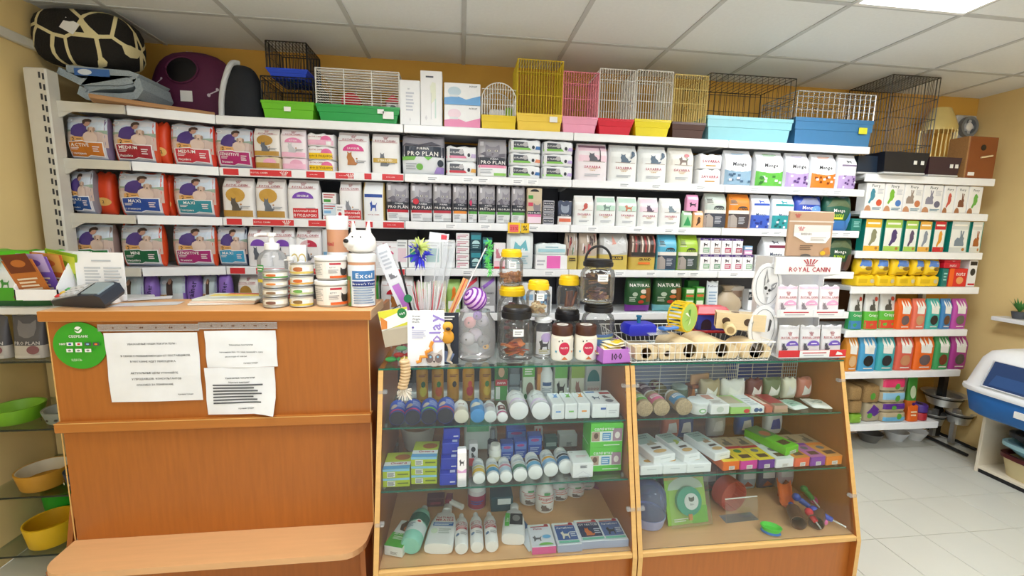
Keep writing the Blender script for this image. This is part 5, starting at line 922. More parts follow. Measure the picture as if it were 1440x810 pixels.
p = atz(95, 434, ZK); o = thing('card_terminal', 'dark grey payment card terminal with coloured keys lying on the counter corner', 'card terminal', (p.x+.035, p.y+.06, ZK+.012), -.25); o.rotation_euler = (.5, 0, -.2); o.location.z += .012; mb = MB()
prof = [(-.11, 0), (.1, 0), (.11, .015), (.11, .05), (.09, .058), (.02, .052), (-.11, .022)]
mb.loft([[(x, y, z) for x, z in prof] for y in (-.045, .045)], '2f3744'); mb.build('body', o)
sl = lambda x: .022+(x+.11)*(.052-.022)/.13
mb = MB(); mb.loft([[(x, y, sl(x)+dz) for x in (-.105, .015)] for y, dz in ((-.038, .0), (-.038, .004), (.038, .004), (.038, 0))], 'b8bcc0', False, closed=False); mb.build('keypad', o)
for i in range(4):
    for j in range(3): c = ['g', 'lg', 'lg', 'lg'][i] if i else ['d03030', 'e0c030', '30a040'][j]; x = -.094+i*.026; MB().rbox((x-.009, -.03+j*.021, sl(x)+.003), (x+.009, -.03+j*.021+.017, sl(x)+.0085), c, .001).build('key_button', o)
MB().rbox((.03, -.036, .0525), (.1, .036, .0605), '8a9aa0', .002).build('screen', o)
for i, (x0, y0, x1, y1, c, n) in enumerate(((150, 431, 240, 424, 'd8dade', 'white slip with red edge'), (215, 424, 190, 420, 'e8e8ea', 'plain white receipt'))):
    p = atz((x0+x1)/2-i*20, y0, ZK); o = thing('paper_slip', n+' lying beside the card terminal', 'paper', (p.x, p.y+.05, ZK+.0005+i*.002), .2+i*.3); MB().box((-.11, -.04, 0), (.11, .04, .001), c).build('sheet', o); MB().box((-.1, -.039, .001), (-.03, -.036, .0014), 'r').build('red_edge_print', o)
for i, (c, dx, n) in enumerate((('e4e6e4', 0, 'white magazine under the others'), ('e8d6c8', .01, 'pale magazine with pink stripe'), ('d8dccf', .02, 'magazine with yellow and red cover on top'))):
    p = atz(308, 430, ZK); o = thing('magazine', n+' in the pile by the pump bottle', 'magazine', (p.x-.01+dx, p.y+.1, ZK+i*.0085), .12-.05*i); MB().rbox((-.12, -.085, 0), (.12, .085, .008), c, .002).build('pages', o)
    if i == 2: prints(o, lambda u, v, l: (-.12+u*.24, -.085+v*.17, .008+l), .24, .17, [('r', .1, .45, .95, .75, 'f0d84a'), ('r', .3, .7, .95, .9, 'd8583a'), ('e', .3, .3, .15, .15, 'e8ece0'), ('n', .5, .1, .9, .35, 3, 'a8aca0')], name='cover_print', o0=.0008)
# ================================================================ JARS ON THE FIRST SHOWCASE
ZG = STZ+.0015
def jar(px, py, yt, wp, Y, z, label, lidc='k', fill=None, lidh=.16, sq=False, handle=False, tagu=None, base=None):
    X, Y, w, h = at(px, py, yt, wp, z, Y); r = w/2; o = thing('treat_jar', label, 'jar', (X, Y+r, z)); hb = h*(1-lidh); n = 24
    MB().lathe([(r*.8, 0), (r*.97, .006), (r, .02), (r, hb*.78), (r*.9, hb*.9), (r*.78, hb*.93), (r*.78, hb)], 'jar', 4*6 if not sq else 24).build('jar', o)
    mb = MB(); L = lidh*h; q = r*.86
    mb.lathe([(q, hb-.002), (q*1.02, hb+L*.15), (q*1.02, hb+L*.55), (q*.95, hb+L*.6), (q*.95, hb+L*.85), (q*.85, hb+L), (q*.5, hb+L)], lidc, 28); mb.build('lid', o)
    if handle:
        mb = MB(); mb.tube([(q*.9*math.cos(a), 0, hb+L*.7+.065*math.sin(a)) for a in [math.pi*k/14 for k in range(15)]], .0055, 'k', 8); mb.build('handle', o)
    if tagu: prints(o, cylmap(r, .03, hb*.62, .6), .04, .03, [('r', 0, 0, 1, 1, 'f4f4f0'), ('n', .15, .2, .85, .8, 2, 'a8a8a8')], name='price_tag')
    if fill:
        fc, fh, kind, num = fill; rg = random.Random(label)
        for i in range(num):
            a = rg.uniform(0, 6.28); rr = rg.uniform(0, r*.6); zz = .01+rg.uniform(0, fh*hb)
            c = rg.choice(fc); M = T(rr*math.cos(a), rr*math.sin(a), zz) @ Rz(rg.uniform(0, 6.28)) @ Rx(rg.uniform(-.5, .5))
            mb = MB()
            if kind == 'stick': M = T(rr*.6*math.cos(a), rr*.6*math.sin(a), .012) @ Rz(a) @ Ry(rg.uniform(-.32, .32)); mb.tube([(0, 0, 0), (0, 0, hb*fh)], .0045, c, 6, M)
            elif kind == 'bone': mb.tube([(-.018, 0, .008), (.018, 0, .008)], .005, c, 6, M); [mb.ball((sx*.02, sy*.005, .008), .007, c, 8, 5, M) for sx in (-1, 1) for sy in (-1, 1)]
            elif kind == 'strip': mb.loft([[(x, y+.006*math.sin(x*90+i), z2+.004*math.sin(x*60+i)) for y, z2 in ((-.012, .004), (.012, .004), (.012, .009), (-.012, .009))] for x in [(-.5+k/6)*r*1.1 for k in range(7)]], c, True, M if rr < r*.35 else T(0, 0, zz) @ Rz(a) @ Rx(.4))
            elif kind == 'chunk': mb.loft([[(s*(.016+.006*math.sin(3*b+i))*math.cos(b), s*.014*math.sin(b), .006+zq) for b in [k*math.pi/4 for k in range(8)]] for s, zq in ((.5, 0), (1, .006), (.9, .012), (.4, .017))], c, True, M)
            mb.build('treat', o)
    return X, z+h+.0008, o
# back to front
X1, z1, _ = jar(722, 500, 404, 42, 1.80, ZG, 'clear jar of dark red meat with yellow lid, under the biscuit jar', 'yel', (['5a2028', '7a3038', '3a2420', '8a3a44'], .75, 'chunk', 34), .14, tagu=1)
jar(721, 404, 351, 34, 1.81, z1, 'clear jar of bone biscuits with yellow lid, highest of all jars', 'yel', (['b87a4a', 'c89060', 'a86a3c'], .3, 'bone', 26), .2, tagu=1)
jar(729, 508, 435, 50, 1.66, ZG, 'wide clear jar of orange chews with black lid', 'k', (['b8562c', 'd07a44', '9a3f1c'], .3, 'strip', 9), .2, tagu=1)
X2, z2, oe = jar(766, 508, 447, 28, 1.70, ZG, 'slim clear jar with dog label and pale lid, under the bone jar', 'dfe2e4', None, .12)
prints(oe, cylmap(.0385, .1, .02, 1.9), .07, .1, [('r', 0, 0, 1, 1, 'ececf0'), ('e', .6, .75, .3, .2, 'c8b0e0'), ('dog', .5, .45, .6, .5, '26222a'), ('n', .2, .05, .8, .25, 3, 'b8b070')])
jar(760, 447, 396, 35, 1.70, z2, 'clear jar of small cream bones with yellow lid', 'yel', (['e0cba0', 'c8a878', 'b89060'], .3, 'bone', 24), .24, tagu=1)
X3, z3, _ = jar(802, 500, 438, 40, 1.79, ZG, 'squat clear jar with black lid behind the two brown-lidded jars', 'k', (['8a7a68', 'b8a890'], .3, 'chunk', 12), .24)
jar(804, 440, 389, 33, 1.80, z3, 'clear jar of brown chewing sticks with yellow lid', 'yel', (['6a3420', '7a4428', '5a2a18'], .62, 'stick', 13), .26)
X4, z4, oi = jar(848, 503, 429, 46, 1.72, ZG, 'clear jar with black lid and blue label, under the handled jar', 'k', None, .16)
prints(oi, cylmap(.068, .07, .03, 2.0), .136, .07, [('r', 0, 0, 1, 1, '5a8ac8'), ('r', 0, .7, 1, .82, 'd8e07a'), ('r', 0, .82, 1, .95, '3a6ab0')])
jar(848, 429, 366, 48, 1.715, z4, 'tall clear jar of dried meat with black lid and carrying handle', 'k', (['6a4a48', '8a6a64', '4a3430', 'b08a60'], .8, 'strip', 24), .15, handle=True, tagu=1)
for px, n in ((794, 'beside the wide orange chew jar'), (828, 'beside the purple packet box')):
    X, Y, w, h = at(px, 506, 460, 31, ZG, 1.665); r = w/2; o = thing('snack_jar', 'small snack jar with brown screw lid '+n, 'jar', (X, Y+r, ZG)); MB().lathe([(r*.9, 0), (r, .006), (r, h*.68), (r*.86, h*.74)], 'e9e2cf', 24).build('jar', o); MB().lathe([(r*.93, h*.73), (r*.95, h*.75), (r*.95, h*.97), (r*.9, h), (r*.6, h)], '4a281c', 24).build('lid', o)
    prints(o, lambda u, v, l, r=r, h=h: ((u-.5)*1.2*r, (v-.5)*1.2*r, h+l), r*1.2, r*1.2, [('e', .5, .5, .45, .45, 'e8e4dc'), ('n', .3, .35, .7, .65, 2, '6a4a3a')], name='lid_print'); prints(o, cylmap(r, h*.62, h*.04, 2.4), r*2.4, h*.62, [('r', 0, 0, 1, 1, 'ece8dc'), ('e', .5, .55, .2, .3, 'c8284c'), ('t', 'NUTS', .5, .58, .26, .12, 'w'), ('e', .3, .88, .02, .04, 'k'), ('e', .42, .92, .02, .04, 'k'), ('e', .2, .4, .03, .05, '3aa0c0'), ('e', .8, .4, .03, .05, 'org'), ('p', [(.4, .05), (.5, .2), (.62, .05)], 'c8703c')])
X, Y, w, h = at(866, 511, 492, 40, ZG, 1.632)
o = thing('packet_box', 'open lilac carton of small yellow packets at the showcase edge', 'box', (X, Y+.06, ZG), .12); mb = MB(); mb.box((-w/2, -.055, 0), (w/2, .055, .003), '9a5ab0')
mb.build('box_floor', o); MB().box((-w/2, -.055, .003), (w/2, -.052, h), 'c07ad0').build('box_front', o); MB().box((-w/2, .052, .003), (w/2, .055, h+.02), 'b87ac8').build('box_back', o)
for x in (-w/2, w/2-.003): MB().box((x, -.052, .003), (x+.003, .052, h), 'b070c8').build('box_side', o)
prints(o, lambda u, v, l: (-w/2+u*w, -.055-l, v*h), w, h, [('t', '100', .5, .5, .4, .45, '3a2a40')])
for k in range(5):
    q = thing('treat_packet', 'small yellow and white treat packet, '+['lowest', 'second from below', 'middle', 'second from top', 'topmost'][k]+' in the lilac carton', 'packet', (X+(k-2)*.012, Y+.055+.005*k, ZG+.02+k*.011), .3*(k-2), 'packets in the lilac carton'); F = bagmap(.085, .075, .012, 'pillow', k); b_ = bagbody(F, [(1, 'efe6c8')], None, .012).build('sachet', q); pq = prints(q, F, .085, .075, [('r', .1, .1, .9, .5, 'e8c81c'), ('e', .6, .7, .25, .18, '8a8478')])
    for c in (b_, pq): c.data.transform(T(0, -.035, .008) @ Rx(-math.pi/2))
# toy jar with spiral ball
X, Y, w, h = at(669, 512, 442, 62, ZG, 1.655); r = w/2; o = thing('toy_jar', 'bulging clear plastic jar filled with grey and pink plush toys', 'jar', (X, Y+r, ZG)); MB().lathe([(r*.7, 0), (r*.95, .02), (r*1.0, h*.4), (r*.95, h*.75), (r*.7, h*.92), (r*.72, h), (r*.7, h)], 'haze', 28).build('jar', o); zt = ZG+h
for i, (x, y, z_, s, c, n) in enumerate(((-.35, -.3, .25, .4, 'b8b4b8', 'pale grey'), (.4, -.25, .2, .36, '7a7a80', 'dark grey'), (0, .1, .3, .4, 'c8b8c8', 'mauve'), (-.25, -.35, .6, .34, 'd88a88', 'salmon pink'), (.35, -.2, .62, .34, 'a09aa6', 'ash grey'), (.1, -.45, .75, .26, '8a5ab0', 'violet'), (.5, -.4, .12, .18, 'f0b030', 'yellow'))):
    q = thing('plush_toy', n+' plush ball inside the bulging clear jar', 'toy', (X+x*r, Y+r+y*r*.8, ZG+z_*h-s*r*.6+.03)); puff(MB(), s*2*r*.85, s*2*r*.7, s*2*r*.8, c, 2.2, 16, 8).build('plush', q); MB().ball((-.2*s*r, -s*r*.75, s*r*.9), .004, 'k', 8, 5).build('eye', q)
q = thing('spiral_ball', 'purple and white spiral-striped cat ball resting on the toy jar', 'ball', (X, Y+r, zt)); R = .046; mb = MB(); mb.ball((0, 0, R+.002), R, 'e9c4ec', 24, 14); mb.build('ball', q)
mb = MB(); N = 150; ax = Matrix.Rotation(.5, 3, 'Z') @ Matrix.Rotation(-.9, 3, 'Y')
mb.tube([ax @ (Vector((math.sin(math.pi*t)*math.cos(2*math.pi*7*t), math.sin(math.pi*t)*math.sin(2*math.pi*7*t), -math.cos(math.pi*t)))*(R-.0005))+Vector((0, 0, R+.002)) for t in [.02+.96*k/N for k in range(N+1)]], .0045, '7a2a9a', 5); mb.build('spiral_stripe', q)
# cards and toy wands
def card(name, label, x0, x1, yt, yb, Y, prims, tilt=0, z=None, col='f2f2f5', roll=0):
    X, Y, w, h = at((x0+x1)/2, yb, yt, x1-x0, ZG, Y); z = z if z is not None else ZG
    h = aty((x0+x1)/2, yt, Y).z-z
    o = thing(name, label, 'toy card', (X, Y, z)); M = Rx(-tilt) @ Ry(roll); MB().rbox((-w/2, 0, 0), (w/2, .004, h), col, .001, M).build('card', o)
    prints(o, lambda u, v, l: M @ Vector(((u-.5)*w, -l, v*h)), w, h, prims, o0=.0008); return o, w, h, M
o, w, h, M = card('toy_card', 'white hanging card with vertical violet lettering and orange wiggly toy', 573, 625, 437, 511, 1.645, [('t', 'play', .74, .68, 1.2, .2, '9a86d0', math.pi/2), ('t', 'Dental', .24, .9, .3, .03, 'dg'), ('t', 'Wiggle', .24, .85, .3, .03, 'dg'), ('t', 'Worm', .22, .8, .26, .03, 'dg'), ('e', .15, .7, .03, .02, '6a5ab0'), ('n', .12, .5, .5, .66, 5, 'c0c0d8'), ('face', .72, .16, .46, .3, 'c8bcb4'), ('e', .6, .14, .1, .08, '7a6a68'), ('e', .84, .14, .1, .08, '7a6a68'), ('e', .62, .17, .03, .02, '8ac0e0'), ('e', .82, .17, .03, .02, '8ac0e0'), ('p', [(.68, .1), (.76, .1), (.72, .06)], '3a3034')], .03)
MB().tube([M @ Vector(((u-.5)*w, -.007, v*h)) for u, v in ((.68, .45), (.62, .36), (.66, .3), (.5, .26), (.52, .18), (.36, .18), (.34, .1), (.24, .08))], .007, 'e8963a', 8).build('wiggly_toy', o)
o, w, h, M = card('toy_card', 'dark card with yellow furry tiger toy beside the toy jar', 616, 645, 440, 510, 1.665, [('n', .2, .85, .8, .95, 2, 'e8e8e8'), ('p', [(.3, .05), (.1, .3), (.8, .2), (.6, .02)], '7a8ab0')], .02, col='1c2230')
mb = MB(); puff(mb, .05, .03, .055, 'd8982a', 2.2, 14, 8, M @ T(-.002, -.016, h*.42)); puff(mb, .042, .03, .038, 'e0a83a', 2.2, 14, 8, M @ T(-.002, -.016, h*.66)); mb.build('furry_toy', o); MB().ball(M @ Vector((0, -.035, h*.72)), (.01, .005, .007), '3a2418', 8, 6).build('muzzle', o); puff(MB(), .022, .015, .03, 'ece8e0', 2.2, 12, 6, M @ T(-.024, -.02, h*.5)).build('white_paw', o)
mb = MB(); mb.tube([M @ Vector((x, -.012, zz)) for x, zz in ((0, h*.42), (.008, h*.25), (.0, h*.08), (.016, -.0+.005))], [.009, .01, .008, .004], 'd9c8b0', 8); mb.build('tail', o)
o, w, h, M = card('toy_card', 'yellow-green header card with brown paper toy at the showcase end', 541, 582, 434, 478, 1.66, [('r', .0, .5, 1, 1, 'd8d43a'), ('p', [(0, .45), (0, .75), (1, .95), (1, .6)], 'f2f2ea'), ('e', .8, .85, .16, .14, '1d7a3c'), ('t', 'cat', .8, .85, .2, .09, 'w'), ('p', [(0, .5), (.05, .85), (.25, .7), (.2, .5)], 'd8843a'), ('r', .0, .0, 1, .45, 'b8ac98')], 0, ZG+.085, 'cfc8b8', -.18)
MB().tube([M @ Vector((0, .002, h)), (0, .03, h+.01), (0, .06, h-.02), (0, .06, -.085)], .002, 'blackmetal', 6).build('hook', o)
for i, (c, dx, dz, n) in enumerate((('4ab060', -.03, .0, 'green'), ('e05a5a', .0, .012, 'red'), ('e8d84a', .03, -.004, 'yellow'), ('8ad0a0', .01, .04, 'mint'))):
    p = aty(560, 492, 1.70); q = thing('fish_toy', n+' small plastic fish toy at the showcase end', 'toy', (p.x+dx, 1.70+.02*(i % 2), ZG+.002+max(0, dz))); puff(MB(), .045, .02, .022, c, 2, 14, 6).build('fish_body', q); MB().loft([[(.02, y, .012), (.034, y, .022), (.034, y, .002)] for y in (-.002, .002)], c).build('tail_fin', q)
# ribbed tail toy hanging over the front
p = aty(568, 500, 1.60); o = thing('tail_toy', 'beige ribbed tail toy with white fluff hanging over the glass edge', 'toy', (p.x, 1.598, STZ-.11)); mb = MB()
for k in range(9): mb.lathe([(.016, 0), (.02, .004), (.02, .009), (.016, .013)], 'd2b48a', 14, T(.012*math.sin(k*.3)-.006, .0, .04+k*.0125))
mb.build('ribbed_body', o); mb = MB(); rg = random.Random(5)
for k in range(60):
    a, b = rg.uniform(0, 6.28), rg.uniform(-1, .6); mb.tube([(0, 0, .035), (.028*math.cos(a), .018*math.sin(a), .02+.03*b)], [.004, .001], 'e6ded0', 4)
mb.build('fluff_fringe', o); MB().tube([(0, 0, .15), (0, .01, .165), (0, .06, .114)], .002, 'd2b48a', 6).build('cord', o)
# wands in a clear tub
p = aty(600, 505, 1.74); WB = Vector((p.x, 1.80, ZG)); o = thing('wand_tub', 'clear tub holding cat toy wands behind the hanging cards', 'tub', WB); MB().lathe([(.05, 0), (.055, .005), (.058, .12), (.055, .12), (.052, .008), (.002, .006)], 'haze', 24).build('tub', o)
def tuft(mb, c, col, n, L, seed, down=.3):
    rg = random.Random(seed)
    for k in range(n):
        d = Vector((rg.gauss(0, 1), rg.gauss(0, 1), rg.gauss(0, 1)-down)).normalized()*L*rg.uniform(.5, 1); s = d.cross(Vector((0, 1, .3))).normalized()*L*.08
        c0 = Vector(c); m_ = c0+d*.55+Vector((0, 0, L*.1)); mb.add([c0-s*.3, c0+s*.3, m_+s, c0+d, m_-s], [(0, 1, 2, 3, 4)], col)
def wand(label, x1, y1, Y1, col, base=(0, 0), rr=.003):
    P0 = WB+Vector((base[0], base[1], .012)); P1 = aty(x1, y1, Y1); o = thing('toy_wand', label, 'cat toy', P0); d = P1-P0; MB().tube([(0, 0, 0), d], rr, col, 6).build('stick', o); return o, d
o, d = wand('white wand with lemon and violet-blue feathers', 589, 338, 1.84, 'e9e9ea', (-.01, .01)); mb = MB(); tuft(mb, d*.93, 'd8e48a', 60, .06, 1, .1); mb.build('lemon_feather', o); mb = MB(); tuft(mb, d*.86, '3a3ad0', 26, .075, 2, .2); mb.build('blue_feather', o)
o, d = wand('white wand with a hanging bright green feather boa', 684, 347, 1.76, 'e9e9ea', (.03, -.02)); mb = MB()
for k in range(9): tuft(mb, d+Vector((.006*math.sin(k)+.01, 0, .02-k*.016)), '6ad86a', 16, .026, 10+k, .2)
mb.build('feather_boa', o); MB().ball(d, .006, 'k', 8, 6).build('bead', o)
o, d = wand('black wand with round green label leaning over the cards', 561, 368, 1.72, '1a1a1e', (-.02, -.03), .0045); n = d.normalized(); MB().lathe([(.017, 0), (.017, .002)], '1d7a4c', 18, T(d*.62+Vector((0, -.008, 0))) @ Rx(math.pi/2)).build('round_label', o)
for i, (x1, y1, Y1, wd, c, n) in enumerate(((535, 345, 1.84, .06, 'e0e2e6', 'long white-backed wand pack with fish print leaning outwards'), (618, 328, 1.9, .085, 'haze', 'clear wand sleeve with red tab standing upright'), (634, 340, 1.94, .05, 'haze', 'narrow clear wand sleeve beside the red tab one'), (556, 400, 1.76, .03, '8fd09a', 'orange and green printed wand card'), (655, 392, 1.86, .025, 'e0a868', 'tan striped wand card pointing towards the green feather'))):
    P0 = WB+Vector((-.02+.012*i, .025-.012*i, .012)); d = aty(x1, y1, Y1)-P0; L = d.length; zz_ = d.normalized(); yy_ = (Vector((0, 1, 0))-zz_*zz_.y).normalized(); M = Matrix((yy_.cross(zz_), yy_, zz_)).transposed().to_4x4()
    o = thing('wand_pack', n, 'cat toy', P0); MB().box((-wd/2, -.004, .0), (wd/2, .004, L), c, M).build('sleeve', o)
    mb = MB(); mb.tube([(0, 0, .01), (0, 0, L*.9)], .003, 'e9e9ea', 6, M); mb.build('stick', o)
    pr = {0: [('cat', .5, .72, .6, .05, '7a7a80'), ('n', .2, .78, .8, .95, 5, 'b8bcc4'), ('e', .6, .52, .2, .02, '4a5a78')], 1: [('r', .6, .95, .9, .99, 'c8303c')], 3: [('r', 0, .6, 1, 1, 'c07ad0'), ('r', 0, .35, 1, .62, 'e8a85a')], 4: [('r', .4, 0, .6, 1, 'd8583a')]}.get(i)
    if pr: prints(o, lambda u, v, l, M=M, wd=wd, L=L: M @ Vector(((u-.5)*wd, -(.004+l), v*L)), wd, L, pr); prints(o, lambda u, v, l, M=M, wd=wd, L=L: M @ Vector(((.5-u)*wd, (.004+l), v*L)), wd, L, pr, name='back_print')
mb = MB(); rg = random.Random(3); P0 = WB+Vector((.0, -.01, .1)); o = thing('feather_tassel', 'white and red striped feather tassel rising from the wand tub', 'cat toy', P0)
for k in range(26): a, b = rg.uniform(-.5, .5), rg.uniform(-.3, .3); mb.tube([(0, 0, 0), (a*.1, b*.1, .11), (a*.14, b*.12, .2+rg.uniform(0, .03))], [.003, .004, .001], rg.choice(['e8e6e6', 'efeeee', 'c8505a', 'e0d4d4']), 4)
mb.build('tassel', o); o = thing('mouse_toy', 'small grey fur mouse clipped among the wands', 'toy', WB+Vector((.045, -.06, .15))); puff(MB(), .022, .02, .04, '8f8c8c', 2, 12, 8).build('body', o); MB().tube([(0, 0, 0), (.004, 0, -.03)], .0015, '6a6868', 5).build('tail', o)
# ================================================================ ON THE SECOND SHOWCASE
BX0, BX1, BY0, BY1 = atz(893, 512, ZG).x-.01, 1.33, 1.635, 1.98
o = thing('wire_basket', 'white wire basket of wooden rodent houses on the showcase', 'basket', (0, 0, ZG)); mb = MB(); hb = .085
BXm = (BX0+BX1)/2
def ring_(z, e, r): mb.tube([(BX0-e, BY0-e*.5, z), (BX1+e, BY0-e*.5, z), (BX1+e, BY1+e, z), (BX0-e, BY1+e, z), (BX0-e, BY0-e*.5, z)], r, 'wirew', 6)
ring_(hb, .02, .0028); ring_(hb*.5, .01, .0016); ring_(.003, 0, .002)
for k in range(27): x = BX0+(BX1-BX0)*k/26; xx = BXm+(x-BXm)*1.05; mb.tube([(xx, BY0-.01, hb), (x, BY0, .003), (x, BY1, .003), (xx, BY1+.02, hb)], .0015, 'wirew', 4)
for k in range(11): y = BY0+(BY1-BY0)*k/10; mb.tube([(BX0-.02, y, hb), (BX0, y, .003), (BX1, y, .003), (BX1+.02, y, hb)], .0015, 'wirew', 4)
mb.build('wire_frame', o)
ZB = ZG+.007
def holed(mb, w, h, d, hole, rad, mn, arch=False, n=28):
    """front wall with a round hole, arched or square outline, thickness d (along Y from 0)"""
    out, inn = [], []
    for k in range(n):
        a = 2*math.pi*k/n; c, s = math.cos(a), math.sin(a); inn.append((hole[0]+rad*c, hole[1]+rad*s))
        if arch:
            x, z = c*w/2, h*.45+s*(h*.55 if s > 0 else h*.45); 
            if s < 0: t = min((w/2)/max(abs(c), 1e-6), (h*.45)/max(abs(s), 1e-6)); x, z = c*t, h*.45+s*t
        else: t = min((w/2)/max(abs(c), 1e-6), (h/2)/max(abs(s), 1e-6)); x, z = c*t, h/2+s*t
        out.append((x, max(0, z)))
    mb.loft([[(x, 0, z) for x, z in out], [(x, 0, z) for x, z in inn], [(x, d, z) for x, z in inn], [(x, d, z) for x, z in out], [(x, 0, z) for x, z in out]], mn, False)
    return out
def wood_house(label, x0, x1, yt, arch, L, hole=.25, Y=1.655, yb=512, yaw=0):
    X, Y, w, h = at((x0+x1)/2, yb, yt, x1-x0, ZB, Y); o = thing('wooden_rodent_house', label, 'rodent house', (X, Y, ZB), yaw); mb = MB(); out = holed(mb, w, h, .008, (0, h*.5), w*hole, 'pine', arch); mb.build('front_wall', o)
    mb = MB(); inn = [(x*.9, z*.93+.0) for x, z in out]; rs = []
    mb.loft([[(x, y, z) for x, z in out] for y in (.0081, L)]+[[(x, y, z) for x, z in inn] for y in (L, .0081)], 'pine', False, None, arch); mb.build('shell', o); mb = MB(); mb.loft([[(x*.9, L-.008, z*.93) for x, z in out], [(x*.9, L-.001, z*.93) for x, z in out]], 'plank'); mb.build('back_wall', o); return o
wood_house('square pine rodent house with round hole at the basket corner', 893, 924, 488, False, .1); wood_house('tiny pine rodent box with square doorway shape', 928, 949, 490, False, .09, .2)
wood_house('arched pine log house with round hole next to the tiny box', 951, 989, 482, True, .2); wood_house('arched pine log house in the middle of the basket', 992, 1038, 482, True, .22, .2); wood_house('wide arched pine house with bark edge and large hole', 1044, 1084, 482, True, .13, .27)
def over(px, py, z, Y): p = aty(px, py, Y); return (p.x, Y, z)
# pieces lying on the houses
p = aty(1040, 470, 1.74); o = thing('wooden_tunnel_block', 'long pine tunnel block with round holes lying on the houses', 'rodent house', (p.x, 1.74, ZB+.104), -.45); L, s = .2, .075
mb = MB()
for a, b in (((-L/2, 0, 0), (L/2, .006, s)), ((-L/2, s-.006, 0), (L/2, s, s)), ((-L/2, .006, 0), (L/2, s-.006, .006)), ((-L/2, .006, s-.006), (L/2, s-.006, s))): mb.box(a, b, 'pine')
mb.build('block_body', o)
for x in (-.06, .03): mb = MB(); mb.lathe([(.017, 0), (.017, .001)], '4a3420', 20, T(x, -.0005, s*.5) @ Rx(math.pi/2)); mb.build('round_hole', o)
mb = MB(); mb.lathe([(.017, 0), (.017, .001)], '6a4a2c', 20, T(-.02, s/2, s+.0002)); mb.build('top_hole', o)
mb = MB(); mb.box((-L/2+.004, .007, .007), (-L/2+.006, s-.007, s-.007), '7a5a38'); mb.build('inner_wall', o)
p = aty(1022, 478, 1.70); o = thing('cork_roll', 'pale printed chew roll lying across the pine houses', 'rodent toy', (p.x, 1.68, ZB+.118), -.5); mb = MB(); mb.lathe([(.02, 0), (.024, .004), (.024, .085), (.02, .09)], 'e6cf9c', 20, Rx(-math.pi/2)); mb.build('roll', o); MB().lathe([(.015, 0), (.015, .001)], 'a88a5a', 16, T(0, -.0005, 0) @ Rx(math.pi/2)).build('end_disc', o)
p = aty(955, 465, 1.80); R = .066; o = thing('hamster_wheel', 'yellow hamster exercise wheel with green patterned disc', 'hamster wheel', (p.x+.01, 1.8, ZB+.088), .55); mb = MB(); Mw = T(0, 0, R+.004) @ Rx(math.pi/2) 
mb.lathe([(R, -.035), (R+.002, -.035), (R+.002, -.028), (R, -.028), (R, -.035)], 'f0d028', 32, Mw, caps=False); mb.lathe([(R, .03), (R+.003, .03), (R+.003, .036), (R-.004, .036), (R, .03)], 'f0d028', 32, Mw, caps=False); mb.build('rim', o)
for k in range(22): a = 2*math.pi*k/22; MB().box((R*math.cos(a)-.004, -.036, R+.004+R*math.sin(a)-.004), (R*math.cos(a)+.004, .035, R+.004+R*math.sin(a)+.004), 'f0d028').build('rung', o)
mb = MB(); mb.lathe([(.002, .0), (R*.96, .0), (R*.96, .003), (.002, .003)], 'a8cc6a', 28, T(0, -.034, R+.004) @ Rx(math.pi/2)); mb.build('patterned_disc', o); prints(o, lambda u, v, l: ((u-.5)*2*R, -.0375-l, (v-.5)*2*R+R+.004), 2*R, 2*R, [('p', [(.3+.2*math.cos(k), .5+.3*math.sin(k)), (.45+.2*math.cos(k), .55+.25*math.sin(k)), (.5, .5)], c) for k, c in ((0, 'e8f0e0'), (1.2, '5a9a3a'), (2.5, 'f4f4ec'), (3.6, '3f8a3a'), (5, 'd8e8b0'))], name='swirl_print')
p = aty(1000, 466, 1.90); o = thing('plastic_hamster_house', 'blue plastic hamster house with red roof behind the wheel', 'hamster house', (p.x, 1.93, ZB+.07), -.08); w, h = .16, .1
mb = MB(); mb.rbox((-w/2, -.05, 0), (w/2, .05, h*.78), '3a3fae', .003); mb.build('walls', o); mb = MB(); mb.loft([[(x0, y, z) for x0 in (0,)] and [(-e, -.06+i, h*.78+dz), (e, -.06+i, h*.78+dz), (e, .06-i, h*.78+dz), (-e, .06-i, h*.78+dz)] for e, i, dz in ((w*.54, 0, 0), (w*.54, 0, .006), (w*.42, .03, .035))], 'd83a44'); mb.build('roof', o); MB().rbox((-w*.55, -.058, -.012), (w*.55, .058, 0), 'c8242c', .002).build('base', o)
prints(o, lambda u, v, l: (-w/2+u*w, -.05-l, v*h*.78), w, h*.78, [('d', .28, .35, .16, .35, '2a0f2c'), ('r', .12, .05, .44, .36, '2a0f2c'), ('r', .66, .62, .84, .82, '14143a')], name='doorway')
p = aty(900, 468, 1.72); o = thing('plastic_bath', 'translucent blue sand bath lying on the square house', 'hamster bath', (p.x, 1.74, ZB+.09), .1); mb = MB(); mb.loft([[(x*s_, y*s_, z_) for x, y in ((-.065, -.04), (.065, -.04), (.07, -.02), (.07, .03), (.06, .045), (-.06, .045), (-.07, .03), (-.07, -.02))] for s_, z_ in ((.8, 0), (1, .01), (1, .04), (.85, .052))], '1c22b0', True, None, True); mb.build('shell', o); MB().lathe([(.008, .052), (.008, .075), (.012, .078), (.012, .085)], '1a6a8a', 12).build('peg', o)
p = aty(943, 466, 1.70); o = thing('blue_treat_pack', 'small blue flat treat pack lying on the log house', 'packet', (p.x, 1.72, ZB+.116), .35); MB().rbox((-.045, -.02, 0), (.045, .02, .012), '3f7ac8', .003).build('pack', o); prints(o, lambda u, v, l: (-.045+u*.09, -.02+v*.04, .012+l), .09, .04, [('e', .5, .5, .2, .3, 'e89a3a'), ('n', .7, .3, .95, .7, 2, 'w')], name='top_print')
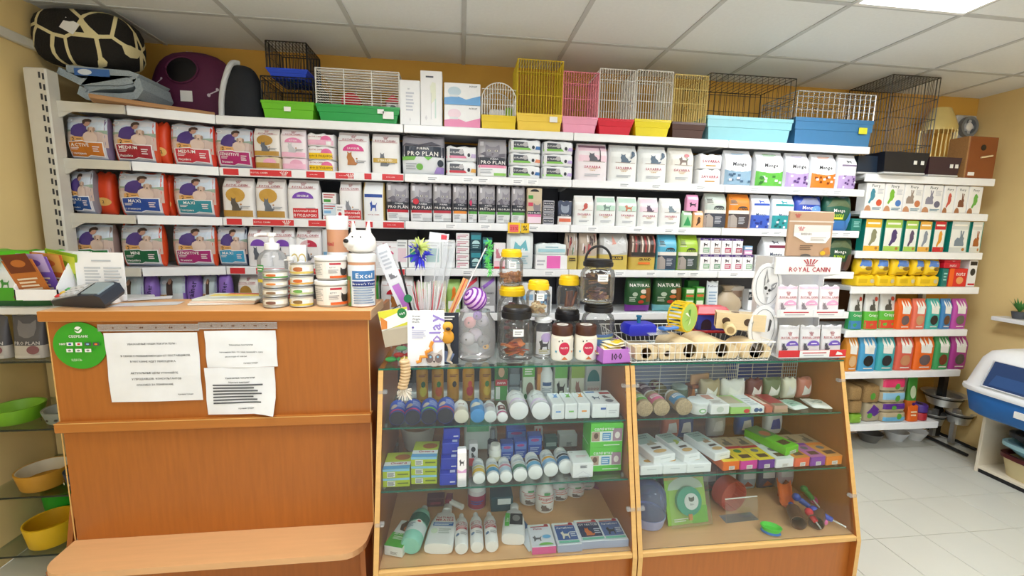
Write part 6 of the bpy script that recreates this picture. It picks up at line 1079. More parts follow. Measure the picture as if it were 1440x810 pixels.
o = thing('plastic_cover', 'clear plastic sheet cover slanting over the square pine house', 'cover', (aty(925, 478, 1.69).x, 1.72, ZB+.105), .2); MB().box((-.05, -.035, 0), (.05, .035, .003), 'haze', Rx(.15)).build('sheet', o)
o = thing('drawstring_bag', 'beige cloth drawstring bag behind the pine tunnel block', 'bag', (aty(1024, 432, BY+.04).x, BY+.065, ZR[4]+.001)); mb = MB(); mb.lathe([(.07, 0), (.085, .03), (.075, .08), (.03, .125), (.02, .14), (.04, .17)], 'b8a68c', 14, None, 1.25, .7); mb.build('cloth', o); MB().lathe([(.03, .13), (.031, .134), (.03, .138)], '7a6a54', 14, None, 1.2, .8).build('cord', o)
# white display stand
DX0, DX1 = atz(1113, 512, ZG).x, atz(1207, 508, ZG).x; DXc = (DX0+DX1)/2; DW = DX1-DX0
o = thing('display_stand', 'white cardboard pet food display stand with red crown header', 'display stand', (DXc, 1.66, ZG)); zh = aty(1145, 386, 1.74).z-ZG; zt = aty(1145, 362, 1.74).z-ZG; s2 = aty(1140, 446, 1.70).z-ZG
for x in (-DW/2, DW/2-.004): MB().loft([[(xx, .165, 0), (xx, .2, 0), (xx, .2, zt), (xx, .09, zt), (xx, .09, zh), (xx, .165, zh-.02), (xx, .165, s2)] for xx in (x, x+.004)], 'f1f1f2').build('side_panel', o)
MB().box((-DW/2+.004, .195, 0), (DW/2-.004, .2, zt), 'd8d9dc').build('back_panel', o); MB().rbox((-DW*.5, .072, zh), (DW*.47, .082, zt), 'f4f4f4', .002).build('header', o)
prints(o, lambda u, v, l: (-DW*.5+u*DW*.97, .072-l, zh+v*(zt-zh)), DW*.97, zt-zh, [('t', 'ROYAL CANIN', .52, .3, .62, .26, 'b8283c'), ('crown', .52, .72, .22, .45, 'b8283c')], name='header_print')
for z_, y0, k in ((.0, .0, 0), (s2, .035, 1)):
    MB().box((-DW/2+.004, y0, z_), (DW/2-.004, .195, z_+.004), 'ececee').build('tray', o); MB().box((-DW/2+.004, y0, z_+.004), (DW/2-.004, y0+.003, z_+.035), 'e9edf0' if k else 'd83038').build('tray_front', o)
    prints(o, lambda u, v, l, y0=y0, z_=z_: (-DW/2+.006+u*(DW-.012), y0-l, z_+.004+v*.031), DW, .031, [('r', .04, .05, .52, .95, 'f6f6f6'), ('r', .54, .05, .98, .95, 'f6f6f6'), ('r', .08, .55, .46, .7, 'c83a48'), ('r', .58, .55, .9, .7, 'c83a48'), ('n', .1, .15, .4, .4, 1, 'b8b8c0'), ('n', .6, .15, .85, .4, 1, 'b8b8c0')] if k else [('r', .3, .0, .75, 1, 'f6f6f6'), ('r', .34, .55, .7, .7, 'c83a48'), ('n', .36, .15, .66, .4, 1, 'b8b8c0'), ('p', [(.84, .3), (.86, .8), (.93, .6), (.95, .3)], 'f0f0f0')], name='tray_print')
    for i in range(3):
        dm = 'e8a8cc' if k else '6a52b4'; h_ = (zh-s2-.01) if k else (s2-.012); bag(['silver sterilised-cat food pouch with violet dome', 'pale kitten food pouch with pink dome'][k]+' in the white display, '+('beside the oval sign', 'middle of three', 'at the shelf-side end')[i], DXc-DW*.31+i*DW*.31, DW*.295, min(h_, .135), 1.66+y0+.008, ZG+z_+.003, ['dcdde0', 'f2ecf0'][k], [('r', .03, .9, .97, .98, ['c8c8cc', 'eac8dc'][k]), ('crown', .5, .76, .22, .14, RCC), ('t', 'ROYAL CANIN', .5, .63, .84, .07, RCC), ('r', .04, .58, .96, .59, 'c88a90'), ('d', .6, .36, .32, .17, dm), ('n', .45, .4, .75, .46, 1, 'f4eef4'), ('cat', .22, .34, .26, .24, '4a4a54' if not k else '8a8088'), ('n', .5, .1, .8, .2, 2, 'c0c0c8')], 'pouch', d=.04, name='cat_food_pouch')
# oval cat sign and lower round sign
for i, (px, py, rx, rz, Yq) in enumerate(((1080, 402, 19, 29, 1.745), (1074, 462, 19, 30, 1.715))):
    c = aty(px, py, Yq); rx, rz = rx*Yq/592, rz*Yq/592; z0 = ZG
    o = thing('oval_sign', ['upper white oval sign with sketched cat head', 'lower white oval sign half hidden by the pine tunnel'][i], 'sign', (c.x, Yq, ZG)); cz = c.z-ZG
    MB().loft([[(1.28*rx*math.cos(a), y, cz+1.2*rz*math.sin(a)) for a in (2*math.pi*k/28 for k in range(28))] for y in (.004, .012)], 'f0f0f1').build('backing_board', o); MB().box((-.015, .0125, 0), (.015, .02, cz), 'e8e8ea').build('support_leg', o)
    F = lambda u, v, l: ((u-.5)*2*rx, .004-l, cz+(v-.5)*2*rz)
    mb = MB(); mb.tube([F(.5+.5*math.cos(2*math.pi*k/32), .5+.5*math.sin(2*math.pi*k/32), .0005) for k in range(33)], .0012, 'g', 5, caps=False); mb.build('outline', o)
    prints(o, F, 2*rx, 2*rz, [('p', [(.36, .4), (.33, .68), (.42, .95), (.5, .7), (.56, .62)], '8a8a8e'), ('p', [(.4, .45), (.38, .68), (.42, .86), (.47, .68)], 'e4e4e4'), ('p', [(.6, .45), (.72, .55), (.92, .6), (.84, .44), (.66, .34)], '8a8a8e'), ('p', [(.68, .46), (.86, .56), (.8, .45)], 'eaeaea'), ('p', [(.34, .3), (.34, .5), (.5, .6), (.66, .46), (.64, .3), (.5, .2)], 'dcdcde'), ('e', .42, .44, .07, .05, '2a2a2e'), ('e', .58, .38, .06, .04, '2a2a2e'), ('e', .5, .29, .035, .025, '2a2a2e'), ('p', [(.44, .2), (.5, .02), (.56, .2)], 'b0b0b4')] if i == 0 else [('p', [(.7, .4), (.75, .75), (.85, .7), (.8, .45)], '4a4a4e')], name='sketch_print')
# kraft standee on top of the stand
c = aty(1136, 362, 1.80); wk = (aty(1167, 330, 1.8)-aty(1104, 330, 1.8)).x; z0 = ZG+zt+.001; hk = aty(1136, 297, 1.8).z-z0
o = thing('pouch_standee', 'kraft brown pouch-shaped standee above the white display', 'standee', (c.x, 1.80, z0)); mb = MB(); mb.rbox((-wk/2, 0, 0), (wk/2, .012, hk), 'c4a184', .003); mb.build('board', o)
prints(o, lambda u, v, l: (-wk/2+u*wk, -l, v*hk), wk, hk, [('r', .0, .76, 1, .79, 'dfd3c6'), ('crown', .18, .9, .14, .1, 'c83a4c'), ('r', .12, .44, .94, .7, 'ece6de'), ('crown', .28, .62, .16, .1, 'c83a4c'), ('p', [(.12, .46), (.12, .52), (.94, .56), (.94, .44), (.85, .3), (.42, .3)], 'f4f2ee'), ('t', 'BREEDERS', .4, .5, .34, .04, '8a7a70'), ('n', .5, .34, .85, .44, 3, 'c8c0b8'), ('n', .28, .14, .56, .26, 3, '7a6454'), ('p', [(.78, .02), (.82, .18), (.92, .22), (.98, .06)], 'c88a50'), ('e', .8, .08, .06, .05, 'e8c030'), ('d', .42, 0, .12, .06, '6a6460')], name='label_print', o0=.0008)
# ================================================================ INSIDE THE SHOWCASES
Q1, Q2, Q3 = SZ1+.001, SZ2+.001, SBZ+.001
LYE = Rx(-math.pi/2)
def behind(Y, z, h): return max(Y, fy(z+h)+.011)      # keeps a thing behind the slanted glass
def lie(px, py, rpx, z, L, label, body, pr=(), cap='w', prof=None, yaw=0, name='bottle', capn='cap', base=None, dy=0, sx=1):
    """bottle lying with its base towards the room; (px, py) is the middle of the base"""
    r = .03
    for _ in range(3): p = atz(px, py, z+r); r = rpx*p.y/592*.98
    o = thing(name, label, 'bottle', (p.x, behind(p.y, z, 2*r)+dy, z), yaw); M = T(0, 0, r) @ LYE
    prof = prof or [(.9, 0), (1, .012), (1, .66), (.75, .76), (.42, .8)]
    MB().lathe([(a*r, b*L) for a, b in prof], body, 22, M, sx).build('bottle', o)
    a, b = prof[-1]; c_ = min(a*1.15, .97)*r; MB().lathe([(c_*.97, b*L), (c_, b*L+.004), (c_*.95, L*.96), (c_*.75, L)], cap, 16, M).build(capn, o)
    if base: MB().lathe([(r*.92, -.0006), (r*1.01, .004), (r*1.01, .02)], base, 22, M).build('base_cap', o)
    if pr: prints(o, cylmap(r, L*.6, L*.03, 2.9, M), r*2.9, L*.6, pr)
    return o
def upright(px, wp, yt, Y, z, label, body, prof, pr=(), cap='w', capt=.85, name='bottle', cat='bottle', arc=2.4, lab=(.05, .6)):
    X, Y, w, h = at(px, yt+40, yt, wp, z, Y); r = w/2; o = thing(name, label, cat, (X, Y+r, z)); MB().lathe([(a*r, b*h) for a, b in prof], body, 22).build('bottle', o)
    a = prof[-1][0]; MB().lathe([(a*r*1.1, capt*h), (a*r*1.12, capt*h+.003), (a*r, h*.985), (a*r*.8, h)], cap, 16).build('cap', o)
    if pr: prints(o, cylmap(r, h*(lab[1]-lab[0]), h*lab[0], arc), r*arc, h*(lab[1]-lab[0]), pr)
    return o
def slabbox(x0, x1, py, z, d, hpx, label, col='w', front=(), top=(), yaw=0, name='carton', dy=0, pitch=0):
    """carton lying flat, front-bottom edge on pixel row py"""
    X, Y, w, h = stand((x0+x1)/2, py, py-hpx, x1-x0, z); return carton(label, X, w*.97, h, behind(Y, z, h)+dy+abs(yaw)*w*.5, z, d, col, front, top, yaw, name=name, pitch=pitch)
# ---- first showcase, top shelf
FRU = [('gold', 'dgreen', 'd8c83a', 'lemon'), ('d89a1c', '3a7a2c', 'd8642c', 'red apple'), ('d8a01c', '2a2418', 'c88a1c', 'pear'), ('dca01c', 'd84a3c', 'c8343c', 'grapefruit'), ('d8a41c', '3a7a2c', 'e0b83a', 'melon')]
for i, x in enumerate((593, 615, 637, 659, 683)):
    c, a, b, n = FRU[i]; upright(x, 17, 513, 1.83, Q1, 'amber shampoo bottle with '+n+' picture standing at the back', 'd09416', [(.95, 0), (1, .02), (1, .78), (.8, .9), (.5, .97)], [('t', 'FruttyCat', .12, .5, .5, .1, 'b83a2c', math.pi/2), ('e', .6, .32, .24, .17, b), ('e', .6, .55, .14, .1, a), ('n', .3, .78, .8, .88, 2, '8a4a14'), ('t', 'Aloe', .6, .06, .3, .06, '3a2a10')], 'd8a81c', .97, lab=(.02, .85))
for x0, x1, yt, c, pr, n in ((696, 714, 514, '4a9a44', [('r', .05, .6, .95, .95, '3a6a2c'), ('e', .5, .8, .25, .14, 'c8a080'), ('r', .02, .42, .98, .6, 'b83038'), ('t', 'ЛАПА', .5, .5, .7, .1, 'w'), ('r', .05, .05, .4, .4, 'e8ece4')], 'green carton with red name band'), (735, 752, 513, 'd8e4d0', [('r', 0, .65, 1, 1, '6ab84a'), ('n', .15, .7, .85, .9, 3, 'f0f4e8'), ('e', .6, .3, .3, .2, '8a6a58'), ('e', .25, .1, .14, .08, '2f7a3a')], 'white and green carton with brown dog'), (755, 762, 518, 'b8702c', [('r', .1, .2, .9, .8, 'd89a4a')], 'narrow copper carton'), (780, 798, 513, 'dfe6da', [('r', 0, .6, 1, 1, '6ab04a'), ('dog', .5, .32, .7, .45, '2f2a26'), ('e', .6, .1, .16, .09, '2f7a3a')], 'white and green carton with black dog'), (803, 822, 513, 'e0e2cf', [('r', 0, .6, 1, 1, '9ab84a'), ('cat', .6, .3, .6, .45, 'a8786a'), ('e', .3, .12, .14, .08, '4a9a3a')], 'white and olive carton with ginger cat')):
    boxat(x0, x1, 562, yt, Q1, n+' standing at the back of the bottle showcase', .04, Y=1.82, col=c, front=pr)
o = thing('grooming_glove', 'grey rubber grooming glove pack beside the green cartons', 'glove', (aty(724, 540, 1.83).x, 1.84, Q1)); MB().rbox((-.026, 0, 0), (.026, .03, .15), '6a7078', .008).build('glove', o); MB().rbox((-.024, -.004, .01), (.024, 0, .06), '9aa4ae', .003).build('palm_card', o); MB().rbox((-.024, -.003, .07), (.024, 0, .12), '7a868e', .003).build('fold', o)
upright(770, 18, 511, 1.80, Q1, 'white spray bottle with small blue label at the back', 'eceef0', [(.95, 0), (1, .03), (1, .7), (.6, .86)], [('r', .2, .65, .8, .82, '3a5a8a'), ('n', .15, .15, .85, .55, 5, 'b0b8c4')], 'w', .86)
boxat(823, 846, 560, 514, Q1, 'clear pack with teal liquid behind the flat boxes', .03, Y=1.86, col='d8dedc', front=[('d', .5, .45, .38, .4, '2f8a8a'), ('r', .1, .1, .9, .3, 'e8e4e0'), ('t', 'OOOO', .5, .2, .7, .12, 'b8303c')])
for i, (px, py, c, n) in enumerate(((558, 590, 'd03a80', 'with pink ring at the wooden side'), (580, 588, 'd83a8a', 'with bright pink ring, second from the wooden side'), (603, 588, '6ac04a', 'with green ring'), (626, 587, 'd84a5a', 'with coral ring'))):
    lie(px, py, 11.5+.4*i, Q1, .17, 'dark blue shampoo bottle lying '+n, '2a4ab0', [('r', 0, .0, 1, .12, c), ('r', 0, .14, 1, 1, '2f58c8'), ('e', .35, .4, .15, .18, 'd8c8b8'), ('n', .5, .3, .9, .8, 4, 'b8c8f0')], '3a3c48', base='1c1426', yaw=.12-.04*i)
lie(649, 588, 11, Q1, .15, 'cream shampoo bottle lying beside the blue one', 'e4dccb', [('r', .1, .3, .9, .95, 'f2f0ec'), ('t', 'dog', .5, .6, .5, .12, '8a4a2c')], 'w', yaw=.03)
lie(672, 587, 11, Q1, .16, 'sky blue shampoo bottle lying with white base ring', '4a94d4', [('e', .4, .5, .25, .2, 'e8e4d8'), ('n', .6, .5, .95, .9, 3, 'd8e8f8')], '2f62b0')
lie(690, 587, 9.5, Q1, .15, 'frosted clear bottle lying between blue and white ones', 'dfe3e4', [('n', .2, .4, .8, .8, 3, 'c0a8b0')], 'lg'); lie(707, 588, 8, Q1, .14, 'slim white bottle with plum picture and pink ring lying down', 'f0f0f2', [('r', 0, .02, 1, .14, 'c83a80'), ('r', .25, .3, .75, .8, '6a3438'), ('r', .4, .45, .6, .65, 'd8c8c0')])
for px, n in ((730, 'beside the slim pink-ringed bottle'), (761, 'next to the flat boxes')): lie(px, 578, 14.5, Q1, .2, 'large white shampoo bottle with lilac band lying '+n, 'f0f0f3', [('p', [(0, .0), (0, .2), (.3, .32), (.6, .25), (1, .34), (1, 0)], 'd8c4e4'), ('r', 0, 0, 1, .12, 'f0f0f3'), ('t', 'PetGroom', .5, .62, .6, .07, '5a5a62')], yaw=.0)
for x0, x1, c, n in ((779, 797, '6a9ad8', 'blue'), (798, 816, '7ac05a', 'green'), (817, 835, 'f09a3c', 'orange')): slabbox(x0, x1, 597, Q1, .12, 22, 'white medicine carton with '+n+' star, lying in the row of three', 'f1f2f4', [('r', .1, .1, .9, .9, 'e9ebee'), ('n', .3, .4, .7, .6, 1, c)], [('r', .1, .5, .9, .95, 'eef3fa'), ('p', [(.3, .55), (.5, .72), (.4, .9), (.62, .82), (.8, .9), (.7, .7), (.75, .55)], c)])
slabbox(836, 876, 594, Q1, .15, 20, 'wide white double carton with dog sketches lying in the corner', 'f1f2f5', [('r', .3, .6, .5, .75, '3f62b0'), ('r', .49, 0, .505, 1, 'd8dade'), ('n', .6, .3, .9, .6, 2, 'd0d2d8')], [('r', .05, .82, .4, .92, '5a8ac8'), ('r', .55, .7, .95, .85, 'b83a40'), ('dog', .3, .45, .3, .25, '5a6a80'), ('cat', .7, .5, .3, .2, '7a6a68'), ('e', .7, .2, .15, .1, '8a8a90')])
# ---- middle shelf
OM = lambda: ([('r', .0, .0, 1, .75, 'b8c81c'), ('r', 0, .75, 1, 1, '8fc8e8'), ('r', .16, .1, .46, .68, 'f0f0ec'), ('n', .18, .15, .44, .62, 5, '5a5a52'), ('n', .55, .25, .95, .55, 1, '6a7a10')], [('r', 0, 0, 1, .2, '6ab0e0'), ('r', 0, .2, 1, .42, 'f0f4f4'), ('t', 'Омега', .55, .32, .6, .12, 'b01c38'), ('r', 0, .42, 1, 1, 'c4d43a'), ('e', .65, .68, .3, .18, 'b8702c')])
for j, (x0, x1, py, n, cnt) in enumerate(((536, 576, 691, 'near the wooden side', 2), (578, 616, 685, 'beside the blue cartons', 3))):
    f_, t_ = OM(); z = Q2
    for i in range(cnt):
        X, Y, w, h = stand((x0+x1)/2, py, py-12.5, x1-x0, Q2); carton('lime vitamin carton, '+(['lower', 'upper'] if cnt == 2 else ['lowest', 'middle', 'topmost'])[i]+' of the stack '+n, X, w*.96, h, behind(Y, Q2, h*cnt)+.003, z, .12, 'c4d43a', f_, t_, -.05*j, name='vitamin_carton'); z += h+.0005
z = Q2
for i in range(4):
    X, Y, w, h = stand(630, 688, 672, 26, Q2); carton('royal blue tablet carton, '+['lowest', 'second from below', 'third from below', 'topmost'][i]+' of the blue stack', X+.004*i, w*.94, h*1.02, behind(Y, Q2, h)+.028*i, z, .09, '1f34b8', [('n', .6, .2, .9, .4, 1, 'e8e8f4')], [('r', .6, .1, .9, .3, 'd8dcf4'), ('r', .1, .5, .6, .8, '4a62d8')], name='tablet_carton'); z += h*1.02+.0005
boxat(643, 656, 686, 637, Q2, 'narrow white carton with sketched dog and lilac wave', .05, col='eeeef0', front=[('dog', .5, .72, .6, .2, '4a4a50'), ('p', [(0, .42), (0, .52), (.5, .46), (1, .54), (1, .42)], 'd8a8d0'), ('r', .1, .05, .9, .2, 'd8dade')])
boxat(659, 672, 668, 625, Q2, 'small white and red carton with black cat behind the pill bottles', .04, Y=1.68, col='e6e4e6', front=[('e', .5, .75, .25, .12, '2a2a2e'), ('r', 0, 0, .6, .35, 'd03040'), ('cat', .5, .5, .5, .25, '4a4a4a')])
for i, (px, py, r_, c, c2, n) in enumerate(((674, 677, 9.5, 'e0b83a', 'd8d08a', 'with yellow label'), (694, 675, 9.5, '4a90b8', 'c8a83a', 'with blue and gold label'), (712, 672, 9.5, 'b8d0e0', 'd08a9a', 'with pale label and small sketch'), (732, 669, 11, '4a8a6a', 'd8d8d0', 'with green leaf label'), (753, 665, 11.5, '6ab0d8', '5a4a3a', 'with blue label and brown dog'), (775, 661, 11.5, '8ab8e0', 'e0a83a', 'with blue label and yellow band'), (796, 657, 11.5, '3a78a8', '2a2a2a', 'with dark blue label next to the white carton'))):
    lie(px, py, r_, Q2, .12, 'white pill bottle lying '+n, 'f0f1f1', [('r', 0, .06, 1, 1, 'e9eef2'), ('r', 0, .1, 1, .45, c), ('r', .1, .5, .9, .7, c2), ('n', .2, .75, .8, .95, 2, 'a8b0b8')], 'f0f0f0', [(.94, 0), (1, .01), (1, .72), (.9, .78), (.9, .8)], name='pill_bottle')
slabbox(806, 836, 676, Q2, .1, 21, 'white carton with fold lines and barcode beside the pill bottles', 'f0eff2', [('r', .35, .65, .7, .85, 'd0d0d4'), ('n', .37, .67, .68, .83, 4, '4a4a50'), ('p', [(.05, .1), (.5, .45), (.95, .1), (.93, .1), (.5, .42), (.07, .1)], 'd0ccd8'), ('n', .3, .08, .8, .14, 1, '8a8a90')], [('t', 'VR', .15, .85, .16, .12, '4a4a52'), ('n', .3, .4, .85, .6, 2, 'e8c8d0')])
z = Q2
for i, yt in enumerate((672, 635)):
    X, Y, w, h = at(857, 672, 636, 46, Q2, 1.535); h = min(h, .105); carton(['lower', 'upper'][i]+' bright green carton with pet photos at the wooden divider', X+.004, w, h, fy(Q2+2*h)+.014, z, .11, '5ac83a', [('r', 0, 0, 1, 1, '62cc3e'), ('r', .02, .25, .98, .68, 'eaf0e8'), ('r', .03, .28, .28, .66, 'b89a84'), ('e', .16, .5, .07, .12, '6a4a38'), ('r', .36, .3, .62, .62, '5a9ad0'), ('n', .38, .34, .6, .58, 3, 'd8e8f4'), ('r', .68, .28, .97, .8, 'a8889a'), ('e', .82, .52, .08, .14, 'e8e0dc'), ('t', 'салфетки', .4, .8, .6, .14, 'f4f8f0'), ('n', .4, .08, .9, .16, 1, 'e0f0d8')], [('r', 0, .3, 1, 1, 'eef4ec'), ('e', .28, .6, .2, .2, '1c2f6a'), ('t', 'Белка', .28, .6, .3, .16, 'w'), ('r', .6, .5, .95, .95, '6a5444')], name='wipes_carton'); z += h+.001
for i, (x0, x1, yt, dy, n) in enumerate(((704, 722, 625, 1.70, 'first'), (723, 741, 622, 1.72, 'second'), (742, 762, 614, 1.74, 'third'), (712, 740, 605, 1.82, 'fourth'))): boxat(x0, x1, 660, yt, Q2, 'translucent blue ampoule carton behind the pill bottles, '+n+' from the white bottle stack', .05, Y=dy, col='3a58b8', front=[('r', .05, .55, .95, .9, '6a8ad0'), ('e', .5, .8, .3, .08, 'b04a8a'), ('n', .15, .15, .8, .45, 3, 'b8c8ec')])
boxat(786, 812, 640, 612, Q2, 'grey flat carton with barcode at the back of the pill shelf', .05, Y=1.80, col='b8bab8', front=[('n', .4, .1, .7, .4, 4, '4a4a4a')]); boxat(766, 784, 645, 616, Q2, 'dark green pack at the back beside the red-striped pack', .04, Y=1.78, col='3a5a52', front=[('r', .1, .3, .9, .6, '9ab0a8')])
boxat(752, 764, 612, 603, Q2, 'red-striped slim pack standing at the back', .03, Y=1.86, col='d8d0cc', front=[('r', .1, 0, .3, 1, 'c83a38'), ('r', .5, 0, .7, 1, 'c83a38')]); boxat(652, 700, 640, 608, Q2, 'crumpled grey cloth pack behind the dropper bottle', .06, Y=1.86, col='a8a6a0', front=[('p', [(.1, .2), (.2, .9), (.5, .6), (.8, .8), (.9, .1)], '8a8882')])
upright(693, 14, 606, 1.74, Q2, 'dark dropper bottle with grey cap', '2a2430', [(1, 0), (1, .55), (.5, .66)], [('r', .1, .1, .9, .8, 'c8c8cc')], 'g', .66); upright(697, 17, 628, 1.66, Q2, 'small white pill bottle standing behind the lying ones', 'ecebe4', [(1, 0), (1, .7), (.8, .76)], [('r', 0, 0, 1, .8, 'd8d4b8'), ('dog', .5, .4, .5, .4, '4a443c')], 'w', .76)
o = thing('food_bowl', 'frosted white bowl with brown feed behind the lime cartons', 'bowl', (aty(575, 620, 1.80).x+.035, 1.86, Q2)); MB().lathe([(.05, 0), (.06, .01), (.08, .11), (.076, .11), (.055, .012), (.002, .012)], 'tub', 26).build('bowl', o); MB().lathe([(.06, .04), (.072, .09), (.05, .1), (.002, .103)], '8a5a30', 20).build('dry_feed', o)
o = thing('tissue_pack', 'green and white paper pack lying under the top glass shelf', 'packet', (aty(672, 603, 1.82).x, 1.84, Q2)); MB().rbox((-.06, -.03, 0), (.06, .03, .16), 'dfe6e0', .006).build('pack', o); MB().rbox((-.05, -.034, .09), (.05, -.03, .155), '7ac08a', .003).build('green_panel', o)
# ---- bottom
X, Y, w, h = stand(551, 790, 776, 32, Q3); Y = behind(Y, Q3, h)+.02; X += .025
carton('green and white repellent carton with photo, lying at the wooden side', X, w*.9, h, Y, Q3, .15, 'e8ebe6', [('n', .35, .2, .75, .5, 3, '8a8a80')], [('r', 0, 0, 1, .5, '4fae34'), ('t', 'ДЕЗСАН', .5, .46, .8, .06, 'f0f4ec'), ('n', .2, .25, .85, .38, 3, 'd8ecd0'), ('p', [(.3, .6), (.2, .8), (.4, .97), (.75, .92), (.8, .65), (.6, .56)], '5a3a20'), ('e', .6, .68, .14, .09, 'c87a3a')], -.32, name='repellent_carton')
lie(577, 768, 16, Q3, .23, 'mint green spray bottle lying with dark teal label', '8ed0bc', [('r', 0, .25, 1, .62, 'e4eef0'), ('r', 0, .66, 1, 1, '1c6a5c'), ('e', .6, .6, .12, .08, 'f4f0ee'), ('e', .6, .6, .06, .04, 'c83a40'), ('n', .15, .35, .5, .55, 3, '8aa8b0')], 'e4f0ec', [(.85, 0), (1, .03), (1, .7), (.8, .8), (.35, .86)], yaw=-.16, capn='nozzle')
def flask(px, py, wp, label, L, prims, col='f1f1ef', yaw=0, thick=.045, neck='w', trig=None):
    """flat-sided white flask lying on its back, base towards the room"""
    p = atz(px, py, Q3); w = wp*p.y/592; o = thing('cleaner_bottle', label, 'bottle', (p.x, behind(p.y, Q3, thick)+.014, Q3), yaw); mb = MB()
    sh = [(.96, 0), (1, .02), (1, .35), (.93, .55), (.7, .74), (.4, .8), (.36, .9)]
    mb.loft([[(w/2*s*math.copysign(abs(math.cos(a))**.6, math.cos(a)), t_*L, thick/2+thick/2*(1 if s > .5 else .6)*math.copysign(abs(math.sin(a))**.6, math.sin(a))) for a in (2*math.pi*k/20 for k in range(20))] for s, t_ in sh], col, True, None, True); mb.build('bottle', o)
    mb = MB(); c_ = min(w*.2, thick*.44); mb.lathe([(c_, 0), (c_, .03), (c_*.8, .035)], neck, 16, T(0, L*.88, thick/2) @ LYE); mb.build('cap', o)
    if trig: mb = MB(); mb.loft([[(x*w, L*.92+.03+y, thick*.5+z) for x, z in ((-.12, 0), (.12, 0), (.12, .03), (-.12, .03))] for y in (0, .05)], trig); mb.tube([(w*.1, L*.95+.03, thick*.5+.015), (w*.6, L*.9, thick*.5+.02)], .012, 'w', 8); mb.build('trigger', o)
    prints(o, lambda u, v, l: ((u-.5)*w*.86, v*L*.62+L*.02, thick+l), w*.86, L*.62, prims); return o
flask(616, 783, 45, 'large white stain remover bottle with blue panel, red trigger behind', .25, [('t', "NATURE'S", .55, .93, .7, .07, 'b8283c'), ('t', 'MIRACLE', .55, .83, .75, .08, 'b8283c'), ('r', .1, .6, .95, .74, '3a70b8'), ('n', .15, .62, .9, .72, 2, 'e4ecf4'), ('n', .4, .3, .9, .5, 3, 'c0c8c0'), ('e', .22, .4, .14, .1, 'dcebd0')], yaw=-.12, trig='8a1c30')
for px, py, n in ((649, 772, 'beside the large stain remover'), (671, 770, 'in the middle of three'), (692, 769, 'next to the black-labelled bottle')): lie(px, py, 10.5, Q3, .2, 'slim white stain spray lying '+n, 'f2f1f0', [('t', "NATURE'S", .5, .92, .7, .06, 'b8283c'), ('t', 'MIRACLE', .5, .83, .7, .07, 'b8283c'), ('r', .2, .6, .8, .74, 'c83a4a'), ('n', .25, .62, .75, .72, 2, 'f0dcdc'), ('e', .3, .35, .1, .06, '6a8ab0'), ('n', .45, .3, .8, .45, 2, 'b8b8b8')], 'f0f0ee', [(.9, 0), (1, .02), (1, .7), (.8, .8), (.38, .86)])
flask(722, 770, 37, 'white shampoo bottle with black dog label and green stripe', .2, [('r', .3, .4, .95, .95, '20222a'), ('e', .62, .72, .2, .16, '8a8a88'), ('r', .05, .3, .28, .95, '5ac04a'), ('t', 'bio', .16, .6, .3, .14, 'f0f8ec', math.pi/2)], 'f2f1f0', -.15, .05)
p = atz(745, 772, Q3)
for i, (dx, dy, c, n) in enumerate(((.0, .0, 'e6e9ee', 'white folded instruction sheet'), (-.01, .07, '4a6a98', 'dark blue topped sheet under the white one'))): o = thing('instruction_sheet', n+' in the showcase bottom', 'paper', (p.x+dx, p.y+dy+.04, Q3+.004-.003*i), .35); MB().box((-.025, -.05, 0), (.03, .06, .0025), c, Rx(.06*(1-i))).build('sheet', o)
CRD = [('r', .03, .86, .97, .98, 'e9eeea'), ('e', .8, .92, .1, .05, 'b02a3c'), ('r', .1, .84, .9, .88, 'b83a48')]
for x0, x1, py, ci, ti, n, a, ac in ((748, 783, 781, 'e8b8d4', 'e8e4ee', 'pink and white flea drop pack with running lines', 'dog', '6a6a70'), (784, 819, 777, '3f5fa0', 'Антиблох', 'flea collar pack with pale poodle on navy', 'dog', 'e8e0d0'), (817, 854, 772, '28345c', 'ОТ МАТОВ', 'detangling pack with orange cat on navy', 'cat', 'd8743a'), (850, 884, 770, '5a70a8', 'Антиблох', 'flea collar pack with black dog on blue', 'dog', '2a2a30')):
    pink = n[0] == 'p'
    slabbox(x0, x1, py, Q3, .13, 10, n, 'e6e8f0', [('r', 0, 0, 1, 1, 'dc5a9a' if pink else 'a8b0cc')], CRD+([('t', 'Рысь', .4, .76, .7, .08, 'b83a5a'), (a, .3, .35, .4, .25, ac), ('e', .7, .4, .18, .08, '6ab0dc'), ('d', .6, .05, .3, .1, '7ac05a')] if pink else [('r', .08, .2, .92, .82, ci), ('t', ti, .5, .72, .8, .08, 'f0f0f4'), (a, .45, .42, .4, .36, ac), ('n', .65, .3, .9, .55, 3, 'd0d8e8'), ('r', .08, .06, .92, .15, '7ac8b0')]), name='collar_pack', pitch=0)
WH = [(.7, 0), (.95, .05), (1, .35), (.85, .62), (.4, .75)]
for px, yt, n, Y_ in ((746, 680, 'with red lettering behind the lying packs', 1.76), (769, 678, 'with red lettering, in the middle of the row', 1.70), (789, 678, 'with orange lettering and sitting cat', 1.78), (812, 680, 'with brown bear print', 1.80), (826, 686, 'with two dogs printed', 1.86)):
    upright(px, 27, yt-6, Y_, Q3, 'round white protective spray jar '+n, 'efedea', WH, [('t', 'ЗАЩИТА', .5, .72, .7, .14, 'c8402c'), ('r', .1, .88, .9, .91, 'c8402c'), ('r', .4, .95, .65, 1.1, '5aa86a'), ('n', .3, .5, .8, .6, 1, 'd87a5a'), ('cat', .5, .25, .5, .35, '7a6a62')], 'efedea', .75, lab=(.08, .55))
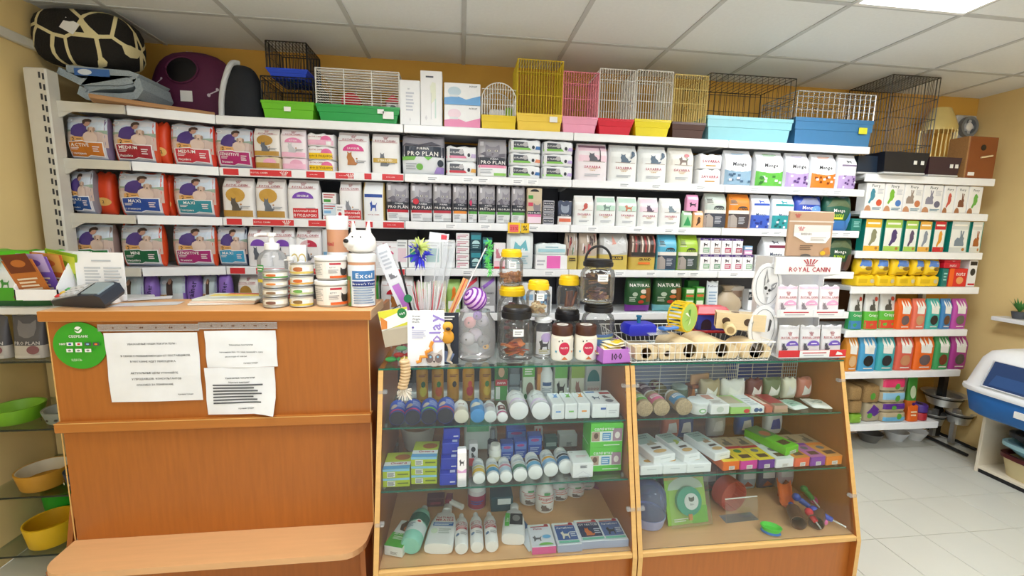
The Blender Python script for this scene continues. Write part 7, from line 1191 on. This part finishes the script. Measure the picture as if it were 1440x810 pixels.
upright(846, 26, 690, 1.86, Q3, 'crimson translucent bottle near the wooden divider', 'a01c4c', [(1, 0), (1, .6), (.5, .75)], (), 'a01c4c', .75); upright(671, 26, 682, 1.76, Q3, 'white lidded jar with crimson label at the back of the bottom', 'd8d2d4', [(.95, 0), (1, .05), (1, .62), (.9, .7)], [('r', 0, 0, 1, .9, 'a83a58'), ('n', .2, .3, .8, .6, 2, '3a62b0')], 'eceef0', .7)
boxat(690, 722, 715, 700, Q3, 'dark teal wipes pack with white flap at the back', .08, Y=1.74, col='1c4a58', front=[('r', .3, .5, .9, .9, 'dfe8ea')]); boxat(600, 625, 712, 702, Q3, 'dark red box standing at the back behind the stain remover', .05, Y=1.80, col='5a1422', front=[('r', .2, .3, .8, .6, '8a2a3c')])
# ---- second showcase, top shelf: small cages and treats
for x0, x1, wire, tray, n, dy in ((893, 1040, 'wirew', 'c8ccd8', 'white wire cage section lying at the back of the treat showcase', 1.80), (1052, 1135, 'wires', '2a52b0', 'blue cage base with white wire arch at the back of the treat showcase', 1.83)):
    X, Y, w, h = at((x0+x1)/2, 545, 514, x1-x0, Q1, dy); h = .17; X = min(X, 1.66-w/2)
    o = thing('cage_section', n, 'cage', (X, Y+.06, Q1)); mb = MB()
    for k in range(9): mb.tube([(-w/2, -.05, .02+k*.018), (w/2, -.05, .02+k*.018)], .0016, 'wirew', 4)
    for k in range(5): mb.tube([(-w/2+w*k/4, -.051, .01), (-w/2+w*k/4, -.051, h)], .002, 'wirew', 4)
    for k in range(8): y = -.05+k*.014; mb.tube([(w/2, y, .01), (w/2, y, h)], .0016, 'wirew', 4); mb.tube([(-w/2, y, h), (w/2, y, h)], .0016, 'wirew', 4)
    mb.build('wire_frame', o); mb = MB(); mb.rbox((-w/2+.005, .03, .0), (w/2-.005, .06, h-.01), '2a52b0' if 'blue' in n else '9aa4c4', .006); mb.build('tray', o)
for i, (px, py, c, fc, n) in enumerate(((911, 582, '7ac04a', ['b8a08a', '8a5a4a', 'd8c8a8'], 'green-labelled'), (935, 581, 'e06a90', ['d8c08a', 'c8a060', 'e0d0a8'], 'pink-labelled'), (965, 578, '5a9ac8', ['8a8a70', '6a6a50', 'a8a088'], 'blue-labelled'))):
    lie(px, py-3, 13.5, Q1, .13, 'clear jar of rodent treats, '+n+', lying on its side', 'seed', [('r', 0, .2, 1, .9, c), ('r', .2, .5, .8, .8, 'f0e8e4'), ('n', .25, .55, .75, .75, 2, c)], 'w', [(.96, 0), (1, .01), (1, .8), (.95, .84)], name='treat_tub_jar', yaw=-.05)
lie(912, 556, 11, Q1, .1, 'plum-labelled treat jar lying behind the green-labelled one', '6a4a58', [('r', 0, .1, 1, .9, '5a2a44'), ('r', .2, .3, .8, .7, 'd8c8cc')], 'k', [(.96, 0), (1, .01), (1, .8), (.95, .84)], dy=.0, name='treat_tub_jar'); lie(930, 550, 10, Q1, .09, 'maroon-labelled treat jar lying behind the pink-labelled one', '8a7a3c', [('r', 0, .1, 1, .9, '7a2a34'), ('r', .2, .3, .8, .7, 'e0d0a8')], 'k', [(.96, 0), (1, .01), (1, .8), (.95, .84)], name='treat_tub_jar')
p = atz(992, 588, Q1); o = thing('round_tub', 'round white plastic tub with green logo beside the treat jars', 'tub', (p.x, p.y+.065, Q1)); MB().lathe([(.036, 0), (.04, .004), (.042, .04), (.04, .042)], 'f0f0f0', 26).build('tub', o); MB().lathe([(.043, .041), (.044, .044), (.044, .053), (.04, .056)], 'e6e9ea', 26).build('lid', o); prints(o, cylmap(.042, .03, .006, 1.2), .05, .03, [('e', .5, .5, .3, .35, '7ab86a'), ('e', .5, .5, .2, .2, 'f0f0f0')])
for x0, x1, py, hp, d, c, n, fr, tp in ((1005, 1032, 588, 14, .12, 'f0eff0', 'white square treat carton with red seal', [('e', .5, .5, .2, .3, 'd0d8d0')], [('r', .1, .5, .6, .9, 'd89a8a'), ('n', .2, .1, .8, .4, 3, 'b8b0ac')]), (1033, 1062, 587, 10, .13, 'a8d87a', 'lime-fronted flat treat tray', [('e', .8, .4, .15, .3, 'd83a4a')], [('r', 0, .0, 1, .3, 'e0e4d8'), ('r', .1, .3, .8, .9, 'c8b8a0')]), (1063, 1083, 587, 10, .16, 'eceef0', 'long white carton with blue logo on its end', [('e', .4, .5, .18, .3, '3a5a8a'), ('e', .7, .5, .14, .25, '3a5a8a')], [('n', .2, .1, .8, .6, 4, 'b8c0c8')]), (1084, 1094, 586, 9, .15, 'c86a5a', 'narrow coral stick packet', [], [('r', .2, .2, .8, .8, 'e8d0c0')]), (1095, 1115, 585, 10, .13, 'c8a090', 'maroon and beige stick carton', [('r', 0, 0, 1, .5, 'b89a80')], [('r', 0, .2, 1, 1, 'a8303c'), ('r', .1, .0, .9, .2, '8a8a70')])):
    slabbox(x0, x1, py, Q1, d, hp, n+' lying on the upper glass shelf', c, fr, tp)
for i, (x, py, c, n) in enumerate(((1130, 583, 'dfe8e4', 'pale green booklet-like pouch'), (1160, 582, 'f0efea', 'white triangular pouch'))): p = atz(x, py-3, Q1); o = bag(n+' lying flat beside the stick cartons', min(p.x, 1.625), .085, .1, p.y, Q1, c, [('r', .1, .2, .9, .8, '9ac0b0' if i == 0 else 'e0dccf'), ('n', .2, .3, .8, .6, 2, '6a8a80')], 'pillow', d=.02, flat=True, name='treat_pouch', yaw=.2-.4*i)
o = thing('wooden_bridge', 'rust-brown wooden feeder standing behind the treat jars', 'rodent toy', (aty(992, 545, 1.74).x, 1.76, Q1), .2); MB().rbox((-.06, 0, .06), (.06, .05, .075), '8a4a1c', .002).build('top_board', o)
for x in (-.05, .045): MB().loft([[(x-.012, y, 0), (x+.018, y, 0), (x+.008, y, .06), (x-.002, y, .06)] for y in (.005, .045)], 'b8702c').build('leg', o)
MB().box((-.05, .02, .075), (.05, .03, .12), 'c89a70').build('photo_card', o)
o = thing('glass_feeder', 'round dark jar of dried herbs behind the white tub', 'jar', (aty(958, 556, 1.72).x, 1.74, Q1)); MB().lathe([(.034, 0), (.037, .005), (.037, .07), (.03, .075)], '5a6a54', 22).build('jar', o); MB().lathe([(.034, .074), (.034, .084), (.03, .086)], '8a9a94', 22).build('lid', o)
for i, (x, y, c, w_, n) in enumerate(((1075, 560, 'dcdcd8', .12, 'crumpled clear bag with pale sticks'), (1100, 552, '6a3038', .08, 'dark red dried fruit bag'), (1125, 545, '6a7a5a', .09, 'olive herb bag'), (1150, 548, 'e8e4d0', .07, 'knotted clear bag of cream treats'), (1028, 556, 'a89a7a', .1, 'beige hay pouch'), (1168, 560, 'c87a6a', .07, 'pinkish treat bag leaning on the wooden side'))):
    bag(n+' heaped behind the flat cartons', (1.26, 1.37, 1.46, 1.548, 1.145, 1.628)[i], w_, .1, 1.73, Q1, c, [('p', [(.2, .2), (.3, .7), (.6, .5), (.8, .75), (.75, .25)], 'e8e6e0')], 'pillow', d=.05, name='treat_pouch')
# middle shelf: stick cartons
for i, (x0, x1) in enumerate(((901, 934), (935, 969), (970, 1006))): slabbox(x0, x1, 671, Q2, .18, 13, 'white stick carton in the lower layer, '+('beside the wooden divider', 'second from the divider', 'third from the divider')[i], 'eff0f1', [('n', .3, .5, .7, .7, 1, 'd0d4d6')], [('r', .1, .1, .9, .9, 'e4e8e6'), ('e', .5, .2, .2, .06, 'c8963a')], name='stick_carton')
z = Q2+.038
for i, (x0, x1, py, a, c) in enumerate(((913, 948, 655, 'rab', 'b0a890'), (957, 984, 654, 'bird', 'a8b84a'), (1001, 1027, 652, 'rab', 'b08a60'))):
    X, Y, w, h = stand((x0+x1)/2, py, py-11, x1-x0, z); carton('white crunchy stick carton with window, upper layer, '+('rabbit printed', 'budgerigar printed', 'hamster printed')[i], X, w, h, behind(Y, z, h)+.012, z, .19, 'eff0f1', [('n', .3, .5, .8, .7, 1, 'd0d4d6')], [('r', .05, .55, .95, .98, 'a8c0b8'), ('t', 'Crunchy', .5, .9, .7, .06, '2a4a40'), ('t', 'Sticks', .5, .8, .6, .06, '2a4a40'), (a, .55, .55, .5, .2, c), ('r', .3, .28, .75, .36, '5a4a3c'), ('e', .5, .17, .3, .07, 'd8b070')], .22, name='stick_carton')
COLB = [(1021, 1046, 'f0701c', 'f0d030', 'orange-fronted'), (1047, 1073, 'd83aa0', 'f0d030', 'magenta-fronted'), (1074, 1099, '6a2a9a', 'f0d838', 'violet-fronted'), (1100, 1128, 'f0eff2', 'e0e2e4', 'white-fronted'), (1129, 1152, 'f06a4a', 'd88a3a', 'coral-fronted'), (1153, 1176, '8a3fae', 'c070b0', 'purple-fronted'), (1177, 1202, 'f08a2a', 'e8a050', 'amber-fronted')]
for i, (x0, x1, c, c2, n) in enumerate(COLB): slabbox(x0, x1, 669-i*.4, Q2, .2, 13, n+' rodent stick carton in the colourful row', c, [('r', .35, .1, .7, .5, 'f0ece8'), ('n', .37, .15, .68, .45, 3, 'a8a0a0')], [('r', 0, .0, 1, .5, c2), ('r', .25, .1, .85, .24, '5a3a2c'), ('e', .5, .38, .22, .07, '3f8a3a' if i < 2 else '7a7a80'), ('r', 0, .5, 1, .58, 'c8283c' if i < 3 else c), ('r', 0, .58, 1, 1, 'b8a080' if i != 3 else 'd8dcdc'), ('rab', .5, .78, .6, .3, '6a6058')], name='stick_carton', yaw=.06)
X, Y, w, h = stand(1112, 645, 634, 26, Q2+.042); carton('lime green stick carton lying across the white-fronted one', X, w, h, behind(Y, Q2+.042, h)+.02, Q2+.042, .2, '6cc82a', [('r', .3, .1, .8, .5, 'e8f0e0'), ('n', .32, .15, .78, .45, 3, '8aa080')], [('r', .2, .12, .8, .3, '4a3a24'), ('r', 0, .5, 1, 1, '5a8a4a'), ('e', .5, .65, .3, .12, 'b86a4a')], .32, name='stick_carton')
for i, (x, y, c, n) in enumerate(((945, 615, 'c87050', 'terracotta clay hideout'), (965, 612, '34407a', 'navy pouch'), (1010, 612, 'b8b4ae', 'clear wrapped mineral stone'), (1050, 610, '3a62b0', 'blue feeder pack'), (1090, 612, 'e4e6e8', 'white scoop in blue wrapper'))):
    p = aty(x, y, 1.82); bag(n+' standing behind the stick cartons', p.x, .09, .12, 1.82, Q2, c, [('p', [(.2, .3), (.3, .7), (.7, .75), (.8, .3)], 'd8d4d0' if i != 4 else '3a52a8')], 'pillow', d=.06, name='treat_pouch')
# bottom of the second showcase
p = atz(922, 752, Q3); o = thing('pet_bath_house', 'lilac plastic chinchilla bath with clear dome', 'rodent bath', (p.x, p.y+.08, Q3)); MB().lathe([(.05, 0), (.065, .006), (.075, .05), (.07, .05), (.06, .012), (.002, .01)], 'a8aed8', 28).build('base', o); MB().lathe([(.072, .045), (.075, .1), (.068, .15), (.045, .18), (.002, .19)], 'lilc', 28).build('dome', o)
X, Y, w, h = stand(977, 748, 677, 60, Q3)
o = thing('collar_blister_pack', 'green blister pack with round turquoise collar tin', 'pack', (X, Y+.05, Q3), .08); M = Rx(-.32); MB().rbox((-w/2, 0, 0), (w/2, .004, h), '9acb4a', .001, M).build('card', o)
prints(o, lambda u, v, l: M @ Vector(((u-.5)*w, -l, v*h)), w, h, [('r', .0, .8, 1, 1, 'd8a850'), ('r', .6, .0, 1, .3, '6ac02a'), ('e', .45, .85, .1, .06, '2a5a4a'), ('d', .5, .62, .44, .22, 'c8dccb'), ('n', .15, .05, .5, .12, 2, 'f0f4e0')], name='card_print')
mb = MB(); mb.lathe([(.056, 0), (.06, .004), (.06, .02), (.045, .024)], '1fa88a', 32, M @ T(.004, 0, h*.42) @ Rx(math.pi/2)); mb.build('round_tin', o); mb = MB(); mb.lathe([(.034, .0242), (.034, .0262)], 'eef2ee', 28, M @ T(.01, 0, h*.42) @ Rx(math.pi/2)); mb.build('disc_label', o)
prints(o, lambda u, v, l: M @ Vector((.01+(u-.5)*.068, -.0265-l, h*.42+(v-.5)*.068)), .068, .068, [('face', .5, .66, .4, .3, '4a5a54'), ('t', 'Bio', .5, .35, .4, .12, '6a7a74')], name='cat_print')
MB().box((-.008, -.026, h*.1), (.008, -.02, h*.2), 'e08a3a', M).build('seal_tab', o); MB().box((-w/2, -.03, .0), (w/2, -.028, h*.95), 'jar', M).build('blister', o)
p = atz(1047, 738, Q3)
o = thing('clear_card_stand', 'bent clear acrylic stand in front of the red wheel', 'acrylic stand', (p.x, p.y+.02, Q3), .05); mb = MB(); mb.loft([[(x, 0, .004), (x, .02, .1), (x, .022, .1), (x, .002, .004)] for x in (-.075, .085)], 'jar'); mb.box((-.075, 0, 0), (.085, .05, .003), 'haze'); mb.build('sheet', o); MB().box((-.075, .0195, .099), (.085, .023, .103), 'w').build('top_edge', o)
o = thing('running_wheel', 'translucent red plastic running wheel behind the acrylic stand', 'hamster wheel', (p.x-.0, p.y+.12, Q3), .2); mb = MB(); Mw = T(0, 0, .072) @ Rx(math.pi/2); mb.lathe([(.07, -.03), (.072, -.03), (.072, .03), (.07, .03), (.07, -.03)], 'c85a48', 30, Mw, caps=False); mb.build('rim', o); mb = MB(); mb.lathe([(.002, -.001), (.069, -.001), (.069, .001), (.002, .001)], 'c86a58', 26, T(0, .028, .072) @ Rx(math.pi/2)); mb.build('disc', o)
for k in range(14): a = 2*math.pi*k/14; MB().tube([(.068*math.cos(a), -.028, .072+.068*math.sin(a)), (.068*math.cos(a), .028, .072+.068*math.sin(a))], .0025, 'd86a58', 5).build('rung', o)
p = atz(1092, 757, Q3); o = thing('small_dish', 'lime and blue oval rodent dish at the glass', 'bowl', (p.x, p.y+.035, Q3), -.5); mb = MB(); mb.lathe([(.024, 0), (.03, .004), (.027, .012)], '3a7ad0', 24, None, 1.3, .9); mb.build('foot_ring', o); mb = MB(); mb.lathe([(.026, .012), (.032, .03), (.029, .031), (.02, .018), (.002, .016)], '4fd83a', 24, None, 1.3, .9); mb.build('dish', o)
for i, (px, py, L, yaw, n) in enumerate(((1122, 745, .1, -.5, 'open to the room'), (1146, 744, .085, -.9, 'with pink toy inside'))):
    p = atz(px, py, Q3); o = thing('rodent_tunnel', 'smoky brown plastic tunnel tube '+n, 'rodent toy', (p.x, p.y, Q3), yaw); mb = MB(); mb.lathe([(.028, 0), (.031, 0), (.031, .006), (.027, .01), (.027, L), (.025, L), (.025, .008), (.028, 0)], '6a4630', 24, T(0, 0, .0315) @ LYE, caps=False); mb.build('tube', o); mb = MB(); mb.lathe([(.0255, L*.6), (.0255, L*.62), (.002, L*.62)], '2a1a12', 20, T(0, 0, .0315) @ LYE); mb.build('inner_disc', o)
def drinker(X, Y, c, label, ang, L=.11, r=.017, pitch=.3):
    o = thing('rodent_drinker', label, 'drinker', (X, Y, Q3+.004), ang); M = T(0, 0, .016) @ Rx(pitch) @ LYE
    mb = MB(); mb.ball((0, 0, 0), r, c, 16, 10, M @ T(0, 0, L*.75)); mb.build('bulb', o); mb = MB(); mb.lathe([(.006, L*.3), (.011, L*.32), (.013, L*.62)], c, 14, M); mb.build('neck', o); mb = MB(); mb.lathe([(.003, 0), (.0035, .004), (.0035, L*.34)], 'chrome', 10, M); mb.build('metal_spout', o)
drinker(1.535, 1.478, 'e02a3a', 'red ball-top drinker lying with short metal spout', 0, .1, .017, .42); drinker(1.655, 1.478, '3a52c8', 'blue drinker with long blue neck pointing at the corner', .75, .16, .019, .2); drinker(1.61, 1.57, '2a52b8', 'blue drinker behind the long-necked one', .6, .13, .018, .35); drinker(1.65, 1.61, '2f8a3a', 'green drinker against the wooden side', .2, .12, .016, .5); drinker(1.5, 1.56, '2a4aa8', 'dark blue thin drinker lying behind the pink ball', -.3, .1, .012, .1)
for px, py, c, r, n in ((1149, 712, 'd82a8a', .018, 'magenta'), (1164, 742, 'f06ab0', .014, 'pink')): p = atz(px, py, Q3); o = thing('toy_ball', n+' small ball among the drinkers', 'ball', (p.x, p.y+.02, Q3)); MB().ball((0, 0, r), r, c, 18, 12).build('ball', o); MB().lathe([(r*1.005, -.001), (r*1.02, 0), (r*1.005, .001)], 'w', 20, T(0, 0, r) @ Rx(.6), caps=False).build('seam_band', o)
p = atz(1120, 726, Q3); o = thing('plastic_slide', 'orange plastic rodent slide behind the brown tunnels', 'rodent toy', (p.x, p.y+.06, Q3), -.5); mb = MB(); mb.loft([[(.03*math.cos(a), y, z+.03*(1-abs(math.sin(a)))) for a in [math.pi*k/10 for k in range(11)]]+[(.026*math.cos(a), y, z+.004+.03*(1-abs(math.sin(a)))) for a in [math.pi*k/10 for k in range(10, -1, -1)]] for y, z in ((0, .0), (.05, .02), (.1, .055))], 'f0793a', True, None, False); mb.build('chute', o); MB().box((-.02, .085, 0), (.02, .1, .05), 'e0702c').build('support', o)
for i, (x, y, c, n, Yq) in enumerate(((1010, 700, '7a2a24', 'dark red treat bag', 1.70), (1030, 695, 'e0d8a0', 'cream treat card pack', 1.76), (1062, 692, '5a4a30', 'brown bird toy pack', 1.78), (1085, 715, '4a4a44', 'clear-fronted grey toy box', 1.66), (1110, 690, '8a9aa8', 'silver blister card', 1.74), (1140, 690, '2a3a6a', 'navy harness pack', 1.72), (1165, 695, 'b8a8b8', 'grey-pink blister card', 1.76), (950, 700, '5a9a3a', 'green backing card', 1.72))):
    bag(n+' at the back of the drinker shelf', (1.0, 1.105, 1.21, 1.315, 1.42, 1.525, 1.625, .9)[i], .092, .13, 1.78, Q3, c, [('r', .15, .5, .85, .85, 'c8ccd0'), ('p', [(.2, .15), (.4, .4), (.8, .2)], '8a3a34')], 'pillow', d=.05, name='accessory_pack', cat='pack')
# ================================================================ SIDE OF THE COUNTER AND FAR CORNER
# bowl rack beside the counter
LX0, LX1, LY0, LY1 = -2.14, -1.62, 2.0, 2.385
t = thing('bowl_rack', 'wall rack of glass shelves with pet bowls beside the counter', 'rack', (0, 0, 0))
LZ = [1.255, 1.02, .71, .39, .1]
for i, z in enumerate(LZ):
    mb = MB()
    if i == 0: mb.rbox((LX0, LY0, z-.03), (LX1+.03, LY1, z), 'shelf', .003)
    else: mb.box((LX0, LY0, z-.008), (LX1, LY1, z), 'shelfglass'); mb.box((LX0, LY0-.002, z-.008), (LX1, LY0, z), '1d2a26')
    mb.build('shelf', t)
MB().box((LX0, LY1, 0), (LX1, LY1+.012, 1.22), 'wall2').build('back_panel', t); MB().box((LX1, LY0+.02, 0), (LX1+.02, LY1, 1.225), 'post').build('upright', t)
def bowl(X, Yc, z, r, h, c, label, inner=None, sp=None):
    o = thing('pet_bowl', label, 'bowl', (X, Yc, z+.001)); MB().lathe([(r*.78, 0), (r*.84, .006), (r, h), (r*.94, h+.001), (r*.86, h*.3), (.002, h*.25)], c, 28).build('bowl', o)
    if inner: MB().lathe([(r*.87, h*.32), (r*.945, h*.99), (r*.9, h*.98), (r*.8, h*.34), (r*.87, h*.32)], inner, 28, caps=False).build('glazed_inside', o)
    if sp: prints(o, cylmap(r*.95, h*.6, h*.2, 2.6), r*2.4, h*.6, [('e', .12+.15*k, .5, .03, .12, sp) for k in range(6)], name='spot_print', o0=.004)
bowl(-1.83, 2.285, LZ[2], .088, .1, '4a3438', 'plum brown pet bowl behind the grey spotted one'); bowl(-2.03, 2.105, LZ[2], .095, .07, '7ab82a', 'lime green pet bowl on the upper glass shelf', '9ad04a'); bowl(-1.81, 2.1, LZ[2], .093, .06, '8a9490', 'pale grey pet bowl with dark paw spots', 'c0c8c4', '2a2a2c')
bowl(-1.86, 2.28, LZ[3], .095, .15, '3a2f34', 'large dark brown pet bowl on the middle glass shelf'); bowl(-1.95, 2.1, LZ[3], .098, .085, 'c8922c', 'ochre pet bowl with cream inside', 'e4dcc4'); bowl(-1.755, 2.085, LZ[3], .082, .085, '24365a', 'navy pet bowl with paw prints beside the counter', '6a7a8a', 'e0d8cc'); bowl(-1.69, 2.27, LZ[3], .06, .16, '1c1c1e', 'small black pet bowl beside the large brown one')
bowl(-1.77, 2.28, LZ[4], .09, .16, '2a2220', 'dark steel pet bowl on the lowest shelf', '4a3a30'); bowl(-2.03, 2.28, LZ[4], .09, .17, '2fae2a', 'bright green pet bowl on the lowest shelf'); bowl(-1.95, 2.1, LZ[4], .097, .11, 'f0c41c', 'bright yellow pet bowl on the lowest shelf', 'd8a818')
p = aty(60, 775, 2.06); bag('crinkled turquoise patterned pack on the lowest bowl shelf', -1.74, .16, .1, 2.03, LZ[4], '6a9a9c', [('e', .3, .6, .15, .2, 'd88a6a'), ('e', .7, .4, .15, .2, '3a6a8a'), ('r', .1, .1, .3, .3, 'e0d8c8')], 'pillow', d=.06, name='toy_pack', cat='pack')
# pads and packs on the upper shelves
X = aty(30, 400, LY0+.03).x
bag('green and white pack of puppy pads on the white rack shelf', X-.03, .3, .2, LY0+.03, LZ[0], 'e8ecec', [('r', 0, .0, 1, .12, '1d5a2c'), ('r', 0, .12, .6, .4, '4aa82c'), ('t', 'Monge', .2, .78, .3, .14, '3a4a8a'), ('dog', .4, .5, .12, .2, '3a8a3a'), ('e', .55, .2, .06, .06, '8a4a4a'), ('e', .85, .2, .06, .06, '8a4a4a')], 'block', d=.16, name='pad_pack', cat='pack')
bag('flat lime green pack lying on top of the puppy pads', X-.04, .26, .03, LY0+.05, LZ[0]+.205, '5ac82a', (), 'slab', d=.12, name='pad_pack', cat='pack')
for i, (px, n) in enumerate(((12, 'against the wall'), (47, 'beside the counter'))):
    q = aty(px, 470, LY0+.03); bag('smoky grey cat food box pack '+n, (-2.035, -1.893)[i], .125, .19, LY0+.03, LZ[1], [(.3, 'c8c4be'), (1, '55565e')], [('face', .5, .7, .6, .4, '7a7a80'), ('t', 'PRO PLAN', .5, .36, .8, .08, 'd0d0d4'), ('e', .7, .2, .18, .1, '8a5a62'), ('r', .1, .02, .9, .08, 'd8d4cc')], 'pouch', d=.06)
# hook strip with hanging packs on the wall
t = thing('hook_rail', 'white perforated hook strip on the yellow wall', 'hook rail', (0, 0, 0)); MB().rbox((XL, 1.72, 1.35), (XL+.02, 1.76, 2.15), 'post', .003).build('strip', t); MB().rbox((XL, 1.96, 1.35), (XL+.02, 2.0, 2.15), 'post', .003).build('strip', t)
for z in (2.03, 1.73, 1.62):
    MB().tube([(XL+.015, 1.98, z), (XL+.12, 1.98, z), (XL+.14, 1.98, z+.02)], .003, 'blackmetal', 6).build('hook', t)
for z, c, n in ((1.76, '4a9a3a', 'green toy pack with red corner hanging on the upper hook'), (1.47, '5a3a44', 'dark toy pack hanging on a lower hook')):
    bag(n, XL+.09, .12, .25, 1.95, z, c, [('r', .1, .6, .9, .9, 'c83a34'), ('e', .5, .35, .3, .15, 'd8e0c0')], 'pillow', d=.03, name='toy_pack', cat='pack')
# ---- far corner: steel bowl stand
p0, p1 = atz(1287, 613, 0), atz(1362, 648, 0)
o = thing('bowl_stand', 'black metal stand with three steel bowls on the floor', 'bowl stand', (3.50, 2.62, 0), .0); X0, Y0 = 3.50, 2.62
def L_(px, py, Y): q = aty(px, py, Y); return (q.x-X0, Y-Y0, q.z)
for a, b in (((1287, 606), (1360, 640)), ((1300, 600), (1372, 632))):
    q0, q1 = atz(*a, .02), atz(*b, .02); MB().tube([(q0.x-X0, q0.y-Y0, .02), (q1.x-X0, q1.y-Y0, .02)], .013, 'blackmetal', 8).build('foot_bar', o)
q0 = atz(1330, 618, .02)
for px, pt, Yq in ((1316, 575, q0.y+.06), (1345, 575, q0.y-.06)): b_ = L_(px, pt, Yq); MB().box((b_[0]-.014, b_[1]-.014, .03), (b_[0]+.014, b_[1]+.014, max(.2, b_[2])), 'steel').build('post', o)
MB().box((q0.x-X0-.02, q0.y-Y0+.06, .02), (q0.x-X0+.02, q0.y-Y0+.1, .62), 'blackmetal').build('column', o)
for px, py, rp, Yq in ((1327, 555, 29, q0.y+.02), (1313, 582, 18, q0.y+.06), (1349, 581, 20, q0.y-.05)):
    c = L_(px, py, Yq); r = rp*Yq/592; MB().lathe([(r*.5, -.085), (r*.66, -.078), (r*.84, .0), (r, .012), (r, .016), (r*.8, .006), (r*.62, -.07), (.002, -.074)], 'chrome', 30, T(*c)).build('steel_bowl', o)
    MB().lathe([(r*.8, -.004), (r*.86, -.004), (r*.86, .004), (r*.8, .004), (r*.8, -.004)], 'blackmetal', 24, T(c[0], c[1], c[2]-.012), caps=False).build('ring_holder', o)
# ---- low cabinet with litter boxes
KX0, KX1, KY0, KY1, KZ = 3.62, 3.96, 1.55, 2.38, .46
t = thing('low_cabinet', 'open pale wooden cabinet holding stacked litter trays by the wall', 'cabinet', (0, 0, 0))
MB().rbox((KX0, KY1-.018, 0), (KX1, KY1, KZ), 'cream', .002).build('side_panel', t); MB().rbox((KX0, KY0, 0), (KX1, KY0+.018, KZ), 'cream', .002).build('side_panel', t)
MB().rbox((KX0, KY0+.018, .03), (KX1, KY1-.018, .05), 'cream', .002).build('bottom_board', t); MB().rbox((KX0, KY0+.018, KZ-.02), (KX1, KY1-.018, KZ), 'cream', .002).build('top_board', t); MB().box((KX1-.008, KY0+.018, .05), (KX1, KY1-.018, KZ-.02), 'brn').build('back_panel', t); MB().box((KX0+.01, KY0+.018, 0), (KX0+.02, KY1-.018, .03), 'k').build('plinth', t)
def rr_(w, d, s, r=.25, n=20): return [(w/2*s*math.copysign(abs(math.cos(a))**.45, math.cos(a)), d/2*s*math.copysign(abs(math.sin(a))**.45, math.sin(a))) for a in (2*math.pi*k/n+math.pi/n for k in range(n))]
def tray_(label, z, h, c, rim, w=.3, d=.44, s0=.82):
    o = thing('litter_tray', label, 'litter tray', (3.775, 2.08, z)); MB().loft([[(x, y, zz) for x, y in rr_(w, d, s)] for s, zz in ((s0, 0), (.95, h), (.9, h), (s0*.95, .008))], c, True, None, True).build('tray', o); MB().loft([[(x, y, zz) for x, y in rr_(w, d, s)] for s, zz in ((.93, h-.002), (1, h-.005), (1.0, h+.022), (.9, h+.025), (.88, h-.002))], rim, False, None, True).build('rim', o)
tray_('beige litter tray with maroon rim in the cabinet', .051, .13, 'd8c898', '5a1a1c'); tray_('pale blue litter tray stacked on the maroon-rimmed one', .21, .05, '8ac0d4', 'a8d8e4', s0=.7); tray_('dark grey litter tray on top of the pale blue one', .289, .04, '3a4048', '2a2f34', .27, .4, .7)
# hooded litter box standing on the cabinet
c0 = Vector((3.63, 2.12, KZ+.001)); o = thing('hooded_litter_box', 'hooded cat litter box, white top with smoky door and blue base', 'litter box', c0, .0); w, d = .46, .6
MB().loft([[(x, y, z) for x, y in rr_(w, d, s)] for s, z in ((.8, 0), (.9, .02), (.97, .13), (.99, .17), (.95, .17))], '1f68b4', True, None, True).build('base', o)
MB().loft([[(x+sx, y, z) for x, y in rr_(w, d, s)] for s, z, sx in ((1.03, .16, 0), (1.05, .17, 0), (1.04, .19, 0), (.99, .2, 0), (.93, .29, .01), (.86, .38, .02), (.76, .43, .025), (.55, .455, .03), (.2, .462, .03))], 'eef0f2', True, None, True).build('hood', o)
def hood(u, v, l): z = .215+.17*v; s = .985-.135*v; return (-w/2*s*1.0-l+.03*v*.6, (.5-u)*d*.56, z)
prints(o, hood, .3, .17, [('p', [(.06, .02), (.1, .98), (.92, .98), (.98, .02)], '26406e'), ('p', [(.14, .1), (.2, .5), (.8, .5), (.88, .1)], '2f5288')], name='smoky_door', o0=.004); MB().tube([hood(u, v, .006) for u, v in ((.04, 0), (.08, 1), (.94, 1), (1.0, 0), (.04, 0))], .004, 'dfe3e8', 6).build('door_frame', o)
MB().box((-w/2*.99-.004, -.12, .075), (-w/2*.95-.002, -.03, .115), 'e8e8e4', Ry(0)).build('paper_label', o); MB().rbox((-.04, -.03, .462), (.06, .03, .472), '2a78c0', .004).build('carry_clip', o)
# wall shelf
o = thing('wall_shelf', 'short white floating shelf on the yellow side wall', 'shelf', (0, 0, 0)); a = atx(1395, 446, XR-.12); MB().rbox((XR-.13, 1.6, a.z-.02), (XR-.002, a.y, a.z+.01), 'shelf', .003).build('board', o); MB().box((XR-.06, 1.9, a.z-.05), (XR-.002, 1.91, a.z-.02), 'g').build('bracket', o)
o = thing('small_plant', 'small green potted plant on the floating wall shelf', 'plant', (XR-.065, atx(1436, 425, XR-.065).y, a.z+.011)); MB().lathe([(.03, 0), (.04, .05), (.036, .05), (.002, .045)], 'dg', 16).build('pot', o); mb = MB(); rg = random.Random(9)
for k in range(16): q = rg.uniform(0, 6.28); L = rg.uniform(.05, .1); e = Vector((math.cos(q)*L*.7, math.sin(q)*L*.7, .05+L)); s = Vector((-math.sin(q), math.cos(q), 0))*.008; b_ = Vector((0, 0, .045)); m_ = (b_+e)/2; mb.add([b_, m_+s, e, m_-s], [(0, 1, 2, 3)], '3a7a34')
mb.build('leaves', o)
